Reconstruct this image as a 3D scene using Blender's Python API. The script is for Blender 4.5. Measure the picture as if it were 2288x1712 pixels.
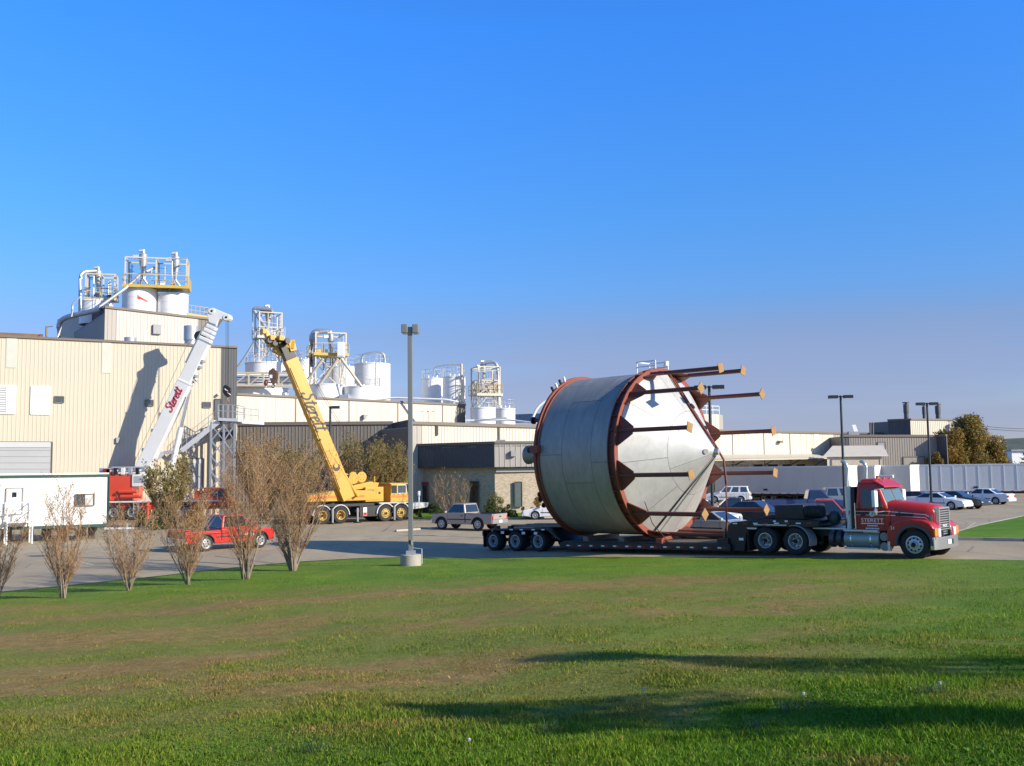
import bpy, math, random
import numpy as np
from mathutils import Vector, Matrix
rng = random.Random(7)
for o in list(bpy.data.objects): bpy.data.objects.remove(o)
sc = bpy.context.scene
col = sc.collection
R = math.radians

# ---------------------------------------------------------------- camera
F, CX, CY, HC = 2270.0, 1144.0, 856.0, 3.75
PITCH, ROLL = math.atan(194.0/F), -0.012
cam = bpy.data.cameras.new('camera'); camo = bpy.data.objects.new('camera', cam); col.objects.link(camo)
cam.sensor_width = 36.0; cam.lens = F/2288.0*36.0; cam.clip_start = 0.1; cam.clip_end = 12000
RM = Matrix.Rotation(math.pi/2+PITCH, 3, 'X') @ Matrix.Rotation(ROLL, 3, 'Z')
camo.matrix_world = Matrix.Translation((0, 0, HC)) @ RM.to_4x4()
sc.camera = camo
sc.render.resolution_x = 1024; sc.render.resolution_y = 766
sc.view_settings.view_transform = 'Standard'; sc.view_settings.look = 'None'
sc.view_settings.exposure = 0.5; sc.view_settings.gamma = 1.0

# ---------------------------------------------------------------- sky and sun
SUN_EL = R(24.5); SUN_DIR = Vector((0.90, -0.436, 0)).normalized()
SUN_V = Vector((SUN_DIR.x*math.cos(SUN_EL), SUN_DIR.y*math.cos(SUN_EL), math.sin(SUN_EL)))
w = bpy.data.worlds.new('World'); sc.world = w; w.use_nodes = True
nt = w.node_tree; nt.nodes.clear()
wo = nt.nodes.new('ShaderNodeOutputWorld'); bg = nt.nodes.new('ShaderNodeBackground')
sky = nt.nodes.new('ShaderNodeTexSky'); sky.sky_type = 'NISHITA'; sky.sun_disc = False
sky.sun_elevation = SUN_EL; sky.sun_rotation = math.atan2(SUN_DIR.x, SUN_DIR.y)
sky.altitude = 100; sky.air_density = 1.0; sky.dust_density = 0.3; sky.ozone_density = 3.0
hs = nt.nodes.new('ShaderNodeHueSaturation'); hs.inputs['Saturation'].default_value = 1.15; hs.inputs['Value'].default_value = 1.7
wtc = nt.nodes.new('ShaderNodeTexCoord'); wsx = nt.nodes.new('ShaderNodeSeparateXYZ'); nt.links.new(wtc.outputs['Generated'], wsx.inputs[0])
wr = nt.nodes.new('ShaderNodeValToRGB'); we = wr.color_ramp.elements     # autumn sky: clear deep blue above a lilac band of low haze; unseen top greyed to take blue out of shade
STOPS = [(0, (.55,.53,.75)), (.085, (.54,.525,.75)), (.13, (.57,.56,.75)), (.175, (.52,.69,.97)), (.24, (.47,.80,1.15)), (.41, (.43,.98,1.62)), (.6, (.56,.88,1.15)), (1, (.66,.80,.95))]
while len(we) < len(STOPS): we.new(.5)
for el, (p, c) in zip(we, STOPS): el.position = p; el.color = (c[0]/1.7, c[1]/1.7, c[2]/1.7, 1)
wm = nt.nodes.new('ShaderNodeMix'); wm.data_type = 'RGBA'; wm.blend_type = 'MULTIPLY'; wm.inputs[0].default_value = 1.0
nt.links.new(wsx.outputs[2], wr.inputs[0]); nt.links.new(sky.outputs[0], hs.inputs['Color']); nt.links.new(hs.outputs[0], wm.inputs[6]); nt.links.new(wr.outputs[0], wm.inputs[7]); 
wn_ = nt.nodes.new('ShaderNodeTexNoise'); wn_.inputs['Scale'].default_value = 1.0; wn_.inputs['Detail'].default_value = 5; wmp = nt.nodes.new('ShaderNodeMapping'); wmp.inputs['Scale'].default_value = (1.6, 1.6, 16); wmp.inputs['Location'].default_value = (3.1, .4, .2)
nt.links.new(wtc.outputs['Generated'], wmp.inputs[0]); nt.links.new(wmp.outputs[0], wn_.inputs[0])
wc1 = nt.nodes.new('ShaderNodeValToRGB'); wc1.color_ramp.elements[0].position = .42; wc1.color_ramp.elements[1].position = .56; nt.links.new(wn_.outputs[0], wc1.inputs[0])   # faint low cloud bank
wc2 = nt.nodes.new('ShaderNodeValToRGB'); wc2.color_ramp.elements[0].color = (.6,.6,.6,1); wc2.color_ramp.elements[0].position = .09; wc2.color_ramp.elements[1].position = .165; wc2.color_ramp.elements[1].color = (0,0,0,1); nt.links.new(wsx.outputs[2], wc2.inputs[0])
wcm = nt.nodes.new('ShaderNodeMath'); wcm.operation = 'MULTIPLY'; nt.links.new(wc1.outputs[0], wcm.inputs[0]); nt.links.new(wc2.outputs[0], wcm.inputs[1])
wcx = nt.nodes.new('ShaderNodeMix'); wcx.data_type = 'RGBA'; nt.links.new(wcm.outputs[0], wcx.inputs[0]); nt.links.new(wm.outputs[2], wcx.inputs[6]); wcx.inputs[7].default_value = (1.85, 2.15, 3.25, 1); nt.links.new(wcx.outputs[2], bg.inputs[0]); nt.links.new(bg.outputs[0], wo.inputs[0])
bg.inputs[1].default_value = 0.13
sl = bpy.data.lights.new('sun', 'SUN'); sl.energy = 5.0; sl.angle = R(0.53); sl.color = (1.0, 0.91, 0.74)
so = bpy.data.objects.new('sun', sl); col.objects.link(so)
so.rotation_euler = SUN_V.to_track_quat('Z', 'Y').to_euler()

# ---------------------------------------------------------------- pixel helpers (each thing gets its own real distance)
def ray(px, py): return RM @ Vector(((px-CX)/F, -(py-CY)/F, -1.0))
def at(px, py, Y):
    d = ray(px, py); k = Y/d.y
    return Vector((d.x*k, Y, HC+d.z*k))
def sstep(a, b, x):
    t = np.clip((np.asarray(x, float)-a)/(b-a), 0, 1); return t*t*(3-2*t)
def lot_z(X, Y):
    X = np.asarray(X, float); Y = np.asarray(Y, float)
    near = np.interp(X, [-14, -6, -1, 15, 20, 30], [0, -.12, -.19, .41, .44, .44]); k = sstep(54, 72, Y)
    far = sstep(2, 16, X)*np.interp(Y, [54, 75, 104, 111], [.42, .30, .22, -.33])   # the dock yard lies lower
    return near*(1-k)+far*k
EDGE = None
def hill_d(X, Y):
    """distance inside the lawn from the asphalt edge (numpy)"""
    X = np.asarray(X, float); Y = np.asarray(Y, float)
    best = np.full(X.shape, 1e9); sgn = np.zeros(X.shape)
    for (a, b) in zip(EDGE[:-1], EDGE[1:]):
        ax, ay = a; bx, by = b; dx, dy = bx-ax, by-ay; L2 = dx*dx+dy*dy
        t = np.clip(((X-ax)*dx+(Y-ay)*dy)/L2, 0, 1)
        qx, qy = ax+t*dx, ay+t*dy; d = np.hypot(X-qx, Y-qy)
        s = -np.sign(dx*(Y-ay)-dy*(X-ax))
        m = d < best-1e-9
        best = np.where(m, d, best); sgn = np.where(m, s, sgn)
    return best*sgn
def lawn_z(X, Y):
    d = hill_d(X, Y)
    r = np.where(d > 0, 0.055*(np.sqrt(d*d+4)-2), 0.0)
    r = np.minimum(r, 2.4)
    bump = 0.05*np.sin(np.asarray(X)*0.55+1.0)*np.sin(np.asarray(Y)*0.4+.5) + .03*np.sin(np.asarray(X)*1.3+np.asarray(Y)*.9)
    return lot_z(X, Y) + r + np.clip(d-1, 0, 6)/6*bump
def on_lot(px, py, z0=0.0):
    z = z0
    for _ in range(12):
        d = ray(px, py); k = (z-HC)/d.z; P = Vector((d.x*k, d.y*k, z)); z = float(lot_z(P.x, P.y))
    return Vector((P.x, P.y, z))
_e = [on_lot(px, py) for px, py in ((-330, 1358), (0, 1325), (310, 1294), (520, 1270), (662, 1257), (800, 1249), (931, 1246), (1200, 1245.5), (1500, 1246), (1800, 1248), (2100, 1251), (2288, 1254), (2700, 1262))]
EDGE = [(p.x, p.y) for p in _e]
EDGE = [(EDGE[0][0]-40, EDGE[0][1]-8)] + EDGE + [(EDGE[-1][0]+60, EDGE[-1][1]-25)]
def on_lawn(px, py):
    d = ray(px, py); lo, hi = 3.0, 70.0
    Ys = np.linspace(3, 70, 1400); k = Ys/d.y; X = d.x*k; Z = HC+d.z*k
    z = lawn_z(X, Ys); i = int(np.argmax(Z <= z))
    return Vector((X[i], Ys[i], float(z[i])))

# ---------------------------------------------------------------- mesh helpers
class MB:
    def __init__(s): s.v = []; s.f = []; s.mi = []; s.m = 0
    def add(s, vs, fs):
        o = len(s.v); s.v += [tuple(v) for v in vs]
        for f in fs: s.f.append(tuple(i+o for i in f)); s.mi.append(s.m)
        return s
    def hexa(s, p):  # p: bottom 4 ccw, top 4 ccw
        return s.add(p, [(3,2,1,0),(4,5,6,7),(0,1,5,4),(1,2,6,5),(2,3,7,6),(3,0,4,7)])
    def box(s, c, d, rz=0.0, ry=0.0):
        c = Vector(c); hx, hy, hz = d[0]/2, d[1]/2, d[2]/2
        m = Matrix.Rotation(rz, 3, 'Z') @ Matrix.Rotation(ry, 3, 'Y')
        return s.hexa([c+m@Vector(q) for q in ((-hx,-hy,-hz),(hx,-hy,-hz),(hx,hy,-hz),(-hx,hy,-hz),(-hx,-hy,hz),(hx,-hy,hz),(hx,hy,hz),(-hx,hy,hz))])
    def bx(s, x0, x1, y0, y1, z0, z1): return s.box(((x0+x1)/2,(y0+y1)/2,(z0+z1)/2), (x1-x0, y1-y0, z1-z0))
    def prism(s, poly, y0, y1, top=None):   # poly in xz, extruded along y; top: poly at y1
        n = len(poly); t = top or poly
        vs = [(x, y0, z) for x, z in poly]+[(x, y1, z) for x, z in t]
        return s.add(vs, [tuple(range(n)), tuple(reversed(range(n, 2*n)))]+[(i, i+n, (i+1)%n+n, (i+1)%n) for i in range(n)])
    def plate(s, poly, z0, z1):   # poly in xy, extruded along z
        n = len(poly); vs = [(x, y, z0) for x, y in poly]+[(x, y, z1) for x, y in poly]
        return s.add(vs, [tuple(reversed(range(n))), tuple(range(n, 2*n))]+[(i, (i+1)%n, (i+1)%n+n, i+n) for i in range(n)])
    def cyl(s, p0, p1, r0, r1=None, n=12, caps=True):
        p0, p1 = Vector(p0), Vector(p1); r1 = r0 if r1 is None else r1
        q = (p1-p0).to_track_quat('Z', 'Y'); vs = []
        for p, r in ((p0, r0), (p1, r1)):
            for i in range(n):
                a = 2*math.pi*i/n; vs.append(p+q@Vector((r*math.cos(a), r*math.sin(a), 0)))
        fs = [(i, (i+1)%n, (i+1)%n+n, i+n) for i in range(n)]
        if caps: fs += [tuple(reversed(range(n))), tuple(range(n, 2*n))]
        return s.add(vs, fs)
    def bar(s, p0, p1, w, h=None):
        p0, p1 = Vector(p0), Vector(p1); h = h or w; d = (p1-p0).normalized()
        up = Vector((0,0,1)) if abs(d.z) < .95 else Vector((1,0,0))
        a = d.cross(up).normalized()*w/2; b = a.cross(d).normalized()*h/2
        return s.hexa([p0-a-b, p0+a-b, p1+a-b, p1-a-b, p0-a+b, p0+a+b, p1+a+b, p1-a+b])
    def tube(s, pts, r, n=6, r1=None):
        pts = [Vector(p) for p in pts]; k = len(pts); vs = []
        for i, p in enumerate(pts):
            d = (pts[min(i+1, k-1)]-pts[max(i-1, 0)]).normalized(); q = d.to_track_quat('Z', 'Y')
            rr = r if r1 is None else r+(r1-r)*i/(k-1)
            for j in range(n):
                a = 2*math.pi*j/n; vs.append(p+q@Vector((rr*math.cos(a), rr*math.sin(a), 0)))
        fs = [(i*n+j, i*n+(j+1)%n, (i+1)*n+(j+1)%n, (i+1)*n+j) for i in range(k-1) for j in range(n)]
        fs += [tuple(reversed(range(n))), tuple(range((k-1)*n, k*n))]
        return s.add(vs, fs)
    def lathe(s, prof, n=24, axis='z', c=(0,0,0), a0=0.0, a1=None, close=False):
        full = a1 is None; k = len(prof); c = Vector(c); vs = []
        cnt = n if full else n+1
        for i in range(cnt):
            a = a0 + (2*math.pi*i/n if full else (a1-a0)*i/n)
            for r, h in prof:
                x, y = r*math.cos(a), r*math.sin(a)
                vs.append(c+Vector({'z': (x, y, h), 'y': (x, h, y), 'x': (h, x, y)}[axis]))
        fs = []
        for i in range(n):
            j = (i+1) % cnt
            for q in range(k if close else k-1):
                q2 = (q+1) % k
                f = (i*k+q, j*k+q, j*k+q2, i*k+q2)
                fs.append(f if axis != 'y' else f[::-1])
        return s.add(vs, fs)
    def slab(s, quad, u0, u1, v0, v1, off=.01, th=.01):
        """thin plate on a quad (P00,P10,P11,P01), proud by off"""
        a, b, c, d = [Vector(q) for q in quad]
        n = (b-a).cross(d-a).normalized()
        def P(u, v): return a*(1-u)*(1-v)+b*u*(1-v)+c*u*v+d*(1-u)*v
        q = [P(u0,v0), P(u1,v0), P(u1,v1), P(u0,v1)]
        return s.hexa([p+n*(off-th) for p in q]+[p+n*off for p in q])
    def mesh(s, name, mats):
        me = bpy.data.meshes.new(name); me.from_pydata(s.v, [], s.f); me.update()
        for m in (mats if isinstance(mats, (list, tuple)) else [mats]): me.materials.append(m)
        if any(s.mi): me.polygons.foreach_set('material_index', s.mi)
        return me
    def build(s, name, mats, parent=None, smooth=None, bevel=0, seg=2, ang=30):
        me = s.mesh(name, mats); o = bpy.data.objects.new(name, me); col.objects.link(o)
        if parent: o.parent = parent
        if smooth:
            me.polygons.foreach_set('use_smooth', [True]*len(me.polygons)); me.set_sharp_from_angle(angle=R(smooth))
        if bevel:
            b = o.modifiers.new('bevel', 'BEVEL'); b.width = bevel; b.segments = seg; b.limit_method = 'ANGLE'; b.angle_limit = R(ang)
            me.polygons.foreach_set('use_smooth', [True]*len(me.polygons))
            wn = o.modifiers.new('wn', 'WEIGHTED_NORMAL'); wn.keep_sharp = False
        return o
def tag(o, label, cat, group=None):
    o['label'] = label; o['category'] = cat
    if group: o['group'] = group
    return o
def thing(name, label, cat, loc=(0,0,0), rz=0.0, group=None, ry=0.0):
    o = bpy.data.objects.new(name, None); col.objects.link(o); o.empty_display_size = .2
    o.rotation_mode = 'XYZ'
    o.matrix_world = Matrix.Translation(Vector(loc)) @ Matrix.Rotation(rz, 4, 'Z') @ Matrix.Rotation(ry, 4, 'Y')
    return tag(o, label, cat, group)
def dup(src, parent, loc=None, rot=None, scale=None, name=None):
    o = src.copy(); col.objects.link(o); o.parent = parent
    if loc is not None: o.location = loc
    if rot is not None: o.rotation_euler = rot
    if scale is not None: o.scale = scale
    return o
def inst(name, me, parent, loc=(0,0,0), rot=(0,0,0), scale=(1,1,1)):
    o = bpy.data.objects.new(name, me); col.objects.link(o); o.parent = parent
    o.location = loc; o.rotation_euler = rot; o.scale = scale
    return o
def copy_tree(src, loc, rz, label=None, parent=None):
    o = src.copy(); col.objects.link(o); o.parent = parent
    if parent is None:
        o.matrix_world = Matrix.Translation(Vector(loc)) @ Matrix.Rotation(rz, 4, 'Z')
    if label: o['label'] = label
    for ch in src.children: copy_tree(ch, None, 0, None, o)
    return o
def text(name, s, size, mat, parent, origin, xdir, ydir, depth=.004, shear=0.0, align='CENTER', wx=1.0):
    cu = bpy.data.curves.new(name, 'FONT'); cu.body = s; cu.size = size; cu.extrude = depth; cu.shear = shear
    cu.align_x = align; cu.align_y = 'CENTER'; cu.resolution_u = 2
    t = bpy.data.objects.new('tmp', cu); col.objects.link(t)
    me = bpy.data.meshes.new_from_object(t); bpy.data.objects.remove(t)
    x = Vector(xdir).normalized(); y = Vector(ydir).normalized(); z = x.cross(y)
    m = Matrix((x*wx, y, z)).transposed().to_4x4(); m.translation = Vector(origin); me.transform(m)
    me.materials.clear(); me.materials.append(mat)
    o = bpy.data.objects.new(name, me); col.objects.link(o); o.parent = parent
    return o

# ---------------------------------------------------------------- materials
MATS = {}
def mat(name, c, rough=.6, metal=0.0, var=.12, scale=3.0, dirt=0.0, bump=0.0, bscale=40.0, spec=.5, coat=0.0, dirtc=(.12,.09,.06), stretch=(1,1,1), coords='Object'):
    if name in MATS: return MATS[name]
    m = bpy.data.materials.new(name); m.use_nodes = True; t = m.node_tree; b = t.nodes['Principled BSDF']
    b.inputs['Roughness'].default_value = rough; b.inputs['Metallic'].default_value = metal
    b.inputs['Specular IOR Level'].default_value = spec; b.inputs['Coat Weight'].default_value = coat
    tc = t.nodes.new('ShaderNodeTexCoord'); mp = t.nodes.new('ShaderNodeMapping'); mp.inputs['Scale'].default_value = stretch
    t.links.new(tc.outputs[coords], mp.inputs[0])
    n = t.nodes.new('ShaderNodeTexNoise'); n.inputs['Scale'].default_value = scale; n.inputs['Detail'].default_value = 6; n.inputs['Roughness'].default_value = .65
    t.links.new(mp.outputs[0], n.inputs[0])
    cr = t.nodes.new('ShaderNodeValToRGB'); cr.color_ramp.elements[0].position = .3; cr.color_ramp.elements[1].position = .7
    lo = [max(0, x*(1-var)) for x in c]; hi = [min(1, x*(1+var)) for x in c]
    cr.color_ramp.elements[0].color = (*lo, 1); cr.color_ramp.elements[1].color = (*hi, 1)
    t.links.new(n.outputs[0], cr.inputs[0]); out = cr.outputs[0]
    if dirt > 0:
        n2 = t.nodes.new('ShaderNodeTexNoise'); n2.inputs['Scale'].default_value = scale*.6; n2.inputs['Detail'].default_value = 8; n2.inputs['Roughness'].default_value = .7
        mp2 = t.nodes.new('ShaderNodeMapping'); mp2.inputs['Scale'].default_value = (stretch[0]*2, stretch[1]*2, stretch[2]*.5); t.links.new(tc.outputs[coords], mp2.inputs[0]); t.links.new(mp2.outputs[0], n2.inputs[0])
        r2 = t.nodes.new('ShaderNodeValToRGB'); r2.color_ramp.elements[0].position = .5; r2.color_ramp.elements[1].position = .75
        r2.color_ramp.elements[1].color = (dirt, dirt, dirt, 1); t.links.new(n2.outputs[0], r2.inputs[0])
        mx = t.nodes.new('ShaderNodeMix'); mx.data_type = 'RGBA'; mx.inputs[7].default_value = (*dirtc, 1)
        t.links.new(r2.outputs[0], mx.inputs[0]); t.links.new(out, mx.inputs[6]); out = mx.outputs[2]
    t.links.new(out, b.inputs['Base Color'])
    if bump > 0:
        nb = t.nodes.new('ShaderNodeTexNoise'); nb.inputs['Scale'].default_value = bscale; nb.inputs['Detail'].default_value = 4
        t.links.new(tc.outputs[coords], nb.inputs[0])
        bp = t.nodes.new('ShaderNodeBump'); bp.inputs['Strength'].default_value = bump; bp.inputs['Distance'].default_value = .02
        t.links.new(nb.outputs[0], bp.inputs['Height']); t.links.new(bp.outputs[0], b.inputs['Normal'])
    MATS[name] = m; return m
def paint(name, c, metal=0.0, rough=.32): return mat(name, c, rough, metal, .05, 1.5, .12, coat=.5, dirtc=tuple(x*.55+.03 for x in c))
def glass(name, c=(.02,.025,.03)):
    m = mat(name, c, .06, 0, .1, 1.0, spec=.9); return m
G = dict(
 cream=mat('cream_steel', (.53,.47,.365), .5, 0, .04, .6, .18, dirtc=(.47,.39,.28), stretch=(1,1,.15)),
 cream2=mat('pale_cream_steel', (.59,.535,.43), .5, 0, .04, .6, .15, dirtc=(.53,.47,.36), stretch=(1,1,.15)),
 pink=mat('pinkish_cream_steel', (.57,.49,.42), .5, 0, .04, .6, .18, dirtc=(.48,.38,.29), stretch=(1,1,.15)),
 taupe=mat('taupe_steel', (.165,.143,.122), .5, 0, .06, .6, .1, dirtc=(.13,.11,.09), stretch=(1,1,.2)),
 taupel=mat('light_taupe_steel', (.38,.345,.30), .5, 0, .06, .6, .1, dirtc=(.3,.27,.23), stretch=(1,1,.2)),
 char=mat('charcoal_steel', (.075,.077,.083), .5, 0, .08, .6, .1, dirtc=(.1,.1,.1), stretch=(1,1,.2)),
 grey=mat('grey_steel', (.30,.30,.30), .5, 0, .06, .8, .1),
 roof=mat('roof_gravel', (.28,.26,.24), .9, 0, .15, 2),
 trim=mat('bronze_trim', (.16,.13,.105), .5, 0, .1, 2),
 white=mat('white_steel', (.80,.80,.78), .45, 0, .03, .8, .2, dirtc=(.6,.56,.48), stretch=(1,1,.15)),
 whitep=mat('white_enamel', (.82,.82,.80), .35, 0, .03, 1, .1, dirtc=(.5,.48,.42)),
 galv=mat('galvanised_steel', (.46,.48,.50), .42, .55, .12, 2),
 alu=mat('bare_aluminium', (.58,.60,.62), .38, .6, .06, 1.5),
 beige=mat('beige_frame_steel', (.60,.53,.40), .5, 0, .12, 1.5, .25, dirtc=(.35,.22,.12)),
 yellow=mat('safety_yellow_steel', (.55,.38,.07), .45, 0, .08, 1.5, .2, dirtc=(.4,.27,.1)),
 black=mat('black_steel', (.013,.013,.014), .45, 0, .2, 3, .2, dirtc=(.04,.036,.03)),
 rubber=mat('tyre_rubber', (.022,.021,.02), .85, 0, .25, 5, .3, dirtc=(.07,.06,.05)),
 chrome=mat('chrome', (.78,.79,.80), .2, .85, .03, 1),
 rim=mat('steel_rim', (.52,.52,.51), .4, .5, .12, 4, .25, dirtc=(.1,.08,.06)),
 hole=mat('dark_hole', (.01,.01,.01), .8, 0, 0.0, 1),
 glass=glass('tinted_glass'), glassb=glass('blue_grey_glass', (.055,.075,.09)),
 glassl=glass('light_screen_glass', (.10,.15,.15)),
 red_lamp=mat('red_lamp', (.45,.015,.01), .25, 0, .05, 2), amber=mat('amber_lamp', (.75,.22,.02), .25, 0, .05, 2),
 lamp=mat('clear_lamp', (.75,.76,.74), .15, .3, .05, 2), plate=mat('number_plate', (.65,.68,.72), .4, 0, .05, 2),
 conc=mat('concrete', (.36,.33,.28), .85, 0, .14, 3, .2, dirtc=(.2,.18,.14), bump=.3),
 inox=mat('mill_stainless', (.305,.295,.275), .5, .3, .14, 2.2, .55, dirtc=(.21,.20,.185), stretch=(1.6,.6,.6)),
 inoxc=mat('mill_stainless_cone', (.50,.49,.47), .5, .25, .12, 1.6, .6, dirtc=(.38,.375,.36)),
 oxide=mat('red_oxide_primer', (.135,.034,.023), .6, 0, .15, 2.5, .25, dirtc=(.10,.03,.02)),
 oxide2=mat('orange_oxide_primer', (.22,.052,.028), .6, 0, .15, 2.5, .25, dirtc=(.2,.05,.03)),
 ochre=mat('rusted_plate', (.33,.185,.068), .8, 0, .25, 6, .4, dirtc=(.22,.10,.04)),
 pole=mat('bronze_pole_paint', (.115,.118,.115), .45, 0, .05, 1),
 poled=mat('dark_pole_paint', (.018,.028,.035), .45, 0, .05, 1),
 line=mat('worn_line_paint', (.55,.49,.30), .8, 0, .2, 6, .5, dirtc=(.27,.25,.21)),
 red=paint('crane_red', (.62,.065,.03)), truck=mat('truck_red', (.40,.018,.010), .34, 0, .06, 1.5, .15, coat=.15, dirtc=(.2,.02,.015)),
 cyel=mat('crane_yellow', (.54,.295,.03), .42, 0, .07, 1.2, .22, dirtc=(.45,.24,.05)),
 script_red=mat('script_red', (.45,.01,.03), .5, 0, .05, 2), stripe=mat('orange_stripe', (.75,.16,.02), .45, 0, .05, 2),
 wood=mat('weathered_timber', (.23,.19,.14), .8, 0, .25, 4),
)
# ================================================================ ground
def struct(o, kind='structure'): o['kind'] = kind; return o
_vr = np.random.RandomState(3); _VG = _vr.rand(64, 64)
def vnoise(x, y):
    x = np.asarray(x, float); y = np.asarray(y, float)
    xi = np.floor(x).astype(int); yi = np.floor(y).astype(int); fx = x-xi; fy = y-yi
    fx = fx*fx*(3-2*fx); fy = fy*fy*(3-2*fy); g = lambda a, b: _VG[a % 64, b % 64]
    return (g(xi,yi)*(1-fx)+g(xi+1,yi)*fx)*(1-fy)+(g(xi,yi+1)*(1-fx)+g(xi+1,yi+1)*fx)*fy
def fbm(x, y): return .5*vnoise(x, y)+.3*vnoise(2.1*x+7, 2.1*y+3)+.2*vnoise(4.3*x+1, 4.3*y+9)
def dryness(X, Y):
    X = np.asarray(X, float); Y = np.asarray(Y, float)
    u, v = X*.94+Y*.34, -X*.34+Y*.94      # bands follow the slope
    zone = sstep(8.5, 13.5, Y-.30*np.maximum(X, -4))*(1-sstep(25, 33, Y-.12*X))*(1-sstep(-2, 9, X-(Y-14)*.42))
    band = fbm(u*.10+.12*fbm(X*.7, Y*.7)*6, v*.55+2+1.2*fbm(X*.35+4, Y*.5)); fine = fbm(X*1.6, Y*1.6)
    far = .20*sstep(14, 24, Y)*fbm(u*.1+5, v*.45)
    right = sstep(.55, .70, fbm(X*.45+11, Y*.8+4))*sstep(3, 6, X)*(1-sstep(13, 17, Y))*.9
    d = zone*(.38+.95*sstep(.36, .60, band))*(.55+.9*fine)+far+right*(.4+.8*fine)
    small = .55*sstep(.60, .72, fbm(X*.8+3, Y*1.1))*(1-sstep(12, 20, Y))
    return np.clip(np.maximum(d, small), 0, 1)

def ground_mesh(name, V, Fc, m, attr=None):
    me = bpy.data.meshes.new(name); me.from_pydata(V.tolist() if hasattr(V, 'tolist') else V, [], Fc); me.update(); me.materials.append(m)
    if attr is not None:
        for k, a in attr.items():
            at_ = me.attributes.new(k, 'FLOAT', 'POINT'); at_.data.foreach_set('value', np.asarray(a, np.float32))
    me.polygons.foreach_set('use_smooth', [True]*len(me.polygons))
    o = bpy.data.objects.new(name, me); col.objects.link(o); return o
def grid_faces(nx, ny): return [(j*nx+i, j*nx+i+1, (j+1)*nx+i+1, (j+1)*nx+i) for j in range(ny-1) for i in range(nx-1)]

# --- asphalt
am = bpy.data.materials.new('worn_asphalt'); am.use_nodes = True; t = am.node_tree; b = t.nodes['Principled BSDF']
tc = t.nodes.new('ShaderNodeTexCoord')
def _noise(sc_, det, st=(1,1,1), rough=.6, tree=None):
    tr = tree or t
    mp = tr.nodes.new('ShaderNodeMapping'); mp.inputs['Scale'].default_value = st
    tcx = [n for n in tr.nodes if n.type == 'TEX_COORD'][0]
    tr.links.new(tcx.outputs['Object'], mp.inputs[0]); n = tr.nodes.new('ShaderNodeTexNoise'); n.inputs['Scale'].default_value = sc_; n.inputs['Detail'].default_value = det; n.inputs['Roughness'].default_value = rough
    tr.links.new(mp.outputs[0], n.inputs[0]); return n
def _ramp(src, stops, tree=None):
    tr = tree or t
    r = tr.nodes.new('ShaderNodeValToRGB'); e = r.color_ramp.elements
    while len(e) < len(stops): e.new(.5)
    for el, (p, c) in zip(e, stops): el.position = p; el.color = (*c, 1)
    tr.links.new(src, r.inputs[0]); return r.outputs[0]
def _mix(f, a, c, tree=None, mode='MIX'):
    tr = tree or t
    m = tr.nodes.new('ShaderNodeMix'); m.data_type = 'RGBA'; m.blend_type = mode
    for s_, i in ((f, 0), (a, 6), (c, 7)):
        if hasattr(s_, 'links') or hasattr(s_, 'node'): tr.links.new(s_, m.inputs[i])
        else: m.inputs[i].default_value = s_
    return m.outputs[2]
base = _ramp(_noise(.18, 8, (1, .35, 1)).outputs[0], [(.28, (.285,.222,.138)), (.72, (.45,.362,.232))])
spk = _ramp(_noise(45, 2).outputs[0], [(.35, (.7,.7,.7)), (.65, (1.15,1.15,1.15))])
c1 = _mix(.8, base, spk, mode='MULTIPLY')
oil = _ramp(_noise(.45, 9, (1, .5, 1), .78).outputs[0], [(.52, (0,0,0)), (.70, (.8,.8,.8))])
c2 = _mix(oil, c1, (.19,.17,.14,1))
vo = t.nodes.new('ShaderNodeTexVoronoi'); vo.feature = 'DISTANCE_TO_EDGE'; vo.inputs['Scale'].default_value = .22
wn = _noise(.9, 4); ad = t.nodes.new('ShaderNodeMixRGB'); ad.inputs[0].default_value = .06; t.links.new(tc.outputs['Object'], ad.inputs[1]); t.links.new(wn.outputs[1], ad.inputs[2]); t.links.new(ad.outputs[0], vo.inputs[0])
ck = _ramp(vo.outputs[0], [(.0, (.8,.8,.8)), (.008, (0,0,0))])
c3 = _mix(ck, c2, (.09,.085,.08,1))
t.links.new(c3, b.inputs['Base Color']); b.inputs['Roughness'].default_value = .9
bp = t.nodes.new('ShaderNodeBump'); bp.inputs['Strength'].default_value = .35; bp.inputs['Distance'].default_value = .02
t.links.new(_noise(60, 3).outputs[0], bp.inputs['Height']); t.links.new(bp.outputs[0], b.inputs['Normal'])

xs = np.concatenate([np.arange(-140, -30, 10), np.arange(-30, 50, 1.0), np.arange(50, 241, 10)])
ys = np.concatenate([np.arange(14, 96, 1.0), np.arange(96, 231, 9)])
XX, YY = np.meshgrid(xs, ys); ZZ = lot_z(XX, YY)
lot = struct(ground_mesh('parking_lot', np.stack([XX.ravel(), YY.ravel(), ZZ.ravel()], 1), grid_faces(len(xs), len(ys)), am))
# --- far ground
fg = mat('far_field', (.085,.095,.04), .95, 0, .3, .01)
fx = np.array([-5000, -1500, -400, -140, 0, 240, 600, 1500, 5000.]); fy = np.array([-600, -60, 0, 60, 231, 400, 900, 2500, 8000.])
XX, YY = np.meshgrid(fx, fy)
struct(ground_mesh('ground', np.stack([XX.ravel(), YY.ravel(), np.full(XX.size, -.5)], 1), grid_faces(len(fx), len(fy)), fg))

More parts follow.
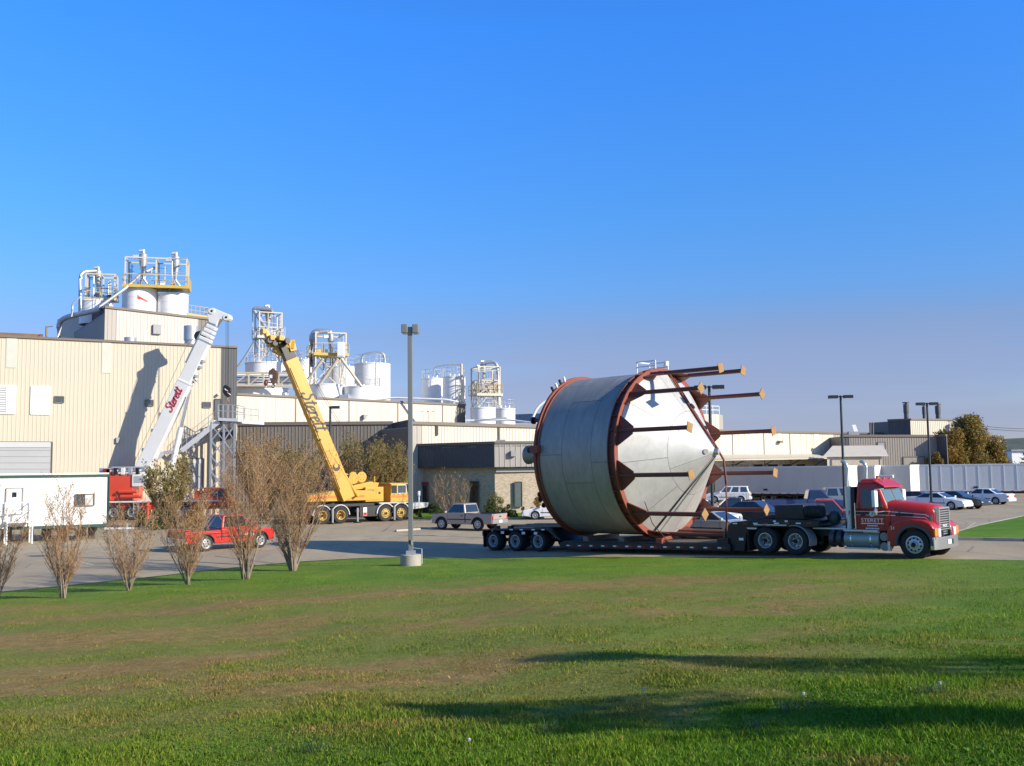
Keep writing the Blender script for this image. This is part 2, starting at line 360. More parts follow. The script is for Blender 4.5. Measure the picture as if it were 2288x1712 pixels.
# --- lawn
def grass_mat(name, blades):
    m = bpy.data.materials.new(name); m.use_nodes = True; tr = m.node_tree; bb = tr.nodes['Principled BSDF']
    tr.nodes.new('ShaderNodeTexCoord')
    a = tr.nodes.new('ShaderNodeAttribute'); a.attribute_name = 'dry'
    g = _ramp(_noise(.55, 7, (1,1,1), .7, tr).outputs[0], [(.28, (.062,.160,.010)), (.5, (.108,.215,.013)), (.74, (.190,.258,.024))], tr)
    d = _ramp(_noise(3.0, 6, (1,1,1), .75, tr).outputs[0], [(.3, (.19,.13,.04)), (.55, (.29,.195,.068)), (.75, (.40,.28,.105))], tr)
    c = _mix(a.outputs['Fac'], g, d, tr)
    if blades:
        a2 = tr.nodes.new('ShaderNodeAttribute'); a2.attribute_name = 'tone'
        tn = _ramp(a2.outputs['Fac'], [(0, (.55,.62,.6)), (.5, (.92,.95,.9)), (1, (1.7,1.55,1.2))], tr)
        c = _mix(1.0, c, tn, tr, 'MULTIPLY')
    else:
        sp = _ramp(_noise(16, 8, (1,1,1), .8, tr).outputs[0], [(.30, (.42,.46,.44)), (.5, (1.0,1.0,.96)), (.70, (1.7,1.6,1.4))], tr)
        c = _mix(.9, c, sp, tr, 'MULTIPLY')
        bp = tr.nodes.new('ShaderNodeBump'); bp.inputs['Strength'].default_value = .8; bp.inputs['Distance'].default_value = .06
        tr.links.new(_noise(14, 5, (1,1,1), .8, tr).outputs[0], bp.inputs['Height']); tr.links.new(bp.outputs[0], bb.inputs['Normal'])
    tr.links.new(c, bb.inputs['Base Color']); bb.inputs['Roughness'].default_value = .75 if not blades else .55
    bb.inputs['Specular IOR Level'].default_value = .12
    if blades:
        ts = tr.nodes.new('ShaderNodeBsdfTranslucent'); tr.links.new(c, ts.inputs[0])
        ms = tr.nodes.new('ShaderNodeMixShader'); ms.inputs[0].default_value = .3
        out = [n for n in tr.nodes if n.type == 'OUTPUT_MATERIAL'][0]
        tr.links.new(bb.outputs[0], ms.inputs[1]); tr.links.new(ts.outputs[0], ms.inputs[2]); tr.links.new(ms.outputs[0], out.inputs[0])
    return m
gm, gb = grass_mat('lawn_turf', False), grass_mat('grass_blade', True)
ex = np.array([p[0] for p in EDGE]); ey = np.array([p[1] for p in EDGE])
def edge_y(X): return np.interp(X, ex, ey)
lx = np.concatenate([np.arange(-60, -24, 3), np.arange(-24, 30, .4), np.arange(30, 75, 3)])
s_ = np.concatenate([[-.12, -.02], np.linspace(0, 1, 110)**1.0])
YE = edge_y(lx); rows = []
for s in s_:
    if s < 0: Y = YE-s*1.0; Z = lot_z(lx, Y)+(-.25 if s < -.1 else .0)
    else:
        Y = YE-s*(YE+45); Z = lawn_z(lx, Y)+.035
    rows.append(np.stack([lx+0*Y, Y, Z], 1))
V = np.concatenate(rows)
struct(ground_mesh('lawn', V, [f[::-1] for f in grid_faces(len(lx), len(s_))], gm, {'dry': dryness(V[:, 0], V[:, 1])}))

def blades(name, n, ymin, ymax, hmin, hmax, wid, seg, seed, power=1.0, ragged=0.0):
    r = np.random.RandomState(seed)
    u = r.rand(n); Y = 1.0/(1.0/ymin+(1.0/ymax-1.0/ymin)*u) if power == 1 else ymin+(ymax-ymin)*u
    X = (r.rand(n)*2-1)*(.60*Y+1.2)+.02*Y
    ok = hill_d(X, Y) > (.02+ragged*0); X, Y = X[ok], Y[ok]; n = len(X)
    Z = lawn_z(X, Y)+.02; D = dryness(X, Y)
    cl = fbm(X*1.1+20, Y*1.1); H = (hmin+(hmax-hmin)*r.rand(n)**1.6)*(.7+.6*sstep(.35, .7, cl))*(1-.45*D)
    th = r.rand(n)*2*np.pi; W = wid*(.6+.8*r.rand(n))
    lean = (.25+.65*r.rand(n))*H; la = r.rand(n)*2*np.pi
    px, py = np.cos(th)*W/2, np.sin(th)*W/2; lx_, ly_ = np.cos(la)*lean, np.sin(la)*lean
    P = lambda a, b, c: np.stack([a, b, c], 1)
    b0 = P(X-px, Y-py, Z-.01); b1 = P(X+px, Y+py, Z-.01)
    if seg == 2:
        k = .35
        m0 = P(X-px*.8+lx_*k, Y-py*.8+ly_*k, Z+H*.62); m1 = P(X+px*.8+lx_*k, Y+py*.8+ly_*k, Z+H*.62)
        tp = P(X+lx_, Y+ly_, Z+H*.95)
        V = np.stack([b0, b1, m0, m1, tp], 1).reshape(-1, 3); o = np.arange(n)*5
        T = np.stack([np.stack([o, o+1, o+3], 1), np.stack([o, o+3, o+2], 1), np.stack([o+2, o+3, o+4], 1)], 1).reshape(-1, 3); k5 = 5
    else:
        tp = P(X+lx_, Y+ly_, Z+H); V = np.stack([b0, b1, tp], 1).reshape(-1, 3); o = np.arange(n)*3
        T = np.stack([o, o+1, o+2], 1); k5 = 3
    tone = np.clip(.5+.28*r.randn(n)+(cl-.5)*.5, 0, 1); DD = np.clip(D+(r.rand(n) < .07)*.7, 0, 1)
    me = bpy.data.meshes.new(name); nf = len(T)
    me.vertices.add(len(V)); me.vertices.foreach_set('co', V.astype(np.float32).ravel())
    me.loops.add(nf*3); me.loops.foreach_set('vertex_index', T.astype(np.int32).ravel())
    me.polygons.add(nf); me.polygons.foreach_set('loop_start', np.arange(0, nf*3, 3, dtype=np.int32)); me.polygons.foreach_set('loop_total', np.full(nf, 3, np.int32))
    me.update(calc_edges=True); me.materials.append(gb)
    for kx, a in (('dry', DD), ('tone', tone)):
        q = me.attributes.new(kx, 'FLOAT', 'POINT'); q.data.foreach_set('value', np.repeat(a, k5).astype(np.float32))
    o = bpy.data.objects.new(name, me); col.objects.link(o); o['kind'] = 'stuff'; return o
tag(blades('grass_blades', 330000, 4.2, 13, .028, .10, .0075, 2, 1), 'short green lawn grass with dry brown patches', 'grass')
tag(blades('grass_blades', 560000, 7.5, 46, .028, .07, .018, 1, 2), 'mown lawn grass on the slope towards the lot', 'grass')
tag(blades('grass_blades', 3500, 4.2, 9, .11, .20, .008, 2, 5), 'longer loose grass blades standing out of the lawn', 'grass')

# low broad-leaved weeds and fallen leaves
def litter(name, n, ymin, ymax, size, m, seed, thr, lift, label):
    r = np.random.RandomState(seed); u = r.rand(n*4); Y = 1.0/(1.0/ymin+(1.0/ymax-1.0/ymin)*u); X = (r.rand(n*4)*2-1)*(.6*Y+1); k = (fbm(X*1.3+31, Y*1.3+8) > thr) & (hill_d(X, Y) > .3); X, Y = X[k][:n], Y[k][:n]; n = len(X)
    Z = lawn_z(X, Y)+.03+lift*r.rand(n); a = r.rand(n)*6.283; s = size*(.5+r.rand(n)); tl = r.randn(n, 2)*.45
    dx, dy = np.cos(a)*s, np.sin(a)*s; P = np.stack([X, Y, Z], 1); A = np.stack([dx, dy, s*tl[:, 0]], 1); B = np.stack([-dy*.6, dx*.6, s*tl[:, 1]], 1)
    V = np.stack([P-A, P-B, P+A, P+B], 1).reshape(-1, 3); o = np.arange(n)*4; me = bpy.data.meshes.new(name)
    me.from_pydata(V.tolist(), [], np.stack([o, o+1, o+2, o+3], 1).tolist()); me.update(); me.materials.append(m)
    ob = bpy.data.objects.new(name, me); col.objects.link(ob); ob['kind'] = 'stuff'; return tag(ob, label, 'ground cover')
litter('clover_leaves', 22000, 4.3, 15, .012, mat('clover_green', (.075,.155,.016), .8, 0, .4, 2.0, spec=.1), 8, .56, .05, 'low clover and broad-leaved weeds growing through the lawn')
litter('fallen_leaves', 500, 4.3, 30, .018, mat('fallen_leaf', (.30,.16,.06), .8, 0, .4, 3.0), 9, .30, .03, 'scattered brown fallen leaves on the lawn')
# --- painted lines and wheel stops
def strip(px0, py0, px1, py1, wd=.11):
    a, c = on_lot(px0, py0), on_lot(px1, py1); d = (c-a); d.z = 0; n = Vector((-d.y, d.x, 0)).normalized()*wd/2
    q = [a-n, a+n, c+n, c-n]
    mb = MB(); mb.add([(p.x, p.y, float(lot_z(p.x, p.y))+.006) for p in q], [(3,2,1,0)])
    mb.build('parking_line', G['line'], lot)
for L in ((186,1234,224,1231),(224,1231,262,1237),(177,1255.5,208,1262.5),(744,1197,877,1188.5),(854,1189,968,1199.5),(740,1206,796,1213),(785,1167,805,1173),(920,1157,940,1163),
          (660,1176,700,1184),(2236,1129,2330,1131),(1000,1200,1085,1196),(100,1240,140,1236),(330,1243,290,1250)): strip(*L)
for L in ((480,1243,631,1262),(60,1262,150,1256),(300,1226,420,1239),(1000,1222,1088,1226),(700,1182,850,1192),(2140,1192,2180,1168),(1010,1190,1080,1200)):
    n_ = len(lot.children); strip(*L, .07); o = lot.children[-1]; o.name = 'sealed_crack'; o.data.materials[0] = mat('crack_seal', (.10,.092,.08), .8, 0, .2, 4)
def wheel_stop(px0, py0, px1, py1):
    a, c = on_lot(px0, py0), on_lot(px1, py1); m = (a+c)/2; d = c-a
    mb = MB(); L = d.length/2
    for s in (0,): mb.prism([(-.10,0),(.10,0),(.07,.13),(-.07,.13)], -L, L)
    o = mb.build('wheel_stop', G['conc'], None, bevel=.02); o.location = (m.x, m.y, m.z); o.rotation_euler = (0, 0, math.atan2(d.y, d.x)-math.pi/2)
    return o
tag(wheel_stop(884, 1188.5, 938, 1184), 'concrete wheel stop lying alone at the end of a yellow line', 'wheel stop', 'concrete wheel stops')
tag(wheel_stop(958, 1183, 980, 1182), 'short concrete wheel stop by the tan pickup front wheel', 'wheel stop', 'concrete wheel stops')

# --- kerbed grass islands
def island(name, pts, label):
    P = [on_lot(*p) for p in pts]
    cx = sum(p.x for p in P)/len(P); cy = sum(p.y for p in P)/len(P)
    mb = MB(); n = len(P)
    vs = [(p.x, p.y, float(lot_z(p.x, p.y))+.12) for p in P]+[(cx, cy, float(lot_z(cx, cy))+.22)]
    ar = sum(P[i].x*P[(i+1)%n].y-P[(i+1)%n].x*P[i].y for i in range(n))
    mb.add(vs, [(i, (i+1)%n, n) if ar > 0 else ((i+1)%n, i, n) for i in range(n)])
    o = mb.build(name, gm, None); struct(o)
    k = MB()
    for i in range(n):
        a, c = P[i], P[(i+1) % n]; L = (c-a).length; m = max(1, int(L/2.0))
        for j in range(m):
            u0, u1 = j/m, (j+1)/m-.012/L*2
            p, q = a.lerp(c, u0), a.lerp(c, u1); kb = MB()
            kb.bar((p.x, p.y, float(lot_z(p.x, p.y))+.06), (q.x, q.y, float(lot_z(q.x, q.y))+.06), .16, .15)
            kb.build('kerb_stone', G['conc'], o)
    return o
island('grass_island', [(2112,1207),(2200,1208),(2288,1210),(2480,1214),(2520,1145),(2400,1148),(2288,1157),(2185,1179),(2130,1196)], '')
island('planting_bed', [(905,1160),(1000,1161),(1150,1161),(1215,1158),(1260,1156),(1290,1140),(1105,1137),(905,1146)], '')
# ================================================================ buildings
class Line:
    """a vertical wall plane through pixel column px at depth Y, running at angle phi"""
    def __init__(s, px, Y, phi, pyref=1000):
        s.p = at(px, pyref, Y); s.c, s.s = math.cos(R(phi)), math.sin(R(phi)); s.phi = R(phi)
        s.n = Vector((s.s, -s.c, 0))          # faces the camera side
    def hit(s, px, py):
        d = ray(px, py); k = (s.p.x*s.s-s.p.y*s.c)/(d.x*s.s-d.y*s.c)
        return Vector((d.x*k, d.y*k, HC+d.z*k))
_unit = {}
def unit(kind, m):
    k = (kind, m.name)
    if k not in _unit:
        mb = MB()
        if kind == 'bar': mb.box((0,0,.5), (1,1,1)); me = mb.mesh('bar', m)
        else:
            mb.cyl((0,0,0), (0,0,1), 1, n={'cyl': 12, 'rod': 6, 'drum': 32}[kind]); me = mb.mesh('rod', m)
            me.polygons.foreach_set('use_smooth', [True]*len(me.polygons)); me.set_sharp_from_angle(angle=R(50))
        _unit[k] = me
    return _unit[k]
def member(name, p0, p1, w, m, parent, kind='bar', h=None):
    p0, p1 = Vector(p0), Vector(p1); d = p1-p0
    o = bpy.data.objects.new(name, unit(kind, m)); col.objects.link(o); o.parent = parent
    up = Vector((0,0,1)) if abs(d.normalized().z) < .98 else Vector((1,0,0))
    z = d.normalized(); x = up.cross(z).normalized(); y = z.cross(x)
    mt = Matrix((x*w, y*(h or w), d)).transposed().to_4x4(); mt.translation = p0
    o.matrix_local = mt
    return o
def sheet_mesh(width, ribs, depth, m, name='wall_sheet'):
    """unit-height ribbed steel sheet; x 0..width, outside at -y"""
    pts = []; p = width/ribs; rw = min(.09, p*.3)
    for i in range(ribs):
        x = i*p; pts += [(x, 0), (x+p-rw, 0), (x+p-rw*.75, -depth), (x+p-rw*.25, -depth)]
    pts.append((width, 0)); mb = MB(); n = len(pts)
    vs = [(x, y, 0) for x, y in pts]+[(x, y, 1) for x, y in pts]+[(0, .04, 0), (width, .04, 0), (width, .04, 1), (0, .04, 1)]
    fs = [(i, i+1, i+1+n, i+n) for i in range(n-1)]
    b = 2*n; fs += [(b+1, b, b+3, b+2), (0, n, b+3, b), (n-1, b+1, b+2, 2*n-1), tuple(range(n, 2*n))+(b+2, b+3)]
    mb.add(vs, fs); return mb.mesh(name, m)
def wall(parent, A, B, z0, zones, cover=.95, ribs=3, depth=.035, gap=.0, name='wall_sheet'):
    """A,B: top corners (left,right as seen from outside). zones: [(fraction_end, material)]"""
    A, B = Vector(A), Vector(B); L = math.hypot(B.x-A.x, B.y-A.y); rz = math.atan2(B.y-A.y, B.x-A.x)
    f0 = 0.0
    for f1, m in zones:
        w = (f1-f0)*L; n = max(1, round(w/cover)); sw = w/n
        me = sheet_mesh(sw-gap, ribs, depth, m, name)
        for i in range(n):
            u = f0+(f1-f0)*(i+.5)/n; ua = f0+(f1-f0)*i/n
            p = A.lerp(B, ua); zt = A.z+(B.z-A.z)*u
            inst(name, me, parent, (p.x, p.y, z0), (0, 0, rz), (1, 1, zt-z0))
        f0 = f1
    return L
def frac(A, B, P): return ((P-A).x*(B-A).x+(P-A).y*(B-A).y)/((B-A).x**2+(B-A).y**2)
def cap(parent, A, B, m, w=.28, h=.22, name='roof_trim', up=.0):
    member(name, Vector((A.x, A.y, A.z+up)), Vector((B.x, B.y, B.z+up)), w, m, parent, 'bar', h)
def on_wall(ln, x0, y0, x1, y1, name, m, parent, off=.06, th=.08):
    ym = (y0+y1)/2; A, B = ln.hit(x0, ym), ln.hit(x1, ym)
    za, zb = ln.hit((x0+x1)/2, y1).z, ln.hit((x0+x1)/2, y0).z
    n = ln.n; a = Vector((A.x, A.y, za))+n*(off-th); b = Vector((B.x, B.y, za))+n*(off-th)
    t = n*th; up = Vector((0,0,zb-za))
    mb = MB(); mb.hexa([a+t, b+t, b, a, a+t+up, b+t+up, b+up, a+up]); return mb.build(name, m, parent)
def framed(ln, x0, y0, x1, y1, name, m, fm, parent, fw=.08, off=.065, sill=True):
    """opening with four real frame members, panel set back"""
    o = on_wall(ln, x0, y0, x1, y1, name, m, parent, off, .05)
    ym = (y0+y1)/2; A, B = ln.hit(x0, ym)+ln.n*.05, ln.hit(x1, ym)+ln.n*.05
    za, zb = ln.hit((x0+x1)/2, y1).z, ln.hit((x0+x1)/2, y0).z
    c = [Vector((A.x, A.y, za)), Vector((B.x, B.y, za)), Vector((B.x, B.y, zb)), Vector((A.x, A.y, zb))]
    for i in range(4):
        if i == 0 and not sill: continue
        f = member('frame', c[i], c[(i+1) % 4], .12, fm, o, 'bar', fw*.8)
    return o
def body(parent, A, B, D, z0, zr, m, rm, n):
    """rear, sides and roof that close the volume behind a front wall; n points outward"""
    back = -n; k = .05
    a, b = Vector((A.x, A.y, 0))+back*k, Vector((B.x, B.y, 0))+back*k; c, d = b+back*D, a+back*D
    mb = MB(); mb.hexa([Vector((p.x, p.y, z0)) for p in (a, b, c, d)]+[Vector((p.x, p.y, zr-.25)) for p in (a, b, c, d)])
    o = mb.build('rear_wall', m, parent)
    rf = MB(); rf.hexa([Vector((p.x, p.y, zr-.24)) for p in (a, b, c, d)]+[Vector((p.x, p.y, zr-.1)) for p in (a, b, c, d)])
    rf.build('roof', rm, parent); return o

# ---- tall cream building on the left
LB = Line(345, 88.2, 28)
A, B = LB.hit(-260, 739), LB.hit(530, 776)
lb = thing('factory_hall', 'tall cream ribbed steel hall with a charcoal corner strip behind the white crane', 'building', (A.x, A.y, 0))
def world_child(o):   # children are given in world coordinates
    o.matrix_parent_inverse = o.parent.matrix_world.inverted(); return o
def root(name, label, cat, group=None): return thing(name, label, cat, (0,0,0), 0, group)
bpy.data.objects.remove(lb)
lb = root('factory_hall', 'tall cream ribbed steel hall with a charcoal corner strip behind the white crane', 'building')
fc = frac(A, B, LB.hit(494, 774))
wall(lb, A, B, -.2, [(fc, G['cream']), (1, G['char'])], .93, 3, .022)
body(lb, A, B, 30, -.2, min(A.z, B.z), G['taupe'], G['roof'], LB.n)
cap(lb, A, B, G['trim'], .3, .18, 'parapet')
for (x0, y0, x1, y1) in ((14, 754, 37, 822), (227, 766, 248, 834)):
    o = on_wall(LB, x0, y0, x1, y1, 'skylight_panel', mat('fibreglass_panel', (.50,.50,.43), .4, 0, .05, 1), lb, .045, .05)
for (x0, y0, x1, y1) in ((-6, 862, 34, 925), (69, 864, 111, 926)):
    o = framed(LB, x0, y0, x1, y1, 'shutter', G['whitep'], G['whitep'], lb, .07)
    xm = (x0+x1)/2; member('mullion', LB.hit(xm, y1)+LB.n*.06, LB.hit(xm, y0)+LB.n*.06, .06, G['grey'], o, 'bar', .03)
    for i in range(11):
        y = y0+(y1-y0)*(i+1)/12
        if x0 < 0: member('slat', LB.hit(x0, y)+LB.n*.07, LB.hit(xm, y)+LB.n*.07, .05, G['grey'], o, 'bar', .10)
        else: member('slat', LB.hit(x0, y)+LB.n*.07, LB.hit(x1, y)+LB.n*.07, .03, G['whitep'], o, 'bar', .05)
for (x0, y0, x1, y1) in ((122, 886, 142, 900), (325, 894, 342, 907.5), (453, 899, 470, 911)):
    framed(LB, x0, y0, x1, y1, 'window', G['glassb'], G['trim'], lb, .09)
o = framed(LB, -40, 988, 115, 1090, 'roller_door', mat('door_grey', (.36,.37,.37), .45, 0, .04, .6), G['trim'], lb, .14, sill=False)
on_wall(LB, -40, 988, 113, 1000, 'door_header', mat('door_grey_l', (.47,.48,.48), .45, 0, .04, .6), o, .12, .05)
for i in range(5):
    y = 1006+i*14; member('door_section', LB.hit(-40, y)+LB.n*.075, LB.hit(113, y)+LB.n*.075, .03, G['grey'], o, 'bar', .04)
o = framed(LB, 407, 1025, 454, 1092, 'roller_door', MATS['door_grey'], G['trim'], lb, .14, sill=False)
on_wall(LB, 409, 1026, 452, 1036, 'door_header', MATS['door_grey_l'], o, .10, .05)
framed(LB, 479, 892, 494, 936, 'door', G['char'], G['char'], lb, .08, off=.06)
on_wall(LB, 259, 978, 267, 990, 'wall_lamp', G['grey'], lb, .25, .2)
on_wall(LB, 484, 880, 489, 884, 'wall_lamp', G['beige'], lb, .4, .35)

# ---- penthouse on that hall
zroof = LB.hit(345, 768).z-1.0
P1 = Line(234, 97, 33); P2 = Line(234, 97, 33-90-6)
A, B = P1.hit(234, 686), P1.hit(470, 713)
ph = root('roof_penthouse', 'cream and taupe ribbed penthouse on the hall roof below the silos', 'penthouse')
wall(ph, A, B, zroof, [(frac(A, B, P1.hit(262, 690)), G['taupel']), (frac(A, B, P1.hit(443, 708)), G['pink']), (1, G['taupe'])], .93, 3, .03)
C = P2.hit(130, 716)
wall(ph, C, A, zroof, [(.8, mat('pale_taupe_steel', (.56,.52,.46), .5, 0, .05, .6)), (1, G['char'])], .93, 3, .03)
body(ph, A, B, 16, zroof, min(A.z, B.z), G['taupe'], G['roof'], P1.n)
cap(ph, A, B, G['trim']); cap(ph, C, A, G['trim'])
on_wall(P1, 341, 726, 359, 747, 'vent_louvre', G['grey'], ph, .3, .3)
def vent_stack(px, y0, y1, wpx, Y, zb, label, group=None, hat=False, m=None):
    p = at(px, y0, Y); r = wpx/2/F*Y; t = root('roof_vent', label, 'vent', group); m = m or G['galv']
    z1 = p.z; zm = zb+(z1-zb)*.62
    member('duct', (p.x, p.y, zb), (p.x, p.y, zm), r*.86, m, t, 'drum'); member('collar', (p.x, p.y, zm-.08), (p.x, p.y, z1), r, m, t, 'drum')
    if hat: member('rain_cap', (p.x, p.y, z1+.12), (p.x, p.y, z1+.26), r*1.25, m, t, 'drum'); member('stem', (p.x, p.y, z1-.1), (p.x, p.y, z1+.15), r*.4, m, t, 'rod')
    return t
vent_stack(427, 729, 769, 32, 92, zroof-.2, 'wide grey two-step vent drum beside the white boom')
vent_stack(291, 754.5, 762, 26, 91, zroof-.2, 'low flat grey vent on the hall roof edge')

# ---- silos, frames, cyclones
def ringpts(c, r, z, n=24, a0=0, a1=2*math.pi): return [(c.x+r*math.cos(a0+(a1-a0)*i/n), c.y+r*math.sin(a0+(a1-a0)*i/n), z) for i in range(n+1)]
def rail_mesh(pts, h, rad=.022, posts=None):
    mb = MB(); pts = [Vector(p) for p in pts]
    for k in (1.0, .52):
        mb.tube([p+Vector((0,0,h*k)) for p in pts], rad, 5)
    for p in (posts or pts): p = Vector(p); mb.tube([p, p+Vector((0,0,h))], rad, 5)
    return mb
def silo(px0, px1, ytop, zb, Y, label, group='white storage tanks of the plant', rail=True, m=None, railm=None, dome=.18, ladder=False, bands=2):
    c = at((px0+px1)/2, ytop, Y); r = (px1-px0)/2/F*Y; zt = c.z
    t = thing('storage_tank', label, 'tank', (c.x, c.y, zb), 0, group); H = zt-zb; m = m or G['white']
    MB().lathe([(r, 0), (r, H)], 40).build('shell', m, t, smooth=40)
    MB().lathe([(r+.05, H-.08), (r+.05, H+.03), (r, H+.03), (r*.5, H+dome*.7), (.01, H+dome)], 40).build('tank_roof', m, t, smooth=40)
    for i in range(bands):
        z = H*(i+1)/(bands+1); MB().lathe([(r+.004, z-.02), (r+.016, z-.02), (r+.016, z+.02), (r+.004, z+.02)], 40).build('weld_band', m, t)
    if rail:
        rm = railm or G['galv']
        pts = [(r*.97*math.cos(a), r*.97*math.sin(a), H+.03) for a in [2*math.pi*i/20 for i in range(21)]]
        rail_mesh(pts, 1.05, .02).build('railing', rm, t)
        for i in range(3):
            a = 1.1*i+.4; MB().cyl((r*.45*math.cos(a), r*.45*math.sin(a), H), (r*.45*math.cos(a), r*.45*math.sin(a), H+.45), .12, .09, 8).build('nozzle', m, t)
    if ladder:
        a = -1.1; q = Vector((math.cos(a), math.sin(a), 0)); s = Vector((-q.y, q.x, 0)); mb = MB(); p = q*(r+.15)
        for k in (-.22, .22): mb.bar(p+s*k, p+s*k+Vector((0,0,H+1)), .05)
        for i in range(int(H/.4)): mb.bar(p-s*.22+Vector((0,0,.4*i)), p+s*.22+Vector((0,0,.4*i)), .03)
        mb.build('ladder', G['beige'], t)
    return t
def cyclone(root_, p, s, m=None):
    m = m or G['galv']; x, y, z = p
    q = MB(); q.lathe([(.02, z-2.1*s), (.10*s, z-2.1*s), (.12*s, z-1.9*s), (.42*s, z-.35*s), (.42*s, z+.35*s), (.2*s, z+.5*s), (.18*s, z+.85*s), (.02, z+.85*s)], 16, 'z', (x, y, 0))
    q.build('cyclone', m, root_, smooth=35)
    MB().cyl((x+.05, y, z+.8*s), (x-.45*s, y-.1, z+.72*s), .17*s, None, 10).build('cyclone_outlet', m, root_, smooth=40)
    MB().bar((x-.4*s, y-.1*s, z+.1*s), (x-1.0*s, y-.2*s, z+.02*s), .3*s, .36*s).build('inlet_duct', m, root_)
    for sg in (-1, 1):
        MB().tube([(x, y, z-2.0*s), (x+sg*.1*s, y, z-2.2*s), (x+sg*.62*s, y, z-2.9*s), (x+sg*.7*s, y, z-3.4*s)], .1*s, 8).build('chute', m, root_, smooth=40)
def frame_tower(label, px0, px1, ytop, ybase, Y, phi, deep=None, levels=(), bays=1, m=None, post=.16, group='cyclone frames above the tanks', brace=(), rails=(), platm=None, cyc=(), cs=1.0, label_cat='tower'):
    """open steel frame; levels: pixel rows of the horizontal rings; brace: index pairs of levels to cross-brace"""
    m = m or G['beige']; l = at(px0, ybase, Y); r_ = at(px1, ybase, Y); c = (l+r_)/2
    wdt = (px1-px0)/F*Y; d = deep or wdt; ph_ = R(phi); zz = [at((px0+px1)/2, y, Y).z for y in (ybase, *levels, ytop)]
    W = wdt/(abs(math.cos(ph_))+d/wdt*abs(math.sin(ph_))); D = W*d/wdt
    t = thing('cyclone_frame', label, label_cat, (c.x, c.y, zz[0]), ph_, group); zz = [z-zz[0] for z in zz]
    xs_ = [-W/2+W*i/bays for i in range(bays+1)]
    for x in xs_:
        for y in (-D/2, D/2): member('post', (x, y, 0), (x, y, zz[-1]), post, m, t)
    for z in zz[1:]:
        for y in (-D/2, D/2): member('beam', (-W/2, y, z), (W/2, y, z), post*.8, m, t)
        for x in xs_: member('beam', (x, -D/2, z), (x, D/2, z), post*.8, m, t)
    for (i, j) in brace:
        for y in (-D/2, D/2):
            for b in range(bays):
                member('brace', (xs_[b], y, zz[i]), (xs_[b+1], y, zz[j]), post*.55, m, t); member('brace', (xs_[b+1], y, zz[i]), (xs_[b], y, zz[j]), post*.55, m, t)
        for x in (-W/2, W/2):
            member('brace', (x, -D/2, zz[i]), (x, D/2, zz[j]), post*.55, m, t); member('brace', (x, D/2, zz[i]), (x, -D/2, zz[j]), post*.55, m, t)
    for (i, ov) in rails:
        a, b = W/2+ov, D/2+ov; pm = platm or m
        MB().box((0, 0, zz[i]), (2*a, 2*b, .14)).build('platform', pm, t)
        MB().box((0, -b-.02, zz[i]-.05), (2*a, .06, .3)).build('edge_beam', pm, t)
        pts = []
        for (p, q) in (((-a,-b),(a,-b)), ((a,-b),(a,b)), ((a,b),(-a,b)), ((-a,b),(-a,-b))):
            for k in range(4): pts.append((p[0]+(q[0]-p[0])*k/4, p[1]+(q[1]-p[1])*k/4, zz[i]+.07))
        pts.append(pts[0]); rail_mesh(pts, 1.1, .025).build('railing', G['yellow'] if pm is not G['galv'] else pm, t)
    rq = random.Random(int(px0)); H_ = zz[-1]
    for k in range(7):      # conduits, ladder and small plant crowding the frame
        x, y = rq.uniform(-W/2, W/2), rq.choice((-D/2-.12, D/2+.12, -D/2+.2)); z0 = rq.uniform(0, H_*.4); z1 = rq.uniform(H_*.6, H_)
        member('conduit', (x, y, z0), (x, y, z1), rq.uniform(.03, .07), rq.choice((G['galv'], G['beige'], G['trim'])), t, 'rod')
    for k in range(5):
        z = rq.uniform(.1, .95)*H_; y = rq.choice((-D/2-.1, D/2)); member('stay', (-W/2, y, z), (W/2, y, z+rq.uniform(-.5, .5)), .05, rq.choice((m, G['galv'])), t)
    for k in range(4):
        x, y = rq.uniform(-W/2+.3, W/2-.3), rq.uniform(-D/2+.3, D/2-.3); zq = zz[rails[0][0]] if rails else 0; MB().bx(x-.22, x+.22, y-.2, y+.2, zq+.07, zq+.4+rq.random()*.5).build('blower', rq.choice((G['yellow'], G['galv'], G['trim'], G['whitep'])), t, bevel=.03)
    for q_ in (-.2, .2): member('ladder_rail', (W/2+.1, q_, 0), (W/2+.1, q_, H_), .05, m, t)
    for k in range(int(H_/.4)): member('ladder_rung', (W/2+.1, -.2, .2+.4*k), (W/2+.1, .2, .2+.4*k), .035, m, t)
    for (fx_, dz) in cyc: cyclone(t, (-W/2+W*fx_, 0, zz[-1]+dz), cs)
    return t, W, D, zz
ZP = at(300, 690, 109).z-.8
SG = 'white silos on the penthouse roof'
silo(275, 351, 649, ZP, 109, 'white silo with a short red arrow mark under the cyclone frame', SG, rail=False, ladder=False)
silo(352.5, 420, 660, ZP-.3, 110, 'plain white silo at the right end of the penthouse roof', SG, rail=False)
silo(180, 252, 676, ZP-.5, 112, 'white silo set back at the left end of the penthouse roof', SG, rail=False)
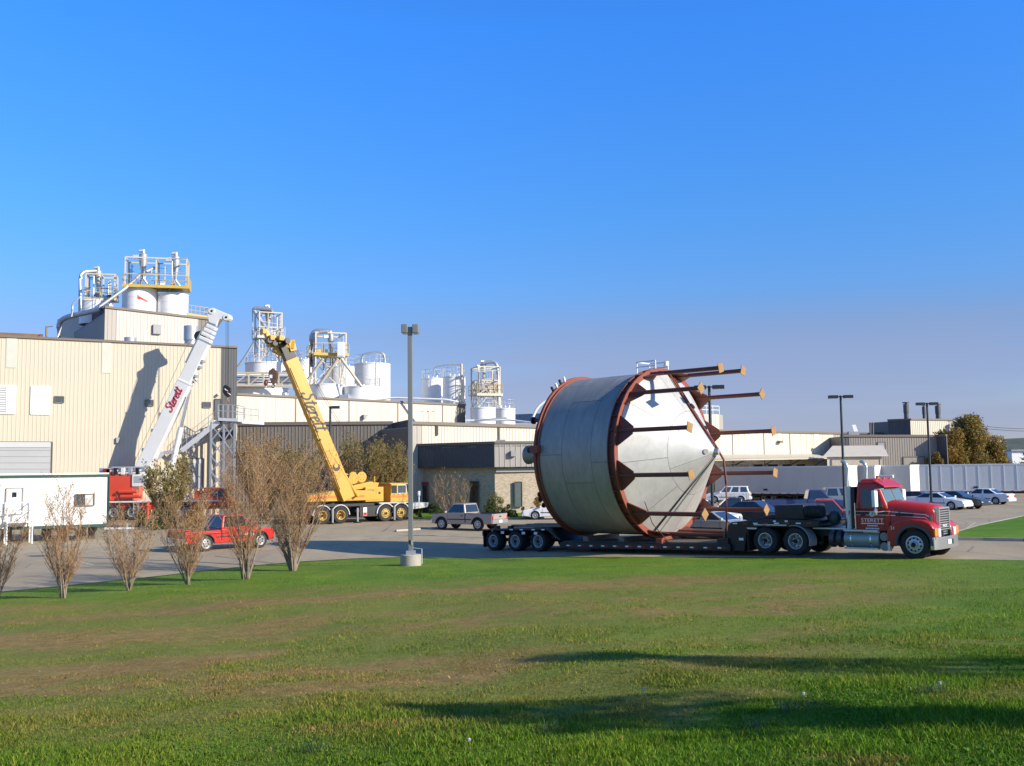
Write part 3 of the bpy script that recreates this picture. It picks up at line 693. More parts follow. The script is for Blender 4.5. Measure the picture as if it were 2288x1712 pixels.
# red mark on first silo
sil = [x for x in bpy.data.objects if x.name.startswith('storage_tank')][0]; rr_ = 38/F*109; mb = MB(); zz0 = at(323, 668, 109).z-sil.location.z
for k in range(8):
    a0, a1 = R(-90+12+34*k/8), R(-90+12+34*(k+1)/8); z0_, z1_ = zz0-.42*k/8*1.2, zz0-.42*(k+1)/8*1.2; h = .17 if k > 1 else .26; q = rr_+.012
    mb.add([(q*math.cos(a0), q*math.sin(a0), z0_-h), (q*math.cos(a1), q*math.sin(a1), z1_-h), (q*math.cos(a1), q*math.sin(a1), z1_+h*.5), (q*math.cos(a0), q*math.sin(a0), z0_+h*.5)], [(0,1,2,3)])
mb.build('painted_mark', mat('mark_red', (.6,.06,.03), .5), sil)
frame_tower('tall beige two-bay cyclone frame with yellow walkway on the paired silos', 281, 422, 583, 645, 109, 14, 3.2, (), 2, rails=((0, .25),), platm=G['yellow'], cyc=((.26, .25), (.80, .1)), cs=1.05, brace=(), group='cyclone frames above the hall')
frame_tower('lower beige cyclone frame on the set-back silo', 192, 262, 617, 671, 112, 14, 2.6, (), 2, rails=((0, .15),), platm=G['beige'], cyc=((.36, .2),), cs=.95, group='cyclone frames above the hall')
def pipe(label, pts, r, m=None, smooth=True, name='conveying_pipe', cat='pipe', group=None, n=10):
    P = [at(*p) for p in pts]; Q = [P[0]]
    for i in range(1, len(P)-1):   # rounded corners
        a, b, c = P[i-1], P[i], P[i+1]; k = min((b-a).length, (c-b).length, 6*r+.4)*.5
        s0, s1 = b+(a-b).normalized()*k, b+(c-b).normalized()*k
        for u in (0, .25, .5, .75, 1): Q.append(s0*(1-u)**2+b*2*u*(1-u)+s1*u*u)
    Q.append(P[-1])
    o = MB().tube(Q, r, n).build(name, m or G['galv'], None, smooth=50); tag(o, label, cat, group); return o
PG = 'conveying pipes on the roofs'
pipe('silver riser pipe bending over into the set-back cyclone', [(179, 702, 110), (180, 607, 110), (214, 606, 111.5)], .2)
pipe('thick silver duct curling over the penthouse left end', [(131, 760, 103), (132, 718, 103), (150, 708, 102.5), (200, 697, 100), (226, 690, 99)], .26, G['galv'])
pipe('thin looped pipe hanging left of the set-back silo', [(161, 708, 101), (162, 680, 101), (178, 664, 108)], .10)
pipe('long diagonal silver chute from the cyclones down to the roof', [(222, 686, 105), (282, 643, 106.5), (316, 612, 108.6)], .17)
pipe('second diagonal chute behind the tall frame', [(318, 612, 108.7), (345, 598, 110)], .18)
t = root('roof_railing', 'yellow guard rail on the penthouse roof right end', 'railing')
a, b = P1.hit(420, 704), P1.hit(468, 711)
pts = [a.lerp(b, i/5)-P1.n*.4+Vector((0,0,.1)) for i in range(6)]; rail_mesh(pts+[pts[-1]-P1.n*3], 1.0, .03).build('railing', G['yellow'], t)
member('kick_plate', pts[0]+P1.n*.1, pts[-1]+P1.n*.1, .05, G['yellow'], t, 'bar', .3)
t = root('utility_pole', 'thin dark pole with one arm behind the hall parapet', 'pole')
p = at(103, 765, 130); member('mast', (p.x, p.y, 0), (p.x, p.y, at(103, 729, 130).z), .12, G['wood'], t, 'rod'); q = at(103, 731, 130); member('arm', q, q+Vector((.9,0,.1)), .1, G['wood'], t)
o = tag(MB().hexa([at(x, y, Y) for (x, y, Y) in ((-40,760,112),(96,762,112),(96,762,116),(-40,760,116),(-40,741,112),(96,747,112),(96,747,116),(-40,741,116))]).build('roof_monitor', mat('rust_roof', (.36,.2,.1), .8, 0, .25, 1), None), 'rust-brown low roof strip behind the hall parapet', 'roof')

# ---- cream upper hall in the middle
B1 = Line(529, 104, 33); A, B = B1.hit(529, 881), B1.hit(1040, 905)
b1 = root('storage_hall', 'long cream panelled hall with a taupe end bay below the white tanks', 'building')
zs = [529, 661, 780, 889, 989, 1022, 1040]
pr = A
for i, (x0, x1) in enumerate(zip(zs[:-1], zs[1:])):
    u0, u1 = frac(A, B, B1.hit(x0, 890)), frac(A, B, B1.hit(x1, 890))
    a, b = A.lerp(B, u0), A.lerp(B, u1); L = (b-a).length; b2 = b+(a-b).normalized()*.06
    wall(b1, a, b2, -.2, [(1, G['cream2'] if i < 5 else G['taupe'])], L, max(3, int(L/.95)), .03, name='wall_panel')
    if i: member('joint_cover', Vector((a.x, a.y, 0)), a, .10, G['trim'] if i < 5 else G['taupe'], b1, 'bar', .1)
body(b1, A, B, 25, -.2, min(A.z, B.z), G['taupe'], G['roof'], B1.n); cap(b1, A, B, G['trim'])
on_wall(B1, 809, 927, 815, 936, 'wall_lamp', G['grey'], b1, .5, .45); on_wall(B1, 815, 928, 819, 931, 'wall_lamp', G['grey'], b1, .5, .1)
t = root('roof_unit', 'small grey roof unit beside the short tanks', 'vent'); a = at(757, 887, 114); b = at(779, 881, 114)
MB().bx(a.x, b.x, 114, 116, a.z-.6, b.z).build('casing', G['galv'], t, bevel=.03)

# ---- taupe lower hall and its return
B2 = Line(530, 92.5, 6); A, B = B2.hit(530, 947.5), B2.hit(878, 945)
b2 = root('low_hall', 'dark taupe ribbed lower hall behind the yellow crane', 'building')
wall(b2, A, B, -.2, [(frac(A, B, B2.hit(831, 945)), G['taupe']), (1, mat('grey_taupe_steel', (.17,.165,.145), .5, 0, .06, .6))], .93, 3, .035)
body(b2, A, B, 12, -.2, min(A.z, B.z), G['taupe'], G['roof'], B2.n); cap(b2, A, B, G['trim'], .3, .3)
B3 = Line(912, 88.5, 30); A3, E3 = B3.hit(912, 945), B3.hit(1300, 956)
wall(b2, Vector((B.x, B.y, B.z)), Vector((A3.x-.02, A3.y+.05, B.z)), -.2, [(1, G['char'])], .93, 3, .03)  # return face turned from the sun; its shade is painted as charcoal
b3 = root('cream_hall', 'cream ribbed hall standing behind the brick office', 'building')
u = frac(A3, E3, B3.hit(944, 946)); um = frac(A3, E3, B3.hit(1114, 950))
wall(b3, A3, E3, -.2, [(u, G['taupel']), (um, G['cream2']), (1, G['cream2'])], .93, 3, .03)
body(b3, A3, E3, 20, -.2, min(A3.z, E3.z), G['taupe'], G['roof'], B3.n); cap(b3, A3, E3, G['trim'], .35, .28)
a = B3.hit(1114, 955); member('downpipe', Vector((a.x, a.y, 0))+B3.n*.08, a+B3.n*.08, .14, G['trim'], b3)
a = B3.hit(976, 950); member('rain_hopper', a+B3.n*.1+Vector((0,0,-.9)), a+B3.n*.1, .18, G['trim'], b3)
def cage_ladder(label, px, y0, y1, Y, m, group=None):
    a, b = at(px, y1, Y), at(px, y0, Y); t = thing('roof_ladder', label, 'ladder', a, R(20), group); H = b.z-a.z
    for s in (-.25, .25): member('stile', (s, 0, 0), (s, 0, H), .05, m, t)
    for i in range(int(H/.35)): member('rung', (-.25, 0, .2+.35*i), (.25, 0, .2+.35*i), .03, m, t)
    for i in range(2): member('handrail', (-.25+.5*i, 0, H), (-.25+.5*i, .7, H-.02), .05, m, t)
    return t
cage_ladder('pale steel roof ladder on the cream wall behind the lamp post', 965, 919, 992, 91.5, G['beige'], None)
cage_ladder('short hooped roof ladder left of the pale ladder', 952, 919, 946, 94, G['beige'], None)

# ---- tanks and towers above the halls
TG = 'white storage tanks of the plant'
silo(549, 645, 813, 6, 118, 'broad white tank under the leaning-pipe cyclone tower', TG, bands=1)
silo(528, 622, 868, 5, 114, 'white tank half hidden below the pipe bridge', TG, rail=False, bands=0)
silo(792, 872, 815, 6, 122, 'tall white tank with an arched pipe on top beside the lamp post', TG, ladder=True)
silo(728, 800, 822, 6, 130, 'white tank peeping out behind the tall tank', TG, bands=0)
silo(691, 766, 861, 6, 116, 'short white tank under the boxed cyclone tower', TG, rail=False, bands=0)
silo(767, 850, 866, 6, 117, 'low white tank with a curved guard rail', TG, bands=0)
silo(942, 990, 847, 5, 124, 'shaded white tank on the left of the joined pair', TG)
silo(989, 1040, 843, 5, 121, 'sunlit white tank on the right of the joined pair', TG, ladder=True)
silo(1051, 1107, 912, 4, 118, 'squat white tank under the pipe-crowned tower', TG, bands=0)
silo(1106, 1151, 914, 4, 124, 'squat white tank right of the pipe-crowned tower', TG, rail=True, bands=0)
silo(660, 700, 805, 6, 128, 'small white tank behind the boxed tower', TG, rail=True, bands=0)
frame_tower('tall lattice cyclone tower with a leaning pipe boom', 566, 632, 702, 812, 118, 25, None, (756, 735), 1, G['beige'], .14, 'cyclone towers of the tank farm', brace=((0, 1), (1, 2)), rails=((1, .3),), platm=G['galv'], cyc=((.5, .2),), cs=1.0)
frame_tower('braced cyclone tower carrying a white box panel and yellow platform', 688, 776, 748, 862, 116, 22, None, (795, 796), 1, G['beige'], .16, 'cyclone towers of the tank farm', brace=((0, 1),), rails=((1, .3),), platm=G['yellow'], cyc=((.6, -.3),), cs=.85)
frame_tower('narrow braced tower crowned by a bent pipe', 1053, 1118, 822, 912, 119, 20, None, (852, 883), 1, G['beige'], .14, 'cyclone towers of the tank farm', brace=((0, 1), (1, 2)), rails=((2, .25),), platm=G['beige'], cyc=((.4, .1),), cs=.85)
pipe('long silver pipe leaning off the lattice tower', [(608, 692, 117), (562, 687, 117), (608, 752, 116.5), (625, 780, 116)], .22)
pipe('silver cross pipe at the top of the lattice tower', [(585, 697, 117.3), (612, 698, 117.3)], .22)
pipe('thin vertical stay beside the lattice tower', [(564, 688, 117), (566, 800, 117)], .05, G['galv'])
pipe('slanting pipe left of the lattice tower', [(566, 768, 116), (545, 802, 116), (530, 822, 116)], .14)
pipe('twin silver riser on the braced tower', [(696, 820, 114.5), (696, 738, 114.5), (738, 741, 114.5)], .27)
pipe('hooked silver pipe on the braced tower', [(703, 815, 114), (703, 752, 114), (712, 742, 114), (732, 741, 114.2)], .22)
for lab, pts in (('slanting leg pipe from the braced tower down to the low tank', [(763, 802, 113.5), (808, 864, 114)]), ('slanting leg pipe from the braced tower to its left', [(755, 802, 113.4), (714, 860, 114)]), ('crossing leg pipe under the braced tower', [(722, 802, 113), (688, 848, 113.5)])):
    pipe(lab, pts, .16, G['beige'])
t = root('control_cabinet', 'white box panel fixed to the braced tower', 'cabinet'); a, b = at(753, 797, 113.4), at(768, 764, 113.4)
MB().bx(a.x, b.x, 113.4, 114.4, a.z, b.z).build('casing', G['whitep'], t, bevel=.03)
MB().bx(a.x+.05, b.x-.05, 113.37, 113.4, a.z+.1, b.z-.1).build('door', G['whitep'], t)
pipe('arched silver pipe over the tall tank', [(808, 812, 121), (809, 793, 121), (832, 788, 121), (858, 787, 121), (860, 812, 121)], .15)
pipe('long white pipe along the cream hall roof', [(840, 894, 114), (880, 889, 114), (1000, 893, 113), (1024, 899, 113)], .11, G['whitep'])
pipe('grey arched pipe over the joined tanks', [(968, 842, 122), (971, 820, 122), (1000, 815, 122), (1030, 815, 122)], .08)
pipe('dark vertical riser pipe on the joined tanks', [(1032, 900, 118.5), (1031, 813, 118.5)], .14, G['beige'])
pipe('bent silver pipe crowning the narrow tower', [(1078, 812, 118.5), (1108, 807, 118.5), (1113, 830, 118.3), (1114, 905, 118.2)], .20)
pipe('white roof pipe in front of the squat tanks', [(1040, 940, 106), (1135, 938, 106), (1200, 946, 104)], .10, G['whitep'])
pipe('thin grey roof pipe in front of the squat tanks', [(1060, 939, 105), (1132, 934, 105.5)], .08)
pipe('curved white duct behind the big vessel', [(1190, 935, 110), (1200, 910, 110), (1222, 894, 110), (1250, 885, 110)], .15, G['whitep'])
o = tag(MB().hexa([at(x, y, Y) for (x, y, Y) in ((1150,945,135),(1230,945,135),(1230,945,150),(1150,945,150),(1150,926,135),(1230,923,135),(1230,923,150),(1150,926,150))]).build('blue_roof', mat('blue_roof', (.02,.05,.12), .5), None), 'dark blue roof strip behind the squat tanks', 'roof')
# pipe bridge
t = root('pipe_bridge', 'horizontal truss bridge carrying pipes across the white tank', 'pipe bridge')
yb0, yb1, Yb = 861, 833, 110
a0, a1, c0, c1 = at(522, yb0, Yb), at(656, yb0+1, Yb), at(522, yb1, Yb), at(656, yb1+1, Yb)
member('chord', a0, a1, .22, G['beige'], t); member('chord', c0, c1, .18, G['beige'], t); member('chord', a0+Vector((0,1.5,0)), a1+Vector((0,1.5,0)), .22, G['beige'], t)
for i in range(5):
    u = i/4; member('post', a0.lerp(a1, u), c0.lerp(c1, u), .14, G['beige'], t)
    if i < 4: member('brace', a0.lerp(a1, u), c0.lerp(c1, u+.25), .1, G['beige'], t)
for k in range(4):
    y = 838+k*5.5; member('pipe', at(522, y, Yb+.5+.3*k), at(656, y+1, Yb+.5+.3*k), .11, G['galv'] if k % 2 else G['whitep'], t, 'rod')

# ---- stair tower at the hall corner
st = root('stair_tower', 'galvanised lattice stair tower with landing at the hall corner', 'stairs')
Ys = 88.0; gv = G['galv']
def S(x, y, dY=0.0): return at(x, y, Ys+dY)
zl = S(510, 942).z
for x in (472, 500.5, 524.5):
    for dY in (0, 1.6):
        if x == 472 and dY == 0: pass
        p = S(x, 942, dY); member('post', (p.x, p.y, 0), (p.x, p.y, zl), .16, gv, st)
for (xa, xb, dY) in ((500.5, 524.5, 0), (472, 500.5, 0), (500.5, 524.5, 1.6)):
    n = 4
    for i in range(n):
        y0, y1 = 1090-(1090-950)*i/n, 1090-(1090-950)*(i+1)/n
        member('brace', S(xa if i % 2 else xb, y0, dY), S(xb if i % 2 else xa, y1, dY), .10, gv, st)
        member('brace', S(xa if not i % 2 else xb, y0, dY), S(xb if not i % 2 else xa, y1, dY), .08, gv, st)
member('beam', S(500.5, 1073), S(524.5, 1073), .12, gv, st)
l0, l1 = S(487, 940, -.3), S(531, 942, -.3)
mb = MB(); mb.hexa([l0, l1, l1+Vector((0,2.2,0)), l0+Vector((0,2.2,0))]+[p+Vector((0,0,.25)) for p in (l0, l1, l1+Vector((0,2.2,0)), l0+Vector((0,2.2,0)))]); mb.build('landing', mat('galv_light', (.62,.65,.68), .45, .3, .06, 1), st)
rp = [l0.lerp(l1, i/4)+Vector((0,0,.25)) for i in range(5)]; rail_mesh(rp+[rp[-1]+Vector((0,2.2,0))], 1.15, .04).build('railing', gv, st)
w0, w1 = S(531, 944, 1), S(580, 947, 3.4)
mb = MB(); mb.bar(w0, w1, 1.1, .22); mb.build('walkway', MATS['galv_light'], st)
rp = [w0.lerp(w1, i/3)+Vector((0,-.5,.1)) for i in range(4)]; rail_mesh(rp, 1.15, .035).build('railing', gv, st)
s0, s1 = S(405, 1008), S(489, 942)
member('stringer', s0, s1, .12, MATS['galv_light'], st, 'bar', .42); member('stringer', s0+Vector((0,1.1,0)), s1+Vector((0,1.1,0)), .12, MATS['galv_light'], st, 'bar', .42)
mb = MB()
for i in range(16):
    p = s0.lerp(s1, (i+.5)/16); q = MB(); q.box((0,0,0), (.32, 1.0, .05)); 
    member('tread', p+Vector((0,.05,.12)), p+Vector((0,1.05,.12)), .3, G['trim'], st, 'bar', .06)
member('stringer', S(342, 1032, .3), S(366, 1012, .3), .12, MATS['galv_light'], st, 'bar', .35); member('stringer', S(366, 1012, .3), s0, .12, MATS['galv_light'], st, 'bar', .3)
rp = [s0.lerp(s1, i/7)+Vector((0,0,.1)) for i in range(8)]; rail_mesh(rp, 1.05, .022).build('railing', gv, st)

# ---- brick office with dark fascia
brm = bpy.data.materials.new('tan_brick'); brm.use_nodes = True; t = brm.node_tree; b = t.nodes['Principled BSDF']; t.nodes.new('ShaderNodeTexCoord')
bt = t.nodes.new('ShaderNodeTexBrick'); bt.inputs['Scale'].default_value = 1.0; bt.inputs['Brick Width'].default_value = .22; bt.inputs['Row Height'].default_value = .075; bt.inputs['Mortar Size'].default_value = .008
for i, c in ((1, (.40,.30,.20,1)), (2, (.55,.45,.33,1)), (3, (.45,.41,.35,1))): bt.inputs[i].default_value = c
mpb = t.nodes.new('ShaderNodeMapping'); mpb.inputs['Rotation'].default_value = (R(90), 0, 0); t.links.new(t.nodes['Texture Coordinate'].outputs['Object'], mpb.inputs[0]); t.links.new(mpb.outputs[0], bt.inputs[0])
t.links.new(_mix(.55, bt.outputs[0], _ramp(_noise(9, 3, tree=t).outputs[0], [(.3, (.6,.6,.6)), (.7, (1.25,1.2,1.15))], t), t, 'MULTIPLY'), b.inputs[0]); b.inputs['Roughness'].default_value = .9
of = root('brick_office', 'low brick office with deep dark ribbed fascia and narrow windows', 'building')
zt, zsf = at(1105, 989, 84).z, at(1105, 1044, 84).z
O1 = Line(1105, 84, -36); O2 = Line(1105, 84, 12)
cA = O1.hit(880, 994); cC = O1.hit(1105, 989); cB = O2.hit(1320, 989)
for p in (cA, cC, cB): p.z = zt
wall(of, cA, cC, zsf, [(1, G['char'])], .9, 3, .03, name='fascia_sheet'); wall(of, cC, cB, zsf, [(1, mat('fascia_sunlit', (.36,.33,.295), .5, 0, .05, .7))], .9, 2, .03, name='fascia_sheet')  # one fascia: shaded side dark, sunlit side pale, light put into the colours
cap(of, cA, cC, G['trim'], .2, .2); cap(of, cC, cB, G['trim'], .2, .2)
nb = Vector((0, 1, 0))
def off_line(ln, d):
    q = Line.__new__(Line); q.p = ln.p-ln.n*d; q.c, q.s, q.phi, q.n = ln.c, ln.s, ln.phi, ln.n; return q
W1, W2 = off_line(O1, .45), off_line(O2, .45)
kk = Vector((cC.x, cC.y, 0))+Vector((-.02, .62, 0))
wa = Vector((cA.x, cA.y, 0))-O1.n*.45; wb = Vector((cB.x, cB.y, 0))-O2.n*.45; back1 = wa+Vector((1, 12, 0)); back2 = wb+Vector((0, 12, 0))
mb = MB(); pl = [(p.x, p.y) for p in (wa, kk, wb, back2, back1)]; mb.plate(pl, -.2, zsf+.05); mb.build('brick_wall', brm, of)
pl = [(p.x, p.y) for p in (cA, cC, cB)]+[(back2.x, back2.y), (back1.x, back1.y)]
MB().plate(pl, zsf-.02, zsf+.02).build('soffit', G['char'], of); MB().plate(pl, zt-.35, zt-.25).build('roof', G['roof'], of)
on_wall(W2, 1108, 1046, 1300, 1054, 'lintel_band', G['taupel'], of, .06, .05)
framed(W1, 1051, 1076, 1070, 1134, 'window', G['glass'], G['char'], of, .08); framed(W1, 941, 1086, 957, 1150, 'door', G['glass'], G['char'], of, .1)
on_wall(W1, 940, 1077, 958, 1084, 'door_sign', mat('dull_red_sign', (.35,.05,.05), .5), of, .12, .06)
framed(W2, 1150, 1077, 1166, 1132, 'window', mat('pale_window', (.10,.12,.11), .2, spec=.9), G['char'], of, .08)
on_wall(O2, 1140, 1008, 1152, 1020, 'wall_lamp', G['grey'], of, .35, .3)
a = at(1119, 985, 87); MB().box((a.x, a.y, zt+.05), (.8, .9, .5)).build('roof_hatch', G['grey'], of)
for x, y in ((1162, 985), (1172, 983)): a = at(x, y, 88); MB().box((a.x, a.y, zt-.05), (.5, .2, .18)).build('roof_vent', G['grey'], of)

# ---- dock building on the right
D1 = Line(1608, 119.5, 34); A, B = D1.hit(1500, 960), D1.hit(1876, 968)
db = root('dock_building', 'cream panelled warehouse with canopy over its loading docks', 'building')
xs_ = [1500, 1568, 1636, 1706, 1764, 1863, 1876]
for i, (x0, x1) in enumerate(zip(xs_[:-1], xs_[1:])):
    u0, u1 = max(0, frac(A, B, D1.hit(x0, 965))), min(1, frac(A, B, D1.hit(x1, 965))); a, b_ = A.lerp(B, u0), A.lerp(B, u1)
    L = (b_-a).length; wall(db, a, b_+(a-b_).normalized()*.06, -.6, [(1, G['cream2'] if i < 5 else G['taupel'])], L, max(3, int(L/.95)), .03, name='wall_panel')
    if i: member('joint_cover', Vector((a.x, a.y, -.3)), a, .12, G['trim'] if i < 5 else G['taupel'], db, 'bar', .1)
    on_wall(D1, x0+(x1-x0)*.55, (966), x0+(x1-x0)*.68, 1016, 'pale_panel', mat('greenish_panel', (.62,.61,.47), .5, 0, .04, 1), db, .035, .02) if i < 5 else None
body(db, A, B, 30, -.6, min(A.z, B.z), G['taupe'], G['roof'], D1.n); cap(db, A, B, G['trim'], .35, .26)
on_wall(D1, 1736, 985, 1743, 990, 'wall_lamp', G['trim'], db, .5, .4)
# canopy
cn = root('dock_canopy', 'corrugated beige canopy on struts above the loading docks', 'canopy')
a, b_ = D1.hit(1560, 1016), D1.hit(1826, 1013); n = D1.n; pts = []; N = 90; e = (b_-a).normalized(); za = a.z; mb = MB()
for i in range(N+1):
    p = a.lerp(b_, i/N); h = .05 if i % 2 else 0; q = p+n*2.4
    pts += [(p.x+n.x*.1, p.y+n.y*.1, za+h), (q.x, q.y, za-.55+h)]
mb.add(pts, [(2*i, 2*i+1, 2*i+3, 2*i+2) for i in range(N)]); o = mb.build('corrugated_roof', mat('beige_roof', (.56,.50,.40), .5, 0, .06, 1), cn)
md = o.modifiers.new('solid', 'SOLIDIFY'); md.thickness = .02
member('edge_angle', a+n*2.35+Vector((0,0,-.68)), b_+n*2.35+Vector((0,0,-.68)), .08, G['beige'], cn, 'bar', .1)
for x in (1640, 1706, 1764, 1820):
    p = D1.hit(x, 1040); member('strut', p+n*.1, Vector((p.x, p.y, za-.6))+n*1.9, .12, G['trim'], cn); member('tie', Vector((p.x, p.y, za-.45))+n*.1, Vector((p.x, p.y, za-.62))+n*2.3, .07, G['beige'], cn)
for (x0, x1) in ((1612, 1640), (1648, 1673), (1682, 1705), (1713, 1739), (1746, 1770), (1776, 1800)):
    framed(D1, x0, 1036, x1, 1080, 'dock_door', G['glass'], G['cream2'], db, .2)
# entry with lean-to roof
T1 = Line(1848, 121, 6); en = root('entry_porch', 'low shed-roofed porch with a wide door beside the docks', 'porch')
a, b_ = T1.hit(1848, 1021), T1.hit(1970, 1020); b_.z = a.z; dpt = Vector((0, 3.5, 0))
mb = MB(); up = Vector((0,0,1.25)); r0, r1 = a+T1.n*.4+Vector((-.6,0,0)), b_+T1.n*.4+Vector((.6,0,0)); r2, r3 = b_+dpt+up+Vector((1.5,0,0)), a+dpt+up+Vector((1.8,0,0))
mb.hexa([r0, r1, r2, r3]+[p+Vector((0,0,.12)) for p in (r0, r1, r2, r3)]); mb.build('shed_roof', MATS['beige_roof'], en)
wall(en, a, b_, -.6, [(1, G['cream2'])], .93, 3, .03); framed(T1, 1858, 1026, 1966, 1075, 'door', mat('tan_door', (.42,.36,.28), .5), G['taupe'], en, .15)
wall(en, b_, b_+dpt+up*.8, -.6, [(1, G['cream2'])], .93, 3, .03)
# taupe block with stacks
T2 = Line(1878, 127, 4); A, B = T2.hit(1878, 974), T2.hit(2092, 974)
tb = root('taupe_block', 'taupe ribbed block with a roller door behind the lamp posts', 'building')
wall(tb, A, B, -.6, [(frac(A, B, T2.hit(1897, 974)), G['char']), (1, mat('mid_taupe', (.27,.24,.205), .5, 0, .05, .6))], .93, 3, .03)
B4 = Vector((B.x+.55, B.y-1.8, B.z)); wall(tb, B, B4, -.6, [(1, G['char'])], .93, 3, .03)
Bk = B4+Vector((2.5, 12, 0)); wall(tb, B4, Bk, -.6, [(1, G['cream2'])], .93, 3, .03)
body(tb, A, B, 14, -.6, A.z, G['taupe'], G['roof'], T2.n); cap(tb, A, B, G['trim'], .3, .26); cap(tb, B, B4, G['trim'], .3, .26); cap(tb, B4, Bk, G['trim'], .3, .26)
framed(T2, 2019, 1021, 2066, 1075, 'roller_door', mat('mid_taupe2', (.30,.265,.225), .5), G['trim'], tb, .16); framed(T2, 1961, 988, 1978, 1004, 'vent_louvre', G['grey'], G['taupe'], tb, .1)
on_wall(T2, 2050, 1053, 2058, 1056, 'wall_lamp', G['char'], tb, .4, .4)
F1 = Line(2034, 138, 22); F2 = Line(2034, 138, -38); pf = root('stack_house', 'cream penthouse with charcoal side carrying round exhaust stacks', 'penthouse')
A, B = F1.hit(2034, 937), F1.hit(2129, 943); C = F2.hit(1983, 936.5); C.z = A.z; B.z = A.z
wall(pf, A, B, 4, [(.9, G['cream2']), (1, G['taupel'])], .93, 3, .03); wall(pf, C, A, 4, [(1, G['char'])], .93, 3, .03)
body(pf, A, B, 8, 4, A.z, G['taupe'], G['roof'], F1.n); cap(pf, A, B, G['trim']); cap(pf, C, A, G['trim'])
WB = Line(1870, 142, 8); o = root('rear_wing', 'thin cream wall band behind the taupe block roof', 'building'); A, B = WB.hit(1870, 968), WB.hit(2140, 970)
wall(o, A, B, -.6, [(1, G['cream2'])], .93, 3, .03); body(o, A, B, 8, -.6, A.z, G['cream2'], G['roof'], WB.n); cap(o, A, B, G['trim'])
SGp = 'dark exhaust stacks on the penthouse'
for px, y0, wd, Y, lab in ((2024, 903, 12, 139, 'dark exhaust stack on the charcoal side of the penthouse'), (2064, 909, 8, 143, 'thin dark exhaust stack hidden behind the lamp post'), (2095, 907, 12, 141, 'dark exhaust stack at the sunny end of the penthouse')):
    vent_stack(px, y0, 940, wd, Y, at(px, 942, Y).z-.5, lab, None, True, G['char'])
vent_stack(2136, 947, 975, 9, 140, 5, 'small dark capped vent beside the orange-brown trees', None, True, G['char'])
t = root('roof_panel', 'white tilted panel standing on the dock roof', 'panel'); a = at(1911, 966, 136); MB().hexa([a+Vector(v) for v in ((-.15,0,0),(.4,0,0),(.4,.1,0),(-.15,.1,0),(-.4,0,1),(.1,0,1),(.1,.1,1),(-.4,.1,1))]).build('panel', G['whitep'], t); MB().box(a+Vector((-.2,.2,-.5)), (1.4,.6,1.2)).build('plinth', G['grey'], t)
for x, lab in ((1945, 'left of two thin roof pipes on the dock building'), (1951, 'right of two thin roof pipes on the dock building')):
    pipe(lab, [(x, 975, 134), (x, 944, 134)], .09, G['trim'])
# railed penthouse behind the vessel
G1 = Line(1520, 134, 30); A, B = G1.hit(1520, 924), G1.hit(1607, 926); pg = root('railed_penthouse', 'cream penthouse with white roof railing behind the big vessel', 'penthouse')
C = Vector((B.x+1.2, B.y-.0, B.z)); 
wall(pg, A, B, 4, [(1, G['cream2'])], .93, 3, .03); wall(pg, B, B+Vector((1.0, 2.6, 0)), 4, [(1, G['taupel'])], .93, 3, .03)
body(pg, A, B, 6, 4, A.z, G['taupe'], G['roof'], G1.n); pts = [A.lerp(B, i/6) for i in range(7)]; rail_mesh(pts, 1.1, .05).build('railing', G['whitep'], pg)
# far things at the right edge
o = root('far_shed', 'white shed far off at the right edge behind the trees', 'shed'); a = at(2262, 1038, 230); b_ = at(2420, 1006, 230)
MB().bx(a.x, b_.x, 230, 245, -.5, b_.z).build('wall', G['white'], o); MB().bx(a.x-.3, b_.x, 229.5, 245.5, b_.z, b_.z+.3).build('roof', G['grey'], o)
o = root('far_house', 'pale buff building end showing above the trees', 'building'); a = at(2200, 990, 180); b_ = at(2238, 979, 180)
MB().bx(a.x, b_.x, 180, 190, -.5, b_.z).build('wall', G['cream2'], o); MB().bx(a.x-.3, b_.x+.3, 179.7, 190.3, b_.z, b_.z+.35).build('roof', G['trim'], o)
hl = []; rr = random.Random(4); N = 90
for i in range(N+1):
    u = i/N; x = -3500+9000*u; hl.append((x, 3200+500*math.sin(u*9), 38+34*vnoise(np.array(u*14), np.array(.5)).item()+ 10*rr.random()))
mb = MB(); vs = [(x, y-500, -2) for x, y, z in hl]+[(x, y, z+8) for x, y, z in hl]+[(x, y+900, -2) for x, y, z in hl]; n = N+1
mb.add(vs, [(i, i+1, n+i+1, n+i) for i in range(N)]+[(n+i, n+i+1, 2*n+i+1, 2*n+i) for i in range(N)])
struct(mb.build('hills', mat('wooded_hill', (.055,.075,.06), .95, 0, .3, .02), None))
# overhead wires
for k, (y0, y1) in enumerate(((951, 950), (955.5, 956))):
    a, b_ = at(2180, y0, 170), at(2420, y1, 170); pts = [a.lerp(b_, i/8)+Vector((0,0,-.6*math.sin(math.pi*i/8))) for i in range(9)]
    tag(MB().tube(pts, .035, 5).build('power_line', G['black'], None), ['upper', 'lower'][k]+' overhead power wire in the sky right of the brown trees', 'wire', 'overhead wires')
t = root('wire_pole', 'wooden pole carrying the overhead wires beyond the trees', 'pole')
for px in (2420,):
    p = at(px, 950, 170); member('mast', (p.x, p.y, -.5), (p.x, p.y, p.z+.6), .16, G['wood'], t, 'rod'); member('cross_arm', (p.x, p.y-1, p.z), (p.x, p.y+1, p.z), .12, G['wood'], t)
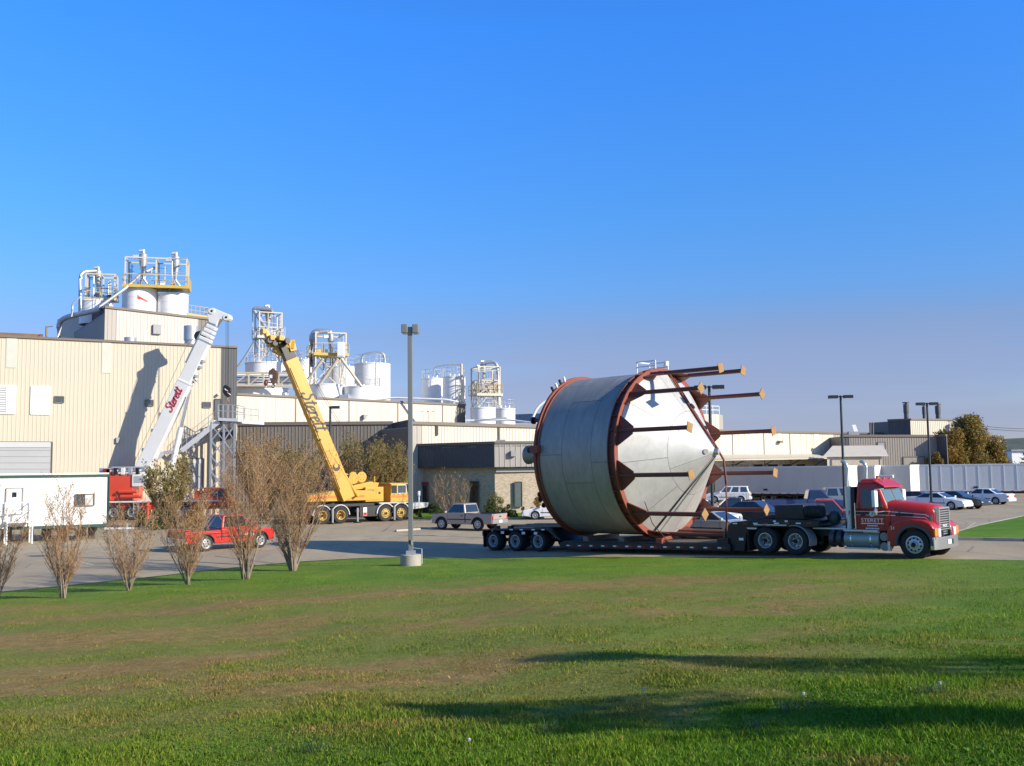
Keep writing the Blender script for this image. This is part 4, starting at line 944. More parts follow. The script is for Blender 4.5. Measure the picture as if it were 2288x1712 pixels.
# ================================================================ wheels
_wm = {}
def wheel_meshes(r, w, rr, kind, rimm):
    k = (r, w, rr, kind, rimm.name)
    if k in _wm: return _wm[k]
    h = w/2; ty = MB()
    ty.lathe([(rr, -h*.8), (rr+.01, -h*.92), (r*.86, -h), (r*.95, -h*.93), (r, -h*.72), (r, h*.72), (r*.95, h*.93), (r*.86, h), (rr+.01, h*.92), (rr, h*.8)], 36, 'y', close=True)
    for i in range(3):   # tread grooves: thin proud ribs
        y = -h*.5+h*.5*i; ty.lathe([(r-.004, y-.02*w), (r+.006, y-.018*w), (r+.006, y+.018*w), (r-.004, y+.02*w)], 36, 'y')
    tm = ty.mesh('wheel', G['rubber']); tm.polygons.foreach_set('use_smooth', [True]*len(tm.polygons)); tm.set_sharp_from_angle(angle=R(35))
    rm = MB(); D = -h*.86
    if kind == 'dual':      # deep dish rear rim with hand holes
        dd = D+w*.42
        rm.lathe([(rr+.012, D-.01), (rr-.02, D-.015), (rr-.035, D+.02), (rr-.05, dd), (rr*.5, dd+.015), (rr*.42, dd-.02), (rr*.36, D+w*.12), (rr*.20, D+w*.06), (.005, D+w*.06)], 32, 'y')
        hd = dd-.004; hr = rr*.70
    elif kind == 'steer':   # convex disc
        rm.lathe([(rr+.012, D-.01), (rr-.02, D-.015), (rr-.035, D+.03), (rr*.88, D+.035), (rr*.62, D-.03), (rr*.5, D-.035), (rr*.45, D-.02), (rr*.36, D-.10), (rr*.2, D-.12), (.005, D-.12)], 32, 'y')
        hd = D-.014; hr = rr*.74
    else:
        rm.lathe([(rr+.008, D-.006), (rr-.015, D-.01), (rr-.025, D+.02), (rr*.8, D+.03), (rr*.34, D+.012), (rr*.26, D-.01), (.004, D-.012)], 28, 'y')
        hd = D+.018; hr = rr*.58
    rm.m = 1; nh = {'dual': 8, 'steer': 10, 'car': 6}[kind]
    for i in range(nh):
        a = 2*math.pi*(i+.3)/nh; s = rr*(.10 if kind != 'car' else .15)
        rm.cyl((hr*math.cos(a), hd-.012, hr*math.sin(a)), (hr*math.cos(a), hd+.03, hr*math.sin(a)), s, None, 8)
    if kind != 'car': rm.cyl((0, D-.125 if kind == 'steer' else D+w*.055, 0), (0, D, 0), rr*.3, None, 12)
    rmm = rm.mesh('rim', [rimm, G['hole']]); rmm.polygons.foreach_set('use_smooth', [True]*len(rmm.polygons)); rmm.set_sharp_from_angle(angle=R(30))
    _wm[k] = (tm, rmm); return _wm[k]
def wheel(parent, x, y, r, w, rr, kind='car', side=-1, rimm=None, steer=0.0):
    tm, rm = wheel_meshes(r, w, rr, kind, rimm or G['rim'])
    o = inst('wheel', tm, parent, (x, y, r), (0, rng.random()*6, 0 if side < 0 else math.pi))
    o.rotation_euler = (0, 0, (0 if side < 0 else math.pi)+steer)
    inst('rim', rm, o, (0,0,0), (0, rng.random()*6, 0)); return o

# ================================================================ cars
def arc(cx, r, a0, a1, n=9): return [(cx+r*math.cos(a0+(a1-a0)*i/n), r*.98*math.sin(a0+(a1-a0)*i/n)) for i in range(n+1)]
def car(name, label, cat, loc, rz, paintm, L=4.7, W=1.78, H=1.4, wb=2.7, fo=.95, r=.32, zb=.24, prof=None, cab=None, wh=.74, bed=None, glassm=None, rimm=None, trim=None, roofm=None, group=None, lamps=True, stripes=(), rear_plate=True, tailm=None, upper_bumper=None):
    """prof: body top outline [(x,z)...] front to rear; cab: (xfb, zfb, xft, zft, xrt, zrt, xrb, zrb) greenhouse; x=0 at front axle, forward +x"""
    t = thing(name, label, cat, loc, rz, group); gl = glassm or G['glass']; tr = trim or G['black']
    zc = r; R_ = r+.06; xr = -wb; xF = fo; xB = fo-L
    a0 = math.asin(max(-1, min(1, (zb-zc)/R_)))
    def arch(cx): # front to rear over the wheel
        n = 9; return [(cx+R_*math.cos(a0+(math.pi-2*a0)*i/n), zc+R_*math.sin(a0+(math.pi-2*a0)*i/n)) for i in range(n+1)]
    bot = [(xF-.04, zb+.06)]+arch(0)+arch(xr)+[(xB+.05, zb+.08)]
    top = [(x, z) for x, z in prof]
    outline = top+list(reversed(bot))          # front top -> rear, then along the bottom to the front
    o = MB().prism(outline, W/2, -W/2).build('body', paintm, t, bevel=.07, seg=4, ang=40)
    MB().bx(xr-R_, R_, -W/2+.22, W/2-.22, zb+.02, zc+R_).build('underbody', G['black'], t)
    xfb, zfb, xft, zft, xrt, zrt, xrb, zrb = cab; wt = W/2*wh; wbm = W/2*.95
    q = [Vector(p) for p in ((xrb, -wbm, zrb), (xfb, -wbm, zfb), (xfb, wbm, zfb), (xrb, wbm, zrb), (xrt, -wt, zrt), (xft, -wt, zft), (xft, wt, zft), (xrt, wt, zrt))]
    g = MB(); g.hexa(q); go = g.build('cabin', roofm or paintm, t, bevel=.08, seg=4, ang=20)
    MB().slab((q[1], q[2], q[6], q[5]), .06, .94, .08, .90, .008, .02).build('windshield', gl, t)
    MB().slab((q[3], q[0], q[4], q[7]), .08, .92, .12, .86, .008, .02).build('rear_window', gl, t)
    nw = (2 if bed is None else 1); cuts = [(.05, .95)] if nw == 1 else [(.05, .47), (.52, .95)]
    if name in ('minivan', 'sport_utility_car'): cuts = [(.04, .31), (.35, .62), (.66, .95)]
    for sd in (-1, 1):
        face = (q[0], q[1], q[5], q[4]) if sd < 0 else (q[2], q[3], q[7], q[6])
        for (u0, u1) in cuts:
            if sd > 0: u0, u1 = 1-u1, 1-u0
            MB().slab(face, u0+.015, u1-.015, .12, .88, .008, .02).build('side_window', gl, t)
        # door seams and handles
        xm = (xfb+xrb)/2 if nw == 2 else xrb+.1
        for xd in ([xfb-.25, xm, xrb+.3] if nw == 2 else [xfb-.2, xrb+.02]):
            MB().bx(xd-.006, xd+.006, sd*W/2-.004, sd*W/2+.004, zb+.14, min(zfb, zrb)-.03).build('door_seam', G['black'], t)
        for xd in ([xm+.12, xrb+.42] if nw == 2 else [xrb+.16]):
            MB().bx(xd, xd+.16, sd*(W/2-.005), sd*(W/2+.025), zfb-.16, zfb-.12).build('door_handle', tr if paintm.name.startswith('tan') else paintm, t)
        ms = MB(); ms.box((xfb-.12, sd*(W/2+.10), zfb+.09), (.10, .20, .14)); ms.build('mirror', paintm if not trim else trim, t, bevel=.02)
        MB().bx(xr+R_+.05, -R_-.05, sd*W/2-.006, sd*W/2+.014, zb+.28, zb+.34).build('side_moulding', tr, t)
    zf = prof[0][1]; zr_ = prof[-1][1]
    MB().bx(xF-.10, xF+.05, -W/2*.97, W/2*.97, zb+.04, zb+.30).build('front_bumper', upper_bumper or paintm, t, bevel=.03)
    MB().bx(xB-.06, xB+.12, -W/2*.97, W/2*.97, zb+.06, zb+.32).build('rear_bumper', upper_bumper or paintm, t, bevel=.03)
    MB().bx(xF-.03, xF+.012, -W*.26, W*.26, zf-.24, zf-.08).build('grille', tr, t)
    for sd in (-1, 1):
        MB().bx(xF-.10, xF+.014, sd*W*.29-.0, sd*W*.47, zf-.25, zf-.07).build('headlight', G['lamp'], t, bevel=.02) if sd > 0 else MB().bx(xF-.10, xF+.014, -W*.47, -W*.29, zf-.25, zf-.07).build('headlight', G['lamp'], t, bevel=.02)
        y0, y1 = sorted((sd*W*.36, sd*W*.485)); MB().bx(xB-.014, xB+.08, y0, y1, zr_-.42 if bed else zr_-.26, zr_-.06).build('taillight', G['red_lamp'], t, bevel=.01)
        for cx in (0, xr):      # wheel-arch lips
            lp_ = MB(); nn_ = 12
            for i in range(nn_):
                q0, q1 = a0+(math.pi-2*a0)*i/nn_, a0+(math.pi-2*a0)*(i+1)/nn_
                lp_.prism([(cx+rr_*math.cos(q), zc+rr_*math.sin(q)) for q, rr_ in ((q0, R_-.015), (q1, R_-.015), (q1, R_+.035), (q0, R_+.035))], *sorted((sd*(W/2-.05), sd*(W/2+.018))))
            lp_.build('arch_lip', paintm if bed is None else tr, t)
        wheel(t, 0, sd*(W/2-.12), r, .21, r*.62, 'car', sd, rimm); wheel(t, xr, sd*(W/2-.12), r, .21, r*.62, 'car', sd, rimm)
    if rear_plate: MB().bx(xB-.075, xB-.055, -.17, .17, zb+.12, zb+.28).build('number_plate', G['plate'], t)
    if bed:
        b0, b1, bz = bed   # front x, rear x, rail height
        for sd in (-1, 1):
            y0, y1 = sorted((sd*W/2*.995, sd*(W/2-.12))); MB().bx(b1, b0, y0, y1, prof[-1][1]-.06, bz).build('bed_side', paintm, t, bevel=.03)
            MB().bx(b1+.02, b0-.04, y0+.015, y1-.005, bz-.005, bz+.03).build('bed_rail', G['black'], t)
            MB().bx(b0-.01, b0+.045, *sorted((sd*(W/2-.3), sd*(W/2+.004))), zb+.1, bz+.02).build('cab_gap', G['black'], t)
        MB().bx(b1-.02, b1+.06, -W/2+.13, W/2-.13, zb+.34, bz-.01).build('tailgate', tailm or paintm, t, bevel=.015)
        MB().bx(b1-.05, b1-.02, -.1, .1, bz-.2, bz-.14).build('tailgate_latch', G['black'], t)
        MB().bx(b1+.06, b0-.05, -W/2+.12, W/2-.12, prof[-1][1]-.05, prof[-1][1]+.012).build('bed_liner', G['black'], t)
        MB().bx(b0-.05, b0, -W/2+.12, W/2-.12, prof[-1][1]-.06, bz-.02).build('bed_front', paintm, t)
    for (z0, m, th) in stripes:
        for sd in (-1, 1): MB().bx(xB+.1, xF-.15, sd*W/2-.004, sd*W/2+.008, z0, z0+th).build('side_stripe', m, t)
    return t
# profile builders (x relative to front axle)
def sedan_prof(L, fo, hood, deck, xw, xd, belt):
    xF, xB = fo, fo-L
    return [(xF, hood-.16), (xF-.10, hood-.06), (xF-.5, hood), (xw, belt-.02), ((xw+xd)/2, belt), (xd, belt), (xB+.25, deck), (xB+.03, deck-.08)]
def sedan(label, loc, rz, pm, L=4.7, W=1.78, H=1.4, wb=2.7, fo=.95, hood=.80, deck=.95, belt=.93, name='sedan', cat='car', group='cars parked in the lot', **k):
    xw, xd = -.35, -wb-.05
    return car(name, label, cat, loc, rz, pm, L, W, H, wb, fo, .32, .22, sedan_prof(L, fo, hood, deck, xw, xd, belt),
               (xw+.05, belt-.04, xw-.75, H, xd+.65, H-.02, xd-.15, belt-.03), .72, group=group, **k)
def pickup(label, loc, rz, pm, L=5.0, W=1.76, H=1.68, wb=2.85, fo=.85, ext=0.0, hood=1.02, belt=1.08, bedz=1.05, r=.36, group='pickups parked in the lot', name='pickup_truck', **k):
    r += .02
    xF, xB = fo, fo-L; xw = -.30; xc = xw-1.55-ext
    prof = [(xF, hood-.17), (xF-.08, hood-.05), (xF-.5, hood), (xw-.05, belt), (xc-.02, belt), (xc-.06, bedz-.06), (xB, bedz-.06)]
    return car(name, label, 'pickup', loc, rz, pm, L, W, H, wb, fo, r, .37, prof,
               (xw, belt-.03, xw-.62, H, xc+.14, H, xc-.02, belt-.03), .80, bed=(xc-.06, xB, bedz), group=group, **k)
def van(label, loc, rz, pm, name='minivan', L=4.75, W=1.85, H=1.75, wb=2.88, fo=.90, hood=.95, belt=1.02, r=.34, slope=.95, cat='van', **k):
    xF, xB = fo, fo-L; xw = .05 if name == 'minivan' else -.45
    prof = [(xF, hood-.2), (xF-.1, hood-.08), (xF-.4, hood), (xw, belt), (xB+.1, belt), (xB+.01, belt-.08)]
    return car(name, label, cat, loc, rz, pm, L, W, H, wb, fo, r, .26, prof, (xw, belt-.03, xw-slope, H, xB+.28, H, xB+.06, belt-.03), .82, **k)

def heading(pa, pb):   # front axle pixel, rear axle pixel (ground contacts) -> location of front axle, heading
    a, b = on_lot(*pa), on_lot(*pb); return a, math.atan2(a.y-b.y, a.x-b.x)
def centre(a, rz, W, side):   # shift from near wheel contact to centre line
    n = Vector((-math.sin(rz), math.cos(rz), 0)); return a+n*side*W/2*.87
# red pickup on the left (near side is its right flank)
a, rz = heading((580, 1224), (455, 1232.5)); c = centre(a, rz, 1.76, 1)
pr = paint('pickup_red', (.60,.022,.016))
rp = pickup('bright red extended-cab pickup with a dark open bed behind the bare shrubs', c, rz, pr, L=5.0, H=1.72, wb=3.05, ext=.35, bedz=1.0, hood=1.0, rimm=G['chrome'], upper_bumper=G['chrome'])
for i, (dx, hgt) in enumerate(((-.1, .10), (.12, .13), (.3, .10))):
    MB().bx(-.75+dx-.07, -.75+dx+.07, -.895, -.882, .72-hgt/2, .72+hgt/2).build('door_lettering', G['whitep'], rp)
# tan pickup
a, rz = heading((988, 1183.5), (1065, 1186.5)); c = centre(a, rz, 1.76, -1)
tp = pickup('tan regular-cab pickup with a sunlit pale tailgate beside a wheel stop', c, rz, paint('tan_paint', (.36,.30,.255), .1), L=4.75, wb=2.83, fo=.8, H=1.68, upper_bumper=G['chrome'])
# white car behind the vessel
a = on_lot(1195, 1160); white = paint('car_white', (.78,.78,.77)); 
a, rz = heading((1196, 1161.5), (1290, 1160)); sedan('white sedan nosed up to the planting bed behind the vessel', centre(a, rz, 1.78, -1), rz, white, H=1.38)
def put(px, py, deg): p = on_lot(px, py); return p, R(deg)
navy = paint('car_navy', (.02,.03,.085)); blk = paint('car_black', (.014,.016,.02)); maroon = paint('car_maroon', (.20,.022,.026)); greyb = paint('car_blue_grey', (.16,.20,.26)); silver = paint('car_silver', (.50,.52,.54), .4)
navy = paint('car_deep_blue', (.03,.05,.15))
CG = 'cars parked in the lot'
p = at(1598, 1100, 103); p.z = float(lot_z(p.x, p.y)); van('white estate car with a dark lower body beside the long trailer', p, R(163), white, 'sport_utility_car', L=4.4, H=1.64, W=1.78, wb=2.58, slope=.55, cat='suv', group=CG, glassm=G['glassb'])
p, _ = put(1592, 1173, 0); pickup('black pickup with frosted rear glass parked beyond the gooseneck', p, R(171), blk, H=1.62, W=1.8, L=5.1, wb=3.0)
p, _ = put(1866, 1156, 0); pickup('dark blue full-size pickup parked in front of the long trailer', p, R(-8), navy, H=1.86, W=2.0, L=5.6, wb=3.5, fo=1.0, hood=1.15, belt=1.22, bedz=1.2)
p, _ = put(1945, 1136, 0); van('grey-blue minivan with roof rack half hidden behind the exhaust stack', p, R(-6), greyb, H=1.74, group=CG)
p, _ = put(1908, 1196, 0); pickup('navy pickup with red cab and lit lamps behind the trailer gooseneck', p, R(-16), navy, H=1.74, W=1.8, L=4.9, wb=2.9, roofm=paint('cab_red', (.32,.03,.03)))
p, _ = put(1738, 1177, 0); sedan('black sedan parked behind the gooseneck with bright headlights', p, R(-40), blk, H=1.42)
p, _ = put(1614, 1196, 0); pickup('white pickup facing out with chrome grille beyond the rusty legs', p, R(-26), white, H=1.8, W=1.95, L=5.4, wb=3.3, hood=1.12, belt=1.18, bedz=1.15, upper_bumper=G['chrome'])
p, _ = put(1652, 1204, 0); sedan('silver-white sedan nosed up behind the gooseneck', p, R(-40), silver, H=1.32)
p, _ = put(1730, 1194, 0); sedan('pale silver sedan with red tail lamp behind the tractor drive wheels', p, R(166), silver, H=1.34)
GR = 'cars in the row beside the red tractor'
p, _ = put(2093, 1136, 0); sedan('maroon sedan just behind the tractor bonnet', p, R(-42), maroon, H=1.38, group=GR)
p, _ = put(2136, 1139, 0); sedan('white coupe with dark windows in front of the grey trailer', p, R(-46), white, H=1.32, hood=.78, deck=.98, group=GR)
p, _ = put(2176, 1137, 0); sedan('black sedan between the white coupe and the white saloon', p, R(-46), blk, H=1.38, group=GR)
p, _ = put(2163, 1126, 0); sedan('white saloon with its red-lit tail towards the sun', p, R(134), white, H=1.38, group=GR)

# ================================================================ site office and box trailers
def lamp_ret(): pass
so1 = Line(0, 57, 31); z_top = so1.hit(120, 1060).z
A, B = so1.hit(-160, 1075), so1.hit(243, 1060); A.z = B.z = z_top
zb_ = so1.hit(243, 1173).z
of_ = root('site_office', 'white site office cabin with dark green edge trim at the lot edge', 'cabin')
n = so1.n; a, b_ = Vector((A.x, A.y, 0)), Vector((B.x, B.y, 0)); c, d = b_-n*3.0, a-n*3.0
MB().hexa([Vector((p.x, p.y, zb_)) for p in (a-n*.05, b_-n*.05, c, d)]+[Vector((p.x, p.y, z_top-.05)) for p in (a-n*.05, b_-n*.05, c, d)]).build('cabin_shell', G['white'], of_)
L = (b_-a).length; e = (b_-a).normalized(); k = int(L/1.22); pm_ = sheet_mesh(1.21, 4, .006, G['white'], 'cladding_panel')
for i in range(k+1):
    p = b_-e*(1.22*(i+1)); inst('cladding_panel', pm_, of_, (p.x, p.y, zb_), (0,0,math.atan2(e.y, e.x)), (1,1,z_top-zb_-.1))
green = mat('dark_green_trim', (.02,.06,.045), .5)
for (z, m, h) in ((z_top-.1, green, .14), (z_top+.02, G['whitep'], .08), (zb_, green, .16)):
    member('edge_trim', Vector((a.x, a.y, z))+n*.03, Vector((b_.x, b_.y, z))+n*.03, .1, m, of_, 'bar', h)
member('edge_trim', Vector((b_.x, b_.y, zb_))+n*.0, Vector((b_.x, b_.y, z_top)), .1, green, of_)
o = framed(so1, 169, 1104, 210, 1130, 'window', G['glassb'], G['trim'], of_, .06, .05)
on_wall(so1, 190, 1105.5, 209, 1129, 'window_blind', mat('blind', (.55,.56,.56), .5), o, .06, .02)
o = framed(so1, 14, 1090, 51, 1149, 'door', G['whitep'], G['taupel'], of_, .05, .04); on_wall(so1, 27, 1100, 37, 1111, 'door_window', G['glass'], o, .07, .03)
on_wall(so1, -4, 1083, 1, 1087, 'wall_lamp', G['trim'], of_, .15, .12)
for px in (215, 190, 150, 110, 70, 20): q = so1.hit(px, 1172); MB().bx(q.x-.2-n.x*1.2, q.x+.2-n.x*1.2, q.y-n.y*1.2-.2, q.y-n.y*1.2+.2, 0, zb_).build('pier', G['trim'], of_)
qa = so1.hit(120, 1176)-n*1.2
for dx in (0, .95): 
    o = inst('wheel', wheel_meshes(.38, .22, .24, 'car', G['rim'])[0], of_, (qa.x+dx*e.x+n.x*.9, qa.y+dx*e.y+n.y*.9, .38), (0,0,math.atan2(e.y, e.x)))
q = so1.hit(243, 1180)-n*1.5
member('tow_bar', (q.x, q.y, .55), (q.x+1.7*e.x, q.y+1.7*e.y, .5), .12, G['alu'], of_); member('jack', (q.x+1.3*e.x, q.y+1.3*e.y, 0), (q.x+1.3*e.x, q.y+1.3*e.y, .8), .08, G['alu'], of_)
# steps to its door
stp = root('cabin_steps', 'white steel landing steps at the cabin door', 'steps'); q0, q1 = so1.hit(10, 1178), so1.hit(66, 1172); zd = so1.hit(35, 1150).z-.35
w_ = G['whitep']
for p in (q0, q1):
    for k in (0.0, 1.3): member('post', Vector((p.x, p.y, 0))+n*(k+.15), Vector((p.x, p.y, zd+1.05))+n*(k+.15), .06, w_, stp)
o = MB().hexa([Vector((p.x, p.y, zd-.06))+n*k for p, k in ((q0, 1.4), (q1, 1.4), (q1, .1), (q0, .1))]+[Vector((p.x, p.y, zd))+n*k for p, k in ((q0, 1.4), (q1, 1.4), (q1, .1), (q0, .1))]).build('platform', w_, stp)
for z in (zd+1.05, zd+.55): member('rail', Vector((q0.x, q0.y, z))+n*1.45, Vector((q1.x, q1.y, z))+n*1.45, .05, w_, stp); member('rail', Vector((q1.x, q1.y, z))+n*.15, Vector((q1.x, q1.y, z))+n*1.45, .05, w_, stp)
for i in range(3):
    z = zd*(2-i)/3+.1; k = .3*(i+1); MB().hexa([Vector((p.x, p.y, z-.05))-e*(k+.0)+n*kk for p, kk in ((q0, 1.3), (q0+e*.28, 1.3), (q0+e*.28, .2), (q0, .2))]+[Vector((p.x, p.y, z))-e*k+n*kk for p, kk in ((q0, 1.3), (q0+e*.28, 1.3), (q0+e*.28, .2), (q0, .2))]).build('step', w_, stp)
# low earth bank / barrel and cone of clutter near it
t = thing('blue_barrel', 'upright blue barrel standing near the shrubs behind the red pickup', 'barrel', on_lot(398, 1166)); MB().lathe([(.01, 0), (.29, 0), (.30, .3), (.29, .31), (.30, .6), (.29, .61), (.29, .9), (.01, .9)], 18).build('drum', mat('barrel_blue', (.03,.07,.22), .5), t, smooth=30)

def box_trailer(label, front, phi, Lt=14.6, ribs=False, group='box trailers backed to the docks', z=0.0, side=None, ext=False):
    """origin at ground under the front centre; body runs to -x"""
    t = thing('box_trailer', label, 'trailer', front, phi, group); W, z0, z1 = 2.59, 1.12, 4.08
    sm = side or G['alu']
    MB().bx(-Lt, -.06, -W/2+.03, W/2-.03, z0+.1, z1-.03).build('box', sm, t)
    N = 12 if ribs else 8; pw = (Lt-.1)/N
    me = MB().bx(0, pw-.012, -.012, .012, z0+.14, z1-.1).mesh('side_panel', sm)
    for i in range(N):
        for s in (-1, 1): inst('side_panel', me, t, (-Lt+.05+pw*i, s*(W/2-.02), 0))
    if ribs:
        rm = MB().bx(-.04, .04, -.025, .025, z0+.1, z1-.08).mesh('side_post', mat('alu_post', (.66,.69,.71), .4, .3, .05, 2))
        for i in range(N+1):
            for s in (-1, 1): inst('side_post', rm, t, (-Lt+.05+pw*i, s*(W/2+.015), 0))
    for s in (-1, 1):
        MB().bx(-Lt, 0, s*W/2-.03, s*W/2+.03, z1-.12, z1+.02).build('top_rail', G['alu'], t); MB().bx(-Lt, 0, s*W/2-.03, s*W/2+.04, z0, z0+.16).build('bottom_rail', G['alu'], t)
        y0, y1 = sorted((s*W/2, s*(W/2+.045))); MB().bx(-Lt*.62, -Lt*.62+.45, y0, y1, z0+.35, z0+.55).build('side_marker', G['black'], t)
        for k in range(14): MB().bx(-Lt+.5+k*1.02, -Lt+.75+k*1.02, s*(W/2+.041), s*(W/2+.047), z0+.02, z0+.08).build('reflector', G['red_lamp'], t)
        member('landing_leg', (-2.7, s*.8, 0), (-2.7, s*.8, z0), .14, G['black'], t)
        for x in (-Lt+1.3, -Lt+2.55): wheel(t, x, s*.98, .50, .5, .29, 'dual', s)
    MB().bx(-Lt, 0, -W/2+.02, W/2-.02, z1-.02, z1+.03).build('roof', G['whitep'], t)
    mb = MB(); mb.plate([(-.06, -W/2+.02), (.02, -W/2+.25), (.06, 0), (.02, W/2-.25), (-.06, W/2-.02)], z0, z1-.02); mb.build('front_wall', G['whitep'], t, smooth=30)
    MB().bx(-Lt+.3, -1.0, -.45, .45, .85, z0+.1).build('chassis', G['black'], t)
    MB().bx(-Lt-.02, -Lt+.06, -W/2, W/2, .55, .68).build('rear_guard', G['black'], t)
    return t
tg = 'box trailers backed to the docks'
q = at(1908, 1080, 108); box_trailer('long white box trailer whose shade-painted grey flank shows whole behind the parked cars', (q.x, q.y, -.33), R(-38), 15.5, side=mat('trailer_shaded', (.52,.50,.46), .5, .1, .03, .6, .1))  # white flank greyed: its shade is put into the colour
for px, Y, lab in ((1967.5, 110, 'box trailer second from the long trailer, white front lit'), (1996, 112.5, 'box trailer with lit white front between its twins above the red cab roof'), (2046, 109, 'box trailer with lit white front and shade-painted grey flank right of the red cab')):
    q = at(px, 1080, Y); box_trailer(lab, (q.x, q.y, -.33), R(-42), 14.6, side=MATS['trailer_shaded'])
q = at(2385, 1080, 111); box_trailer('grey ribbed box trailer parked alone in front of the brown trees', (q.x, q.y, -.33), R(-16), 15.5, True, None)
# ================================================================ heavy-haul rig
TH = R(42); U = Vector((math.cos(TH), -math.sin(TH), 0)); V_ = Vector((math.sin(TH), math.cos(TH), 0))
P0 = Vector((-.98, 50.4, 0)); CL = P0+V_*1.2
zr0 = float(lot_z(P0.x, P0.y)); pf_ = P0+U*20.55; zr1 = float(lot_z(pf_.x, pf_.y)); PIT = math.atan2(zr1-zr0, 20.55)
def loft(mb, secs):
    n = len(secs[0]); o = len(mb.v); mb.v += [tuple(p) for s in secs for p in s]
    for i in range(len(secs)-1):
        for j in range(n):
            k = (j+1) % n; mb.f.append((o+i*n+j, o+(i+1)*n+j, o+(i+1)*n+k, o+i*n+k)); mb.mi.append(mb.m)
    mb.f.append(tuple(o+j for j in range(n))); mb.mi.append(mb.m)
    mb.f.append(tuple(o+(len(secs)-1)*n+j for j in reversed(range(n)))); mb.mi.append(mb.m); return mb
BK = G['black']
tr = thing('lowbed_trailer', 'black three-axle lowbed trailer with red and white reflectors under the steel vessel', 'trailer', (CL.x, CL.y, zr0), -TH, None, -PIT)
# rear bogie
mb = MB(); mb.prism([(-.62, .70), (-.62, 1.0), (-.3, 1.04), (3.6, 1.10), (4.5, .52), (4.5, .30), (3.9, .30), (3.7, .70)], -.62, .62); mb.build('bogie_frame', BK, tr, bevel=.02)
for s in (-1, 1):
    y0, y1 = sorted((s*.62, s*1.32)); mb = MB(); mb.prism([(-.62, .97), (-.62, 1.0), (-.3, 1.05), (3.55, 1.12), (4.3, .62), (4.3, .50), (3.5, 1.02)], y0, y1); mb.build('fender', BK, tr, bevel=.015)
    MB().bx(-.66, -.63, *sorted((s*.66, s*1.26)), .16, .97).build('mud_flap', G['rubber'], tr)
    MB().bx(-.72, -.62, *sorted((s*.7, s*1.25)), .72, .94).build('lamp_panel', BK, tr)
    for x in (0, 1.45, 2.9): wheel(tr, x, s*1.0, .475, .56, .292, 'dual', s, mat('trailer_rim', (.50,.51,.51), .45, .3, .1, 4, .3, dirtc=(.12,.1,.08)))
for x in (0, 1.45, 2.9): MB().cyl((x, -.8, .475), (x, .8, .475), .09, None, 10).build('axle', BK, tr)
MB().bx(-.66, -.62, -1.0, 1.0, .74, .92).build('rear_light_bar', G['red_lamp'], tr)
# planks and gear on the bogie
for i, (x0, x1, y, z, m) in enumerate(((.9, 4.3, -.75, 1.13, G['wood']), (1.5, 4.6, -.35, 1.15, BK), (1.9, 4.6, .1, 1.15, G['wood']), (1.2, 4.2, .6, 1.13, BK))):
    MB().bx(x0, x1, y-.14, y+.14, z, z+.12).build('timber', m, tr)
for x in (.15, 1.05): MB().bx(x-.1, x+.1, -1.2, -.95, 1.05, 1.2).build('stake_pocket', BK, tr)
# main deck
for s in (-1, 1): MB().bx(4.3, 13.2, *sorted((s*1.16, s*1.32)), .20, .46).build('side_beam', BK, tr, bevel=.012)
for s in (-1, 1): MB().bx(4.3, 13.2, *sorted((s*.3, s*.46)), .17, .44).build('main_beam', BK, tr)
for i in range(12):
    x = 4.6+.75*i; MB().bx(x-.05, x+.05, -1.16, 1.16, .26, .40).build('cross_member', BK, tr)
for i in range(9):
    y = -1.14+i*.2535; MB().bx(4.35, 13.15, y, y+.235, .465, .505).build('deck_plank', mat('deck_plank', (.11,.09,.07), .85, 0, .3, 3, .3, dirtc=(.2,.17,.13), stretch=(.2,1,1)), tr)
for i in range(13):
    x = 4.7+.66*i; MB().bx(x, x+.17, -1.328, -1.318, .29, .345).build('reflector', G['whitep'], tr); MB().bx(x+.2, x+.36, -1.328, -1.318, .29, .345).build('reflector', G['red_lamp'], tr)
for i, x in enumerate((1.2, 1.85, 2.6, 3.2)): MB().bx(x, x+.2, -1.335, -1.318, 1.0, 1.06).build('reflector', G['whitep'], tr)
for x, z in ((.62, .95), (1.98, .93), (2.75, .92)): MB().bx(x, x+.2, -1.34, -1.325, z-.12, z).build('tag_plate', G['whitep'], tr)
# gooseneck
mb = MB(); mb.prism([(12.9, .22), (13.2, .18), (13.75, .18), (13.9, .9), (14.3, 1.14), (16.9, 1.14), (17.0, 1.2), (17.0, 1.40), (15.3, 1.46), (14.6, 1.44), (13.25, 1.36), (13.05, 1.2)], -1.18, 1.18); mb.build('gooseneck', BK, tr, bevel=.03)
mb = MB(); mb.prism([(13.5, 1.37), (14.9, 1.45), (15.05, 1.62), (14.8, 1.62), (14.4, 1.52)], -.7, .7); mb.build('neck_hump', BK, tr, bevel=.02)
MB().bx(15.05, 16.3, -.95, .95, 1.42, 2.0).build('power_pack', BK, tr, bevel=.05)
MB().cyl((16.32, -.75, 1.72), (17.0, -.75, 1.72), .24, None, 20).build('air_tank', G['rubber'], tr, smooth=40)
for k in range(4): MB().lathe([(.242, -.02), (.255, -.02), (.255, .02), (.242, .02)], 20, 'x', (16.42+.16*k, -.75, 1.72)).build('tank_rib', BK, tr)
for i in range(8):
    x = 13.3+.46*i; MB().bx(x, x+.2, -1.196, -1.18, 1.27, 1.32).build('reflector', [G['whitep'], G['red_lamp']][i % 2], tr)
MB().bx(13.55, 13.75, -1.196, -1.18, .62, .72).build('tag_plate', G['whitep'], tr)
for x in (15.1, 15.6): MB().bx(x, x+.12, -1.196, -1.18, 1.35, 1.41).build('tag_plate', G['whitep'], tr)
MB().bx(12.6, 13.1, -1.3, -1.1, .46, .7).build('chain_box', BK, tr)

